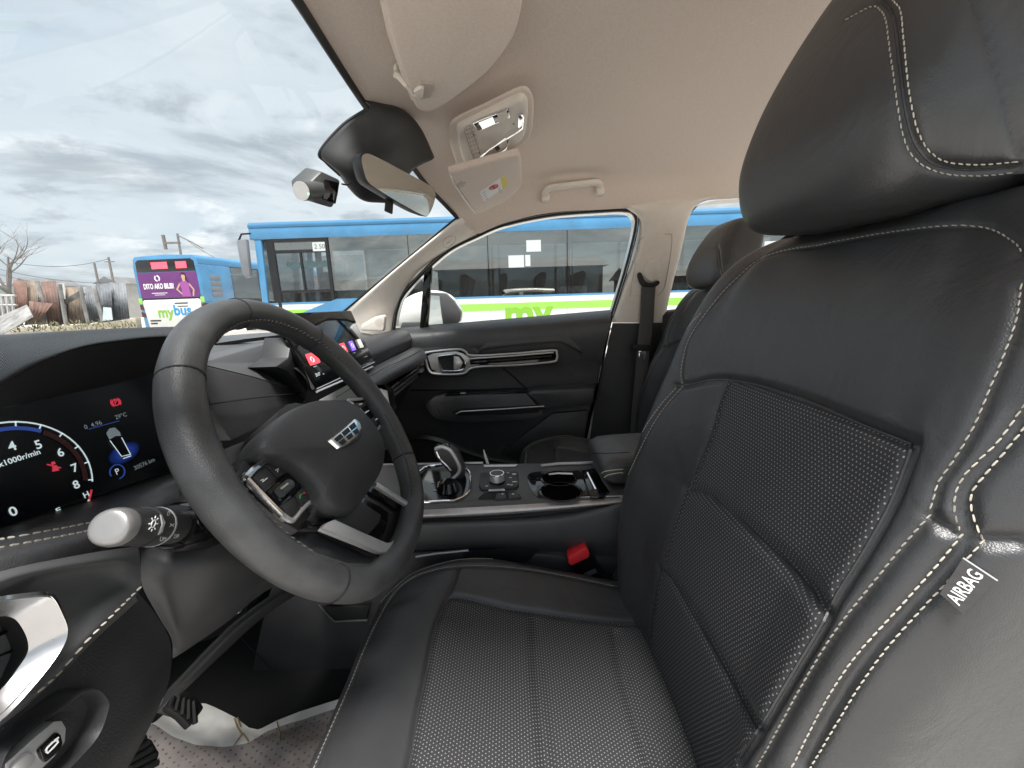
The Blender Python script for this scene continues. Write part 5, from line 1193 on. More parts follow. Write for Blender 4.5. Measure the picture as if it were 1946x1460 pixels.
# shield emblem
dtop = .0232
q0, q1, q2, q3 = [r8(*p, dtop) for p in ((850, 1172), (1062, 992), (1128, 1110), (938, 1246))]
em = cr([r8(*p, dtop) for p in ((846, 1168), (880, 1142), (955, 1082), (1030, 1015), (1058, 992), (1078, 996), (1112, 1030), (1132, 1080), (1130, 1110), (1108, 1160), (1050, 1208), (985, 1238), (938, 1248), (915, 1236), (870, 1196))], 3, True)
pillow('emblem', sw, em, M['chrome'], .003, nW, ((1.03, -2.0), (1.0, 0), (.97, .5), (.9, .6)), angle=30)
emb = bpy.data.objects['emblem']
def bil(u, v, l=.0022): return q0.lerp(q1, u).lerp(q3.lerp(q2, u), v) + nW * l
for (u0, u1) in ((.07, .31), (.36, .62), (.67, .90)):
    for v0, v1 in ((.11, .46), (.54, .86)):
        sh = -.05 if v1 > .5 else 0
        MB().prism([bil(u0 - sh * .3, v0), bil(u1 + sh * .3, v0), bil(u1 + sh * .6, v1), bil(u0 - sh * .6, v1)], -nW * .001).build('emblem_cell', M['emblem_black'], emb)
text('airbag_print', 'AIRBAG', M['soft_grey'], sw, r8(1178, 1320, .0205), eX, eY, .0075)
text('horn_mark', '( )', M['soft_grey'], sw, r8(845, 1285, .0225), eX, eY, .007)
# spokes
def wplate(name, pts, l, depth, m, parent=None, bevel=.002, n=None, f=None):
    f = f or r6
    p = [f(*q, l) for q in pts]
    if n: p = cr(p, n, True)
    return MB().prism(p, -nW * depth).build(name, M[m], parent or sw, bevel=bevel)
for (a, b, w_) in ((R(172), R(196), 0), (R(-16), R(10), 0)):
    pass
wplate('spoke', ((395, 810), (455, 712), (480, 690), (560, 735), (700, 840), (760, 960), (700, 1020), (680, 1060), (600, 1010), (440, 880)), -.014, .022, 'soft', bevel=.006)
wplate('spoke', ((860, 470), (990, 455), (1045, 480), (1105, 600), (1110, 680), (1060, 640), (1000, 560)), -.014, .022, 'soft', bevel=.006)
lb = cr([r6(*p, -.008) for p in ((440, 822), (470, 790), (524, 745), (545, 748), (640, 800), (700, 850), (736, 908), (728, 925), (690, 962), (655, 1006), (640, 1010), (600, 985), (520, 905))], 3, True)
MB().tube(lb, .0028, 8, closed=True).build('switch_bezel', M['satin'], sw, smooth=True)
MB().tube([r6(*p, -.006) for p in ((440, 822), (470, 788), (526, 744))], .0036, 8).build('bezel_highlight', M['chrome'], sw, smooth=True)
MB().tube([r6(*p, -.006) for p in ((442, 826), (520, 908), (600, 988))], .0032, 8).build('bezel_highlight', M['chrome'], sw, smooth=True)
MB().prism([p + nW * .0 for p in lb], -nW * .006).build('switch_base', M['gloss'], sw)
for pts in (((472, 815), (528, 765), (582, 822), (530, 876)), ((532, 762), (560, 760), (640, 790), (588, 818)), ((600, 945), (655, 900), (690, 955), (645, 1000)), ((660, 895), (702, 855), (735, 905), (695, 950))):
    wplate('wheel_button', pts, -.005, .004, 'soft', bevel=.0012)
wplate('scroll_housing', ((535, 880), (632, 795), (690, 850), (594, 945)), -.0055, .003, 'gloss', bevel=.001)
mb = MB(); mb.tube([r6(592, 888, -.002), r6(636, 848, -.002)], .0052, 12); mb.build('scroll_wheel', M['soft_grey'], sw, smooth=True)
MB().tube([r6(600, 868, .0036), r6(628, 846, .0036)], .0011, 6).build('scroll_mark', M['satin'], sw)
mk_ = mat('green_call_print', (.04, .42, .12), .5); mr_ = mat('red_call_print', (.5, .05, .06), .5)
MB().tube([r6(684, 912, -.0043), r6(682, 900, -.0043), r6(690, 893, -.0043)], .0007, 4).build('call_symbol', mk_, sw); MB().tube([r6(696, 892, -.0043), r6(702, 884, -.0043), r6(706, 893, -.0043)], .0007, 4).build('end_call_symbol', mr_, sw)
MB().tube([r6(508, 832, -.0043), r6(520, 826, -.0043), r6(516, 838, -.0043), r6(536, 822, -.0043)], .0006, 4).build('mode_symbol', M['white_print'], sw)
MB().tube([r6(574, 786, -.0043), r6(586, 778, -.0043), r6(582, 794, -.0043)], .0006, 4).build('voice_symbol', M['white_print'], sw)
rb = cr([r8(*p, -.008) for p in ((1010, 830), (1060, 822), (1180, 812), (1230, 828), (1300, 920), (1310, 960), (1295, 1030), (1262, 1085), (1240, 1092), (1225, 1060), (1150, 950), (1080, 880))], 3, True)
MB().prism(rb, -nW * .006).build('switch_base', M['gloss'], sw); MB().tube(rb, .0024, 8, closed=True).build('switch_bezel', M['satin'], sw, smooth=True)
for pts in (((1060, 850), (1175, 835), (1195, 860), (1100, 905)), ((1190, 1000), (1270, 945), (1290, 985), (1262, 1060), (1235, 1055))): wplate('wheel_button', pts, -.005, .004, 'soft', bevel=.0012, f=r8)
for a_, b_ in (((1150, 940), (1190, 915)), ((1225, 895), (1240, 890)), ((1235, 925), (1262, 912)), ((1250, 995), (1262, 985)), ((1110, 862), (1130, 855))): MB().tube([r8(*a_, -.0043), r8(*b_, -.0043)], .0012, 5).build('button_mark', M['white_print'], sw)
# lower spoke: silver U with a black shiny inside
wplate('lower_spoke', ((1000, 850), (1035, 840), (1180, 935), (1195, 960), (1125, 1125), (1100, 1155), (1040, 1165), (785, 1050), (700, 1040), (830, 985), (930, 960)), -.008, .012, 'gloss', bevel=.003)
uo = [r6(*p, .004) for p in ((1028, 836), (1105, 884), (1182, 932), (1193, 955), (1166, 1040), (1132, 1112), (1112, 1146), (1088, 1160), (1040, 1152), (940, 1110), (780, 1046), (800, 1022), (840, 1004), (960, 1060), (1070, 1108), (1098, 1108), (1116, 1086), (1148, 1022), (1174, 958), (1168, 944), (1098, 900), (1026, 854))]
MB().prism(uo, -nW * .007).build('silver_spoke_trim', M['satin'], sw, bevel=.002)
wplate('spoke_inlay', ((830, 1010), (870, 985), (960, 925), (1050, 985), (1040, 1020), (990, 1075)), -.004, .004, 'soft', bevel=.002)
wplate('spoke_back', ((690, 1060), (800, 1050), (1030, 1165), (1020, 1210), (900, 1205), (760, 1160), (690, 1110)), -.030, .02, 'soft_grey', bevel=.006)
MB().tube([WC - nW * .018, WC - nW * .075], [.060, .052], 20).build('hub', M['soft'], sw, smooth=True)
MB().tube([WC - nW * .07, WC - nW * .16], [.046, .060], 20).build('column_shroud', M['soft'], ds, smooth=True)

# ------------------------------------------------------------------ light stalk
lk = thing('indicator_stalk', 'light control stalk with a silver tip and white printed symbols left of the wheel', 'stalk', (-.5, .28, 1.03))
s0, s1 = at(204, 1002, y=.262), at(420, 1000, y=.30)
ax_ = (s1 - s0); Ls = ax_.length; ax_.normalize()
def t_at(px):
    lo, hi = 0.0, 1.0
    for _ in range(30):
        m_ = (lo + hi) / 2; d = s0.lerp(s1, m_) - EYE
        if CX + F_PX * d.dot(_r) / d.dot(_f) < px: lo = m_
        else: hi = m_
    return lo
def stalk(name, p0, p1, r0, r1, m, n=24):
    return MB().tube([s0.lerp(s1, t_at(p0)), s0.lerp(s1, t_at(p1))], [r0, r1], n).build(name, M[m], lk, smooth=True)
tt = t_at(226)
mb = MB(); mb.tube([s0 + ax_ * (Ls * t * tt) for t in (0, .02, .06, .15, .4, .8, 1.0)], [.0065, .0090, .0104, .0114, .0121, .0126, .0124], 24); mb.build('silver_tip', M['stalk_tip'], lk, smooth=True)
stalk('barrel', 227, 268, .0125, .0130, 'soft'); stalk('ring_switch', 269, 292, .0138, .0141, 'soft'); stalk('ring_edge', 292, 295, .0144, .0144, 'satin'); stalk('base_barrel', 295, 345, .0133, .0133, 'soft')
mb = MB(); mb.tube([s0.lerp(s1, t_at(q)) for q in (328, 335, 360, 415)], [.017, .0195, .0205, .021], 24); mb.build('collar', M['gloss'], lk, smooth=True)
tcam = (EYE - s0.lerp(s1, .4)); tcam = (tcam - ax_ * tcam.dot(ax_)).normalized(); tup = ax_.cross(tcam); tup = tup if tup.z > 0 else -tup
def on_stalk(t, v, r): return s0 + ax_ * (Ls * t) + (tcam * math.cos(v) + tup * math.sin(v)) * (r + .0003)
c = on_stalk(t_at(248), .15, .0130)
MB().tube([c + ax_ * (.0022 * math.cos(R(k * 30))) + tup * (.0026 * math.sin(R(k * 30))) for k in range(12)], .0004, 4, closed=True).build('lamp_symbol', M['white_print'], lk)
mb = MB()
for k in range(8): e = ax_ * math.cos(R(k * 45)) + tup * math.sin(R(k * 45)); mb.tube([c + e * .0036, c + e * .0052], .0004, 4)
mb.build('lamp_symbol', M['white_print'], lk)
text('stalk_print', 'OFF', M['white_print'], lk, on_stalk(t_at(281), -.62, .0143), ax_, tup, .0052); text('stalk_print', '><', M['white_print'], lk, on_stalk(t_at(283), .05, .0143), ax_, tup, .0055); text('stalk_print', 'OFF', M['white_print'], lk, on_stalk(t_at(306), -.55, .0138), ax_, tup, .0042)
text('stalk_print', 'D', M['white_print'], lk, on_stalk(t_at(280), .68, .0143), ax_, tup, .005)
MB().prism([on_stalk(t_at(a), v, .0142) for a, v in ((263, .6), (269, .2), (269, -.25), (265, -.4), (264, .1))], -tcam * .001).build('grip_notch', M['satin'], lk)

# ------------------------------------------------------------------ centre console
cn = thing('centre_console', 'centre console with drive dial, cup holders and a silver side strip', 'centre console', (0, 0, .6))
ct = lambda px, py, l=0.0: at(px, py, z=.81 + l)
def crow(pts, x, ext=True): return even(cr([at(a, b, x=x) for a, b in pts], 6), 10)
net = [crow(((560, 968), (800, 958), (1000, 951), (1190, 944)), -.098), crow(((560, 985), (800, 980), (1000, 969), (1190, 953)), -.113), crow(((560, 990), (800, 985), (1000, 975), (1190, 956)), -.110)]
gridmesh('silver_side_strip', surf(net, 3, 3), M['satin_warm'], cn)
MB().tube([at(a, b, x=-.0985) for a, b in ((560, 967), (800, 957), (1000, 950), (1190, 943))], .0022, 6).build('strip_edge', M['satin'], cn, smooth=True)
net = [crow(((560, 992), (800, 985), (1000, 975), (1190, 956)), -.109), crow(((560, 1000), (800, 990), (1000, 980), (1190, 958)), -.098), crow(((560, 1006), (795, 996), (1020, 988), (1110, 976), (1165, 958), (1190, 954)), -.122),
       crow(((560, 1018), (795, 1006), (1020, 1000), (1190, 985)), -.128), crow(((560, 1050), (790, 1030), (1000, 1026), (1190, 1022)), -.126), crow(((560, 1060), (790, 1040), (1000, 1038), (1190, 1040)), -.112),
       crow(((560, 1066), (790, 1046), (1000, 1046), (1190, 1060)), -.090)]
gridmesh('side_body', surf(net, 5, 4), M['soft_grey'], cn)
net = [crow(((560, 1066), (790, 1046), (1000, 1046), (1190, 1060)), -.088), crow(((520, 1110), (780, 1062), (1000, 1064), (1190, 1090)), -.098), crow(((500, 1180), (760, 1160), (1000, 1160), (1190, 1170)), -.112), crow(((480, 1280), (680, 1290), (1000, 1300), (1190, 1320)), -.118), crow(((470, 1400), (680, 1420), (1000, 1440), (1190, 1460)), -.12)]
gridmesh('lower_wall', surf(net, 4, 4), M['soft'], cn)
MB().tube([at(a, b, x=-.099) for a, b in ((790, 1058), (830, 1052), (890, 1046))], .0028, 6).build('shelf_trim', M['satin_warm'], cn, smooth=True)
MB().prism([at(a, b, x=-.100) for a, b in ((880, 1050), (960, 1040), (1014, 1038), (1022, 1046), (1003, 1066), (880, 1066))], (-.003, 0, 0)).build('shelf_opening', M['matte'], cn, bevel=.001)
MB().prism([at(a, b, x=-.118) for a, b in ((605, 1150), (622, 1166), (640, 1180), (696, 1178), (704, 1150))], (-.004, 0, 0)).build('floor_pocket', M['matte'], cn, bevel=.003)
MB().tube([at(a, b, x=-.124) for a, b in ((606, 1150), (622, 1167), (636, 1181), (698, 1179))], .002, 6).build('pocket_rim', M['soft_grey'], cn, smooth=True)
MB().tube([at(a, b, x=-.121) for a, b in ((430, 1293), (520, 1292), (600, 1294), (660, 1292))], .002, 6).build('carpet_edge', M['soft_grey'], cn, smooth=True)
MB().tube([at(a, b, x=-.119) for a, b in ((447, 1202), (480, 1235), (530, 1288))], .0008, 5).build('wall_joint', M['matte'], cn)
# top plate
tp_ = [ct(*p) for p in ((560, 968), (800, 958), (1000, 951), (1180, 944), (1150, 882), (1040, 880), (880, 881), (700, 883), (560, 890))]
MB().prism(tp_, (0, 0, -.03)).build('top_plate', M['soft_grey'], cn, bevel=.003)
MB().tube([ct(*p, .002) for p in ((700, 884), (880, 881), (918, 880)) ], .003, 6).build('far_trim', M['satin_warm'], cn, smooth=True)
MB().tube([ct(*p, .002) for p in ((1028, 886), (1060, 882), (1135, 880))], .004, 6).build('far_trim', M['satin_warm'], cn, smooth=True)
MB().prism([ct(*p, .003) for p in ((918, 883), (985, 882), (980, 886), (920, 887))], (0, 0, -.003)).build('far_trim', M['satin'], cn, bevel=.001)
gs = cr([ct(*p, .003) for p in ((790, 905), (802, 893), (815, 886), (858, 884), (888, 893), (894, 908), (891, 934), (868, 950), (845, 952), (795, 953), (770, 940))], 3, True)
MB().prism([p - Vector((0, 0, .0015)) for p in gs], (0, 0, -.004)).build('gear_plate', M['gloss'], cn); MB().tube(gs, .0028, 7, closed=True).build('gear_plate_rim', M['chrome'], cn, smooth=True)
for q, w_ in (((826, 932), .006), ((836, 930), .005), ((840, 938), .004), ((846, 938), .004), ((822, 917), .006)): p = ct(*q, .0025); MB().box(p - Vector((.001, w_ / 2, 0)), p + Vector((.001, w_ / 2, .0006))).build('gear_mark', M['white_print'], cn)
MB().tube([ct(*p, .003) for p in ((832, 926), (833, 917), (840, 914), (846, 921))], .0009, 4).build('gear_mark', M['white_print'], cn)
# drive dial on its pad
dp = [ct(*p, .006) for p in ((913, 898), (984, 895), (986, 920), (981, 926), (915, 929), (910, 922))]
MB().prism(dp, (0, 0, -.008)).build('dial_pad', M['soft'], cn, bevel=.003)
dcen = ct(945, 916, .006)
for nm, r0, r1, z0, z1, m in (('dial_base', .0175, .0165, .0, .004, 'gloss'), ('drive_dial', .0150, .0145, .004, .020, 'satin'), ('dial_cap', .0135, .0128, .020, .0212, 'soft_grey')):
    mb = MB(); mb.tube([dcen + Vector((0, 0, z0)), dcen + Vector((0, 0, z1))], [r0, r1], 28); mb.build(nm, M[m], cn, smooth=True)
MB().tube([dcen + Vector((.0146 * math.cos(R(k * 12)), .0146 * math.sin(R(k * 12)), .0195)) for k in range(30)], .0014, 6, closed=True).build('dial_ring', M['chrome'], cn, smooth=True)
for q in ((965, 899), (977, 902), (970, 908), (977, 916), (966, 921), (972, 922), (925, 924)): p = ct(*q, .0065); MB().box(p - Vector((.0012, .003, 0)), p + Vector((.0012, .003, .0005))).build('button_mark', M['white_print'], cn)
for q in ((977, 901), (978, 916)): p = ct(*q, .0065); MB().box(p - Vector((.0016, .005, 0)), p + Vector((.0016, .005, .0006))).build('button_mark', M['satin'], cn)
MB().prism([ct(*p, .004) for p in ((929, 929), (958, 928), (960, 932), (928, 933))], (0, 0, -.002)).build('pad_front_trim', M['satin'], cn, bevel=.0006)
# parking brake switches in a small tray
MB().prism([ct(*p, .0012) for p in ((908, 947), (918, 938), (935, 934), (975, 934), (988, 940), (991, 946), (988, 948), (910, 949))], (0, 0, -.004)).build('switch_tray', M['matte'], cn, bevel=.001)
for pts, dot in ((((943, 938), (961, 936), (963, 946), (941, 947)), True), (((965, 936), (980, 936), (990, 944), (966, 946)), False)):
    o_ = MB().prism([ct(*p, .005) for p in pts], (0, 0, -.006)).build('brake_switch', M['soft'], cn, bevel=.001)
    if dot: p = ct(949, 939, .0055); MB().box(p - Vector((.001, .0016, 0)), p + Vector((.001, .0016, .0005))).build('red_lamp', M['red'], o_)
    p = ct(955 if dot else 975, 939, .0055); MB().tube([p + Vector((.0016 * math.cos(R(k * 45)), .002 * math.sin(R(k * 45)), 0)) for k in range(8)], .0006, 4, closed=True).build('switch_symbol', M['white_print'], o_)
# cup holders
ch = cr([ct(*p, .0015) for p in ((1002, 905), (1015, 897), (1060, 893), (1095, 890), (1106, 893), (1118, 936), (1112, 943), (1040, 946), (1020, 944), (1006, 925))], 3, True)
MB().prism(ch, (0, 0, -.004)).build('cup_holder_tray', M['gloss'], cn, bevel=.001)
for q, rx in (((1062, 909), .036), ((1066, 934), .040)):
    c = ct(*q, .003); mb = MB(); rr = [[c + Vector((rx * f_ * math.cos(R(k * 12)), rx * f_ * math.sin(R(k * 12)), z)) for k in range(30)] for f_, z in ((1.1, 0), (1.02, .001), (.97, -.001))]
    mb.grid(rr, True); mb.build('cup_holder_ring', M['gloss'], cn, smooth=True)
    mk('cup_well_shade', [c + Vector((rx * .97 * math.cos(R(k * 12)), rx * .97 * math.sin(R(k * 12)), .0004)) for k in range(30)], [tuple(range(30))], M['well_shade_black'], cn, smooth=False)  # flat disc, no hole: the shade of a deep well painted black
MB().tube([ct(*p, .004) for p in ((1043, 902), (1060, 900), (1088, 901))], .0024, 6).build('cup_holder_trim', M['satin'], cn, smooth=True)
MB().prism([ct(*p, .005) for p in ((1106, 893), (1132, 889), (1158, 934), (1148, 943), (1122, 943))], (0, 0, -.008)).build('shutter', M['gloss'], cn, bevel=.002)
MB().tube([ct(*p, .007) for p in ((1117, 900), (1126, 918), (1133, 932))], .0035, 8).build('shutter_handle', M['chrome'], cn, smooth=True)
# armrest lid
def loft_box(name, x0, x1, ys, zs, m, parent, r=.02):
    rows = []
    for y, (z0, z1, k) in zip(ys, zs):
        xc, hw = (x0 + x1) / 2, (x1 - x0) / 2 * k; row = []
        for j in range(24):
            a = R(j * 15 + 7.5); c, s = math.cos(a), math.sin(a); e = .38
            row.append(Vector((xc + hw * math.copysign(abs(c) ** e, c), y, (z0 + z1) / 2 + (z1 - z0) / 2 * math.copysign(abs(s) ** e, s))))
        rows.append(row)
    mb = MB(); mb.grid(rows, True); mb.f.append(tuple(range(24))); n = (len(rows) - 1) * 24; mb.f.append(tuple(n + i for i in range(24)))
    return mb.build(name, m, parent, smooth=True, angle=70)
loft_box('armrest_lid', -.085, .085, (-.175, -.182, -.20, -.24, -.32, -.46), ((.838, .858, .8), (.828, .870, .95), (.822, .878, 1), (.820, .882, 1), (.82, .884, 1), (.82, .884, 1)), M['leather_grey'], cn)
loft_box('armrest_base', -.095, .095, (-.180, -.185, -.20, -.30, -.46), ((.75, .80, .85), (.73, .815, .97), (.72, .82, 1), (.72, .82, 1), (.72, .82, 1)), M['soft'], cn)
bal = BVHTree.FromObject(bpy.data.objects['armrest_lid'], bpy.context.evaluated_depsgraph_get())
for pts in (((1143, 900), (1150, 896), (1170, 893), (1184, 892)), ((1148, 908), (1156, 903), (1176, 899), (1184, 899)), ((1126, 862), (1150, 862), (1196, 860))):
    q = on_ledge(pts, bal, Vector((0, 0, .6)))
    if len(q) > 3: MB().tube(q, .0009, 5).build('lid_seam', M['thread'] if pts[0][0] > 1140 else M['matte'], cn)
# gear lever
gl = thing('gear_lever', 'looped silver edged gear lever on the centre console', 'gear lever', ct(850, 925))
xg = .012
gx = lambda px, py, dx=0.0: at(px, py, x=xg + dx)
lev = [gx(846, 930), gx(849, 918), gx(858, 906), gx(861, 893), gx(852, 876), gx(840, 862), gx(834, 852)]
outl = cr([gx(*p) for p in ((826, 853), (833, 847), (850, 846), (862, 852), (873, 862), (878, 874), (884, 890), (882, 903), (870, 914), (862, 926), (844, 926), (847, 914), (857, 905), (858, 896), (846, 884), (833, 868))], 3, True)
cg = sum(outl, Vector()) / len(outl)
mb = MB(); mb.prism([p + Vector((-.012, 0, 0)) for p in outl], (.024, 0, 0)); mb.build('lever_body', M['soft'], gl, bevel=.004)
for s_ in (-1, 1): MB().tube(cr([gx(*p, s_ * .012) for p in ((827, 854), (840, 850), (855, 856), (866, 872), (873, 888), (871, 900), (858, 912), (852, 922))], 4), .0042, 8).build('lever_trim', M['satin'], gl, smooth=True)
MB().tube(cr([gx(*p, -.0125) for p in ((829, 858), (836, 872), (848, 884), (857, 894))], 4), .003, 8).build('lever_trim', M['chrome'], gl, smooth=True)
MB().prism([gx(*p, -.009) for p in ((834, 848), (849, 846), (855, 850), (851, 854), (838, 853))], (.018, 0, 0)).build('lever_button', M['gloss'], gl, bevel=.002)
mb = MB(); b_ = ct(852, 930, .003); mb.tube([b_, b_ + Vector((0, 0, .018))], [.024, .016], 18); mb.build('lever_boot', M['gloss'], gl, smooth=True)
pn = thing('pen', 'small pale pen standing upright behind the drive dial', 'pen', ct(925, 882))
MB().tube([at(919, 855, x=.10), at(922, 866, x=.098), at(927, 882, x=.095)], [.001, .003, .0036], 8).build('pen_body', M['white_print'], pn, smooth=True)
# ------------------------------------------------------------------ pedals, paper mat
def pedal(name, label, pts, y, ribs, group):
    t = thing(name, label, 'pedal', at(*pts[0], y=y), group)
    n = Vector((0, -.75, .66)); o = at(*pts[0], y=y); q = [at(*p, o=o, n=n) for p in pts]
    MB().prism(q, -n * .014).build('pedal_pad', M['rubber'], t, bevel=.003)
    for (a, b) in ribs: MB().tube([at(*a, o=o, n=n) + n * .001, at(*b, o=o, n=n) + n * .001], .0035, 6).build('pedal_rib', M['rubber'], t, smooth=True)
    c = sum(q, Vector()) / len(q); MB().tube([c - n * .012, c + Vector((0, .10, .03)), c + Vector((0, .2, .16))], .011, 8).build('pedal_arm', M['soft'], t, smooth=True)
pedal('brake_pedal', 'ribbed black brake pedal above the white paper edge', ((316, 1342), (338, 1312), (358, 1313), (378, 1326), (389, 1344), (362, 1381), (342, 1360)), .50, [((331 + 9 * k, 1322 + 3 * k), (322 + 10 * k + 2 * k, 1344 + 8 * k)) for k in range(5)], 'foot pedals')
pedal('foot_rest', 'ribbed black foot pad at the bottom left corner of the footwell', ((232, 1424), (268, 1396), (290, 1404), (305, 1430), (298, 1452), (262, 1490), (230, 1480)), .48, [((240 + 2 * k, 1424 + 13 * k), (276 + 6 * k, 1402 + 12 * k)) for k in range(5)], 'foot pedals')
M['paper_mat'] = mat('white_paper', (.70, .68, .64), .85, noise=(9, .06), bump=(12, .7, .02))
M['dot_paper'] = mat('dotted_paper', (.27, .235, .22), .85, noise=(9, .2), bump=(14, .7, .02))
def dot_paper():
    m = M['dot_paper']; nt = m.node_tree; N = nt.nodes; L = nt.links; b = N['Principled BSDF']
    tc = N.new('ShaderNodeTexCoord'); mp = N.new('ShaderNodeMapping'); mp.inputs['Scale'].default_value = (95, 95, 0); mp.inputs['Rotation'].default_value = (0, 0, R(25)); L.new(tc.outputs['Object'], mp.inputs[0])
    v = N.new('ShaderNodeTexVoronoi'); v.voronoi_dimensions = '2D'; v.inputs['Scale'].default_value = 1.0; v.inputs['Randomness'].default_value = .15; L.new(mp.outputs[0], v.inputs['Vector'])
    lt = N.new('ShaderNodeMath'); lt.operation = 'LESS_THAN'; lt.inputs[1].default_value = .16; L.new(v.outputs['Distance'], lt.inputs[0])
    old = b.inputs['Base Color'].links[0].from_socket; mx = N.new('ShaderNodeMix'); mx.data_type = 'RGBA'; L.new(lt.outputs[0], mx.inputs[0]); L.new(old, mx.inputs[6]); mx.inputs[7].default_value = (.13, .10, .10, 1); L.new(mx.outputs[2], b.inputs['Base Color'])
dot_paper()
pmt = thing('paper_mat', 'crumpled paper floor mat with a white border and small dots', 'floor mat', (-.3, .5, .46))
def zmat(p): return .462 + .010 * noise.noise(Vector((p.x * 9, p.y * 9, 1))) + .022 * abs(noise.noise(Vector((p.x * 8 + 3, p.y * 10, 4)))) + .010 * abs(noise.noise(Vector((p.x * 22 + 3, p.y * 18, 8)))) + max(0, p.y - .45) * .35
def mat_pt(px, py):
    p = at(px, py, z=.47)
    for _ in range(4): p = at(px, py, z=zmat(p))
    return p
up_ = [Vector((x, y, 0)) for x, y in ((230, 1368), (292, 1375), (318, 1352), (352, 1342), (388, 1336), (410, 1345), (448, 1364), (473, 1383), (492, 1387), (525, 1370), (568, 1353), (624, 1335), (700, 1312))]
lo_ = [Vector((x, y, 0)) for x, y in ((230, 1395), (292, 1375), (328, 1400), (372, 1416), (426, 1420), (470, 1413), (492, 1400), (505, 1391), (545, 1376), (575, 1368), (615, 1354), (650, 1343), (720, 1320))]
A_, B_ = even(up_, 60), even(lo_, 60)
rows = [[mat_pt(*(a.lerp(b, k / 10)).xy) for a, b in zip(A_, B_)] for k in range(11)]
gridmesh('white_border', rows, M['paper_mat'], pmt)
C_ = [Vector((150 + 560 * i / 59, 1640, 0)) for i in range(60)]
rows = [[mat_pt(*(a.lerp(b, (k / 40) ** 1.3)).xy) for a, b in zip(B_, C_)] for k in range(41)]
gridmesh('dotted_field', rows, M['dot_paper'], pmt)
tw = mat('dry_straw', (.30, .22, .11), .8, noise=(60, .3))
twt = thing('straw_twig', 'dry straw twigs lying on the white paper border', 'twig', mat_pt(455, 1380))
for pts in (((446, 1368), (452, 1385), (460, 1398), (445, 1420)), ((462, 1396), (473, 1412)), ((452, 1366), (458, 1384)), ((527, 1374), (532, 1398), (533, 1410))):
    MB().tube([mat_pt(*p) + Vector((0, 0, .003)) for p in pts], .0011, 4).build('twig', tw, twt)
# ------------------------------------------------------------------ seats
def dotted_fabric():
    m = mat('dotted_seat_fabric', (.030, .030, .033), .7, bump=(900, .3, .0005)); nt = m.node_tree; N = nt.nodes; L = nt.links; b = N['Principled BSDF']
    tc = N.new('ShaderNodeTexCoord'); sp = N.new('ShaderNodeSeparateXYZ'); L.new(tc.outputs['UV'], sp.inputs[0])
    def mth(op, a, c=None):
        n = N.new('ShaderNodeMath'); n.operation = op
        for i, v in enumerate((a, c)):
            if v is None: continue
            if isinstance(v, (int, float)): n.inputs[i].default_value = v
            else: L.new(v, n.inputs[i])
        return n.outputs[0]
    P = .0048                                            # dot pitch in metres, every other row shifted
    v = mth('DIVIDE', sp.outputs[1], P * .8); row = mth('FLOOR', v)
    u = mth('ADD', mth('DIVIDE', sp.outputs[0], P), mth('MULTIPLY', mth('MODULO', row, 2.0), .5))
    fu = mth('SUBTRACT', mth('FRACT', u), .5); fv = mth('MULTIPLY', mth('SUBTRACT', mth('FRACT', v), .5), .8)
    d = mth('SQRT', mth('ADD', mth('MULTIPLY', fu, fu), mth('MULTIPLY', fv, fv)))
    mr = N.new('ShaderNodeMapRange'); mr.interpolation_type = 'SMOOTHSTEP'; mr.inputs[1].default_value = .10; mr.inputs[2].default_value = .19; mr.inputs[3].default_value = 1; mr.inputs[4].default_value = 0; L.new(d, mr.inputs[0])
    mx = N.new('ShaderNodeMix'); mx.data_type = 'RGBA'; L.new(mr.outputs[0], mx.inputs[0]); mx.inputs[6].default_value = (.034, .034, .037, 1); mx.inputs[7].default_value = (.30, .30, .30, 1); L.new(mx.outputs[2], b.inputs['Base Color'])
    bp = N.new('ShaderNodeBump'); bp.inputs['Strength'].default_value = .5; bp.inputs['Distance'].default_value = .0006; L.new(mr.outputs[0], bp.inputs['Height']); L.new(bp.outputs[0], b.inputs['Normal'])
    return m
M['fabric'] = dotted_fabric()
from mathutils.kdtree import KDTree
SX = -.38
def half_loop(pts):
    """closed section from its right half: centre front, round the side, to centre back"""
    R_ = [(x, d) for x, d in pts]; return R_ + [(-x, d) for x, d in reversed(R_[1:-1])]
def fine(rows_ctrl, su, sv):
    """closed rows: control loops -> dense grid"""
    rows = [cr([Vector(p) for p in r], sv, True) for r in rows_ctrl]
    cols = [cr([r[j] for r in rows], su) for j in range(len(rows[0]))]
    return [[c[i] for c in cols] for i in range(len(cols[0]))]
def polys_px(pts): return [(float(a), float(b)) for a, b in pts]
def inside(p, poly):
    x, y = p; c = False; j = len(poly) - 1
    for i in range(len(poly)):
        xi, yi = poly[i]; xj, yj = poly[j]
        if (yi > y) != (yj > y) and x < (xj - xi) * (y - yi) / (yj - yi) + xi: c = not c
        j = i
    return c
def to_px(p):
    d = p - EYE; z = d.dot(_f)
    return (CX + F_PX * d.dot(_r) / z, CY - F_PX * d.dot(_u) / z)
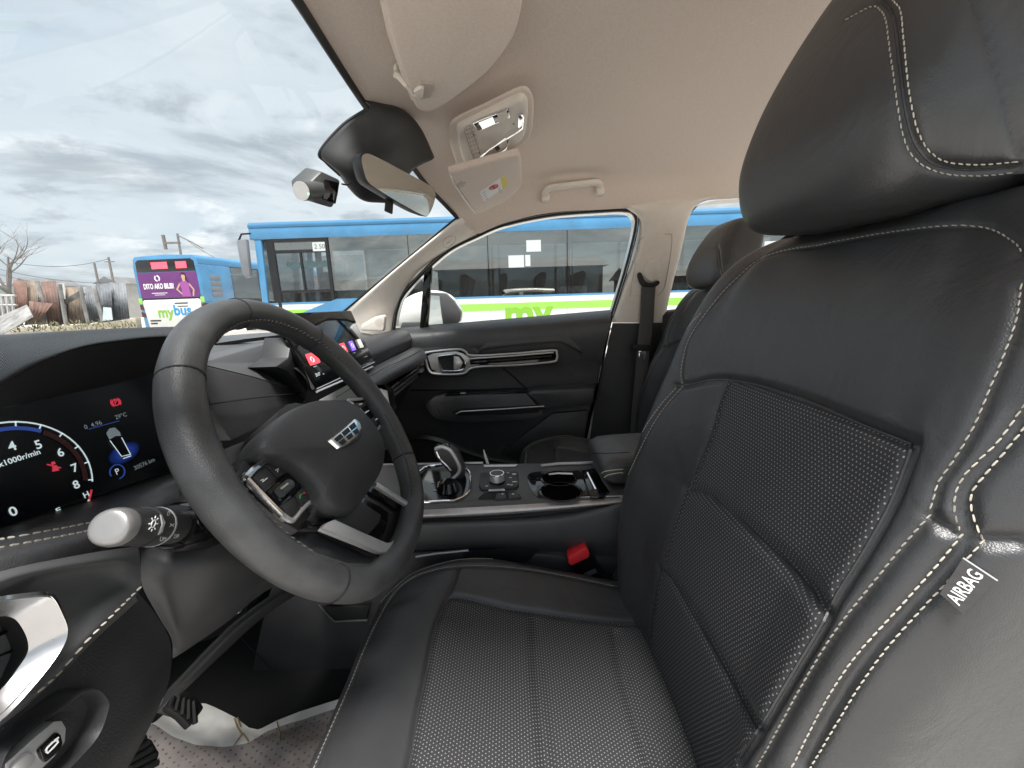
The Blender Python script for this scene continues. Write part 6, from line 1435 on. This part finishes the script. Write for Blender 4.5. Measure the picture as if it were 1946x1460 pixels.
def upholstery(name, grid, seams, fabric_poly, parent, m='leather', smap=None, caps=True, uvf=None, grooves=()):
    """One cover: dense closed grid, pulled in along its seams; faces inside fabric_poly become the fabric panel.
    seams: list of (pixel polyline, depth, width). Returns traced seam curves on the surface."""
    n = len(grid[0]); V = [p.copy() for r in grid for p in r]; nr = len(grid); F = []
    for i in range(nr - 1):
        for j in range(n): a, b = i * n + j, i * n + (j + 1) % n; F.append((a, b, b + n, a + n))
    bv = BVHTree.FromPolygons(V, F)
    N_ = [Vector() for _ in V]
    for f in F:
        nn = (V[f[2]] - V[f[0]]).cross(V[f[3]] - V[f[1]])
        for i in f: N_[i] += nn
    cen = sum(V, Vector()) / len(V); flip = sum(1 for p, q in zip(V[::7], N_[::7]) if (p - cen).dot(q) > 0) < len(V[::7]) / 2
    for q in N_:
        q.normalize()
        if flip: q.negate()
    curves = []; disp = [0.0] * len(V)
    kv = KDTree(len(V)); [kv.insert(p, i) for i, p in enumerate(V)]; kv.balance()
    for pts, dep, wid in seams:
        c = []
        for q in cr([Vector((a, b, 0)) for a, b in pts], 14):
            h = bv.ray_cast(EYE, ray_dir(q.x, q.y))
            if h[0] is not None and (not c or (h[0] - c[-1]).length < .05): c.append(h[0])
        curves.append(c)
        if dep and len(c) > 1:
            best = {}
            for p, t in resample(c, .002):
                for co, i, d in kv.find_range(p, wid * 3.2):
                    if d < best.get(i, 9): best[i] = d
            for i, d in best.items(): disp[i] = max(disp[i], dep * math.exp(-(d / wid) ** 2)) if dep > 0 else min(disp[i], dep * math.exp(-(d / wid) ** 2))
    for i, d in enumerate(disp):
        if d: V[i] = V[i] - N_[i] * d
    fab = []; lea = []
    fp = polys_px(fabric_poly) if fabric_poly else None
    for f in F:
        c = (V[f[0]] + V[f[2]]) / 2
        ok = fp and N_[f[0]].dot(EYE - c) > 0 and inside(to_px(c), fp)
        (fab if ok else lea).append(f)
    uv = None
    if uvf:
        uv = [(0, 0)] * len(V)
        for i in range(nr):                       # across: arc length from the middle of the front; along: uvf
            a = 0.0
            for j in range(n // 2 + 1):
                if j: a += (V[i * n + j] - V[i * n + j - 1]).length
                uv[i * n + j] = (a, uvf(V[i * n + j])[1])
            a = 0.0
            for j in range(n - 1, n // 2, -1):
                a -= (V[i * n + j] - V[i * n + (j + 1) % n]).length
                uv[i * n + j] = (a, uvf(V[i * n + j])[1])
    if caps: lea.append(tuple(range(n))); lea.append(tuple((nr - 1) * n + j for j in range(n)))
    o = mk(name, V, lea, M[m], parent, True, uv=uv)
    if fab:
        idx = sorted({i for f in fab for i in f}); mp = {i: k for k, i in enumerate(idx)}
        fo = mk('fabric_panel', [V[i] for i in idx], [tuple(mp[i] for i in f) for f in fab], M['fabric'], o, True, uv=[uv[i] for i in idx])
        for ob in (fo,):
            bm = bmesh.new(); bm.from_mesh(ob.data); bmesh.ops.recalc_face_normals(bm, faces=bm.faces); bm.to_mesh(ob.data); bm.free()
    bm = bmesh.new(); bm.from_mesh(o.data); bmesh.ops.recalc_face_normals(bm, faces=bm.faces); bm.to_mesh(o.data); bm.free()
    bv2 = BVHTree.FromPolygons(V, F)
    def on2(pts, lift=.0004):
        out = []
        for q in cr([Vector((a, b, 0)) for a, b in pts], 14):
            d = ray_dir(q.x, q.y); h = bv2.ray_cast(EYE, d)
            if h[0] is not None and (not out or (h[0] - out[-1]).length < .05): out.append(h[0] - d * lift)
        return out
    def nrm(p):
        h = bv2.find_nearest(p); q = h[1]
        return q if q.dot(EYE - p) > 0 else -q
    return o, on2, nrm
seat = thing('driver_seat', 'black leather driver seat with cream stitching and dotted fabric panels', 'car seat', (SX, 0, .43), 'front seats')
BO = Vector((SX, -.165, .70)); bd = Vector((0, -.235, .972)).normalized(); bn_ = Vector((0, .972, .235)).normalized()
BP = lambda xo, s, d: BO + Vector((xo, 0, 0)) + bd * s + bn_ * d
tab = [(-.06, .205, -.062, .022, -.24), (.0, .222, -.046, .028, -.235), (.08, .234, -.030, .031, -.23), (.16, .242, -.023, .032, -.22), (.25, .248, -.025, .031, -.20), (.32, .253, -.030, .028, -.165), (.38, .254, -.034, .023, -.13), (.44, .250, -.035, .017, -.135),
       (.50, .238, -.038, .010, -.135), (.545, .224, -.045, .004, -.14), (.578, .202, -.056, .0, -.14), (.602, .172, -.076, .0, -.14), (.616, .138, -.100, .0, -.136), (.621, .105, -.116, .0, -.132)]
ctrl = []
for s, w, d0, h, bk in tab:
    k = min(1, w / .262)
    hp_ = [(0, d0), (.07 * k, d0 + .001), (.135 * k, d0 + .006), (.170 * k, d0 + .55 * h), (.205 * k, d0 + h), (.235 * k, d0 + h * .88), (w * .985, d0 + h * .30 - .008), (w, d0 - .040), (w - .006, bk * .62), (w - .045, bk * .93), (0, bk)]
    ctrl.append([BP(x, s, d) for x, d in half_loop(hp_)])
gr = fine(ctrl, 26, 15)
insert = [(1385, 722), (1450, 735), (1540, 765), (1640, 808), (1733, 845), (1722, 880), (1690, 960), (1640, 1050), (1590, 1130), (1560, 1190), (1500, 1290), (1440, 1390), (1400, 1460), (1300, 1460), (1240, 1300), (1240, 1165), (1250, 1110), (1262, 1060), (1285, 985), (1305, 930), (1318, 905), (1350, 830), (1370, 760)]
farS = [(1385, 722), (1370, 760), (1350, 830), (1318, 905), (1305, 930), (1285, 985), (1262, 1060), (1250, 1110), (1240, 1165), (1236, 1220)]
topS = [(1385, 722), (1450, 735), (1540, 765), (1640, 808), (1733, 845)]
nearS = [(1733, 845), (1722, 880), (1690, 960), (1640, 1050), (1590, 1130), (1560, 1190), (1500, 1290), (1440, 1390), (1400, 1450)]
shS = [(1285, 734), (1310, 731), (1350, 723), (1385, 722)]
lum = [(1305, 930), (1340, 937), (1390, 975), (1440, 1020), (1500, 1075), (1545, 1125), (1562, 1160)]
lum2 = [(1252, 1083), (1270, 1090), (1290, 1120), (1310, 1155), (1345, 1215), (1390, 1295), (1437, 1385)]
wingI = [(1560, 465), (1490, 476), (1441, 494), (1402, 527), (1369, 560), (1336, 602), (1312, 638), (1300, 671), (1294, 708), (1297, 733)]
wingO = [(1330, 597), (1309, 620), (1285, 659), (1279, 686), (1282, 714), (1288, 732)]
lowO = [(1297, 735), (1267, 769), (1238, 812), (1206, 876), (1181, 936), (1170, 983)]
topE = [(1560, 465), (1597, 457), (1696, 440.5), (1778, 430.6), (1837, 429), (1886, 437), (1926, 460), (1943, 480)]
nearA = [(1940, 545), (1930, 610), (1905, 680), (1880, 740), (1850, 810), (1815, 870), (1784, 915), (1774, 945), (1765, 977)]
nearB = [(1946, 770), (1900, 835), (1860, 875), (1832, 905), (1816, 938), (1814, 973), (1826, 1015)]
nearC = [(1946, 815), (1905, 865), (1872, 904), (1849, 935), (1847, 965), (1857, 1000), (1868, 1027)]
cross = [(1764, 980), (1795, 1000), (1826, 1017), (1868, 1027), (1910, 1029), (1946, 1030)]
bolA = [(1765, 982), (1715, 1038), (1653, 1115), (1584, 1203), (1523, 1303), (1500, 1345), (1462, 1415), (1436, 1460)]
bolB = [(1826, 1019), (1768, 1088), (1699, 1165), (1634, 1237), (1584, 1307), (1542, 1383), (1505, 1458)]
bolC = [(1866, 1030), (1807, 1099), (1745, 1165), (1684, 1234), (1634, 1303), (1592, 1372), (1540, 1460)]
mid = lambda a, b: [((p[0] + q[0]) / 2, (p[1] + q[1]) / 2) for p, q in zip(a, b)]
joint = [(1846, 1022)] + mid(bolB[1:], bolC[1:])
jointU = mid(nearB, nearC)
S_ = [(farS, .006, .005), (topS, .006, .005), (nearS, .006, .005), (shS, .005, .005), (lum, .008, .008), (lum2, .007, .008), (wingI, .0035, .004), (topE, .0035, .004), (lowO, .003, .004), (cross, .006, .005), (bolA, .0035, .004), (joint, .006, .005), (jointU, .006, .005), (nearA, .0035, .004)]
back, onb, nb_ = upholstery('backrest', gr, S_, insert, seat, 'leather', uvf=lambda p: (p.x, (p - BO).dot(bd)))
for q in (farS, topS, nearS, shS, lum, lum2):
    c = onb(q, .0002)
    if len(c) > 2: MB().tube(c, .0013, 5).build('seam_piping', M['leather'], back, smooth=True)
for q in (wingI, wingO, lowO, [(a - 14, b + 4) for a, b in lowO[:4]] , topE, nearA, nearB, nearC, bolA, bolB, bolC):
    c = onb(q)
    if len(c) > 3: stitches('stitching', c, nb_, M['thread'], back, .0044, .0060, .00050)
# airbag tag on the outer side
tg = [onb([a, b], .0016)[0] for a, b in (((1829, 1060), (1830, 1061)), ((1894, 1103), (1895, 1104)), ((1831, 1165), (1832, 1166)), ((1786, 1126), (1787, 1127)))]
nq = (tg[1] - tg[0]).cross(tg[3] - tg[0]).normalized(); cq = sum(tg, Vector()) / 4; nq = nq if nq.dot(EYE - cq) > 0 else -nq
tg = [p - nq * (p - cq).dot(nq) + nq * .002 for p in tg]
ta = thing('airbag_tag', 'small grey cloth tag with white lettering sewn on the seat side', 'tag', tg[0])
gt = [tg[0].lerp(tg[1], k / 4) for k in range(5)], [tg[3].lerp(tg[2], k / 4) for k in range(5)]
nt_ = (tg[1] - tg[0]).cross(tg[3] - tg[0]).normalized(); nt_ = nt_ if nt_.dot(EYE - tg[0]) > 0 else -nt_
MB().prism([p + nt_ * .0018 for p in tg], nt_ * .0009).build('tag_cloth', mat('tag_cloth', (.055, .052, .053), .8, noise=(300, .15)), ta)
cT = sum(tg, Vector()) / 4 + nt_ * .0020
ua = ((tg[1] + tg[0]) / 2 - (tg[3] + tg[2]) / 2).normalized()
MB().tube([tg[0] + nt_ * .0012, tg[1] + nt_ * .0012], .0009, 5).build('tag_fold', M['satin'], ta)
text('tag_lettering', 'AIRBAG', M['white_print'], ta, cT + nt_ * .001, ua, nt_.cross(ua), .0088, bold=.015, squeeze=.74)
# cushion
ctab = [(-.30, .225, .625, .030), (-.22, .240, .640, .024), (-.12, .250, .655, .028), (-.02, .257, .668, .036), (.06, .259, .682, .038), (.12, .254, .693, .026), (.17, .246, .699, .010), (.208, .228, .698, .002), (.236, .202, .688, 0), (.252, .172, .668, 0), (.256, .150, .640, 0)]
ctrl = []
for y, w, z0, h in ctab:
    k = min(1, w / .26)
    hp_ = [(0, z0), (.07 * k, z0 + .001), (.130 * k, z0 + .005), (.165 * k, z0 + .55 * h), (.202 * k, z0 + h), (.232 * k, z0 + h * .88), (w * .985, z0 + h * .3 - .010), (w, z0 - .045), (w - .004, z0 - .09), (w - .04, z0 - .125), (0, z0 - .13)]
    ctrl.append([Vector((SX + x, y, z)) for x, z in half_loop(hp_)])
gr = fine(ctrl, 24, 15)
cfar = [(848, 1141), (858, 1135), (884, 1137), (920, 1146), (966, 1157), (1017, 1164), (1082, 1173), (1168, 1183), (1243, 1187)]
cfront = [(848, 1141), (837, 1166), (826, 1198), (819, 1227), (812, 1270), (804, 1310), (794, 1356), (785, 1414), (777, 1460), (768, 1520)]
cx1 = [(1018, 1180), (1018, 1220), (1024, 1292), (1031, 1364), (1040, 1460), (1046, 1520)]
cx2 = [(1171, 1205), (1173, 1227), (1186, 1285), (1207, 1356), (1240, 1457), (1260, 1520)]
ccor = [(871, 1080), (862, 1108), (848, 1141)]
cin = [(560, 1545), (596, 1460), (625, 1392), (661, 1310), (689, 1241), (715, 1184), (747, 1130), (783, 1099), (826, 1083), (873, 1076), (938, 1076), (1010, 1083), (1082, 1096), (1168, 1114)]
cout = [(581, 1460), (632, 1317), (679, 1220), (705, 1172), (735, 1132), (775, 1096), (812, 1079), (866, 1065), (920, 1062), (974, 1066), (1046, 1078), (1100, 1090)]
fpoly = cfar + [(1300, 1200), (1420, 1440), (1420, 1600), (760, 1600)] + cfront[::-1]
cush, onc, nc_ = upholstery('seat_cushion', gr, [(cfar, .006, .005), (cfront, .006, .005), (cx1, .007, .009), (cx2, .007, .009), (ccor, .004, .004), (cin, .0035, .004)], fpoly, seat, 'leather', uvf=lambda p: (p.x, p.y))
for q in (cfar, cfront, ccor):
    c = onc(q, .0002)
    if len(c) > 2: MB().tube(c, .0013, 5).build('seam_piping', M['leather'], cush, smooth=True)
for q in (cin, cout):
    c = onc(q)
    if len(c) > 3: stitches('stitching', c, nc_, M['thread'], cush, .0038, .0054, .00045)
loft_box('seat_base', SX - .235, SX + .235, (.17, .15, .10, -.2, -.34), ((.47, .55, .9), (.45, .56, 1), (.44, .57, 1), (.44, .57, 1), (.44, .57, 1)), M['soft'], seat)
p = at(1185, 1105, x=-.125); MB().prism([at(*q, x=-.125) for q in ((1168, 1112), (1178, 1095), (1192, 1088), (1200, 1112), (1180, 1120))], (.03, 0, 0)).build('recliner_cover', M['soft_grey'], seat, bevel=.004)
# headrest
htab = [(1.264, .060, .045, -.370), (1.270, .096, .066, -.370), (1.284, .114, .078, -.369), (1.31, .124, .083, -.367), (1.345, .127, .085, -.368), (1.39, .122, .084, -.378), (1.43, .113, .082, -.392), (1.475, .100, .076, -.410), (1.51, .085, .064, -.422), (1.53, .062, .045, -.430), (1.535, .04, .028, -.432)]
ctrl = []
for z, a, b, yc in htab:
    row = []
    for j in range(20):
        t_ = R(j * 18); c, s = math.cos(t_), math.sin(t_); e = .55
        row.append(Vector((SX - .006 + a * math.copysign(abs(c) ** e, c), yc + b * math.copysign(abs(s) ** e, s), z)))
    ctrl.append(row)
gr = fine(ctrl, 14, 10)
h1 = [(1610, 36), (1656, 13), (1673, 20), (1683, 39), (1689, 82), (1697, 138), (1706, 204), (1716, 256), (1729, 289), (1755, 315), (1794, 330), (1844, 334.6), (1893, 332.7), (1922, 329)]
h2 = [(1690, -14), (1697, 0), (1711, 20), (1717, 66), (1725, 148), (1732, 197), (1745, 250), (1765, 286), (1794, 306), (1834, 312), (1877, 312), (1936, 307)]
hm_ = [(1672, 0), (1692, 22), (1703, 66), (1712, 145), (1719, 200), (1731, 253), (1748, 287), (1774, 311), (1815, 321), (1860, 323), (1930, 318)]
hj = [(1850, -16), (1855, 0), (1873, 46), (1900, 138), (1926, 237), (1941, 296)]
hr_, onh, nh_ = upholstery('headrest', gr, [(hm_, .005, .004), (hj, .0035, .003), (h1, .0015, .003), (h2, .0015, .003)], None, seat, 'leather', uvf=lambda p: (p.x, p.z))
for q in (h1, h2):
    c = onh(q)
    if len(c) > 3: stitches('stitching', c, nh_, M['thread'], hr_, .0042, .0058, .00048)
c = onh(hm_, .0001)
if len(c) > 3: MB().tube(c, .0011, 5).build('seam_piping', M['leather'], hr_, smooth=True)
for s_ in (-.055, .055): MB().tube([(SX + s_, -.392, 1.28), (SX + s_, -.385, 1.20)], .0065, 10).build('headrest_post', M['soft'], seat, smooth=True)
# passenger seat: the same seat set further back and lower
def copy_seat(o, parent=None):
    c = o.copy(); COL.objects.link(c)
    if parent is not None: c.parent = parent
    for ch in list(o.children): copy_seat(ch, c)
    return c
ps_ = copy_seat(seat); ps_.name = 'passenger_seat'
put(ps_, 'black leather passenger seat beside the far door, seen past the driver seat', 'car seat')
ps_.location = Vector((SX + .775, -.275, .43 - .035))
for ch in ps_.children:
    if ch.name.startswith('headrest') and 'post' not in ch.name: ch.scale = (1, .72, .70); ch.location = (0, -.08, .84 * .30 - .02)
# ------------------------------------------------------------------ seat belt and buckle
sb = thing('seat_belt', 'dark grey seat belt hanging from a guide on the centre pillar', 'seat belt', (.64, -.5, 1.0))
def bp_(px, py, l): 
    h = hit(bvp, px, py, offc, l); return h if h is not None else at(px, py, x=.66)
gd = [bp_(*p, .016) for p in ((1226, 528), (1222, 522), (1232, 494), (1246, 489), (1256, 496), (1252, 528), (1240, 536))]
cg = sum(gd, Vector()) / len(gd); nb2 = Vector((-1, 0, .25)).normalized()
MB().prism(gd, -nb2 * .03).build('guide_cover', M['beige'], sb, bevel=.005)
rg = cr([bp_(*p, .022) for p in ((1212, 520), (1216, 536), (1224, 543), (1246, 544), (1254, 538), (1250, 533), (1238, 538), (1226, 534), (1219, 519))], 3, True)
MB().prism(rg, -nb2 * .010).build('guide_ring', M['rubber'], sb, bevel=.002)
ed = [(1219, 538, 1246, 540), (1217, 580, 1243, 582), (1214, 630, 1240, 632), (1211, 660, 1235, 662), (1206, 720, 1230, 722), (1200, 790, 1222, 792), (1196, 860, 1216, 862)]
rows = [[at(a, b, x=.640 - .0 * i).lerp(at(c, d, x=.634), k / 6) + Vector((-.004 * math.sin(math.pi * k / 6), 0, 0)) for k in range(7)] for i, (a, b, c, d) in enumerate(ed)]
gridmesh('webbing', surf(rows, 5, 2), M['belt'], sb, thick=.0015)
MB().prism([at(*p, x=.628) for p in ((1204, 655), (1240, 656), (1240, 666), (1230, 668), (1212, 667), (1204, 664))], (.012, 0, 0)).build('tongue_grip', M['rubber'], sb, bevel=.002)
MB().prism([at(*p, x=.630) for p in ((1214, 667), (1228, 668), (1226, 684), (1222, 684), (1222, 674), (1219, 674), (1219, 683), (1214, 683))], (.004, 0, 0)).build('tongue_plate', M['chrome'], sb, bevel=.0008)
bk = thing('belt_buckle', 'black seat belt buckle with a red release button beside the driver seat', 'buckle', at(1110, 1075, x=-.128))
xb = -.135
MB().prism([at(*p, x=xb) for p in ((1083, 1073), (1121, 1052), (1127, 1060), (1158, 1106), (1150, 1118), (1112, 1116), (1090, 1086))], (.024, 0, 0)).build('buckle_body', M['gloss'], bk, bevel=.003)
MB().prism([at(*p, x=xb - .002) for p in ((1080, 1060), (1114, 1040), (1121, 1052), (1119, 1060), (1086, 1076), (1080, 1070))], (.026, 0, 0)).build('release_button', M['red'], bk, bevel=.002)
MB().prism([at(*p, x=xb - .001) for p in ((1108, 1092), (1131, 1081), (1135, 1088), (1113, 1099))], (.002, 0, 0)).build('buckle_label', M['soft_grey'], bk)
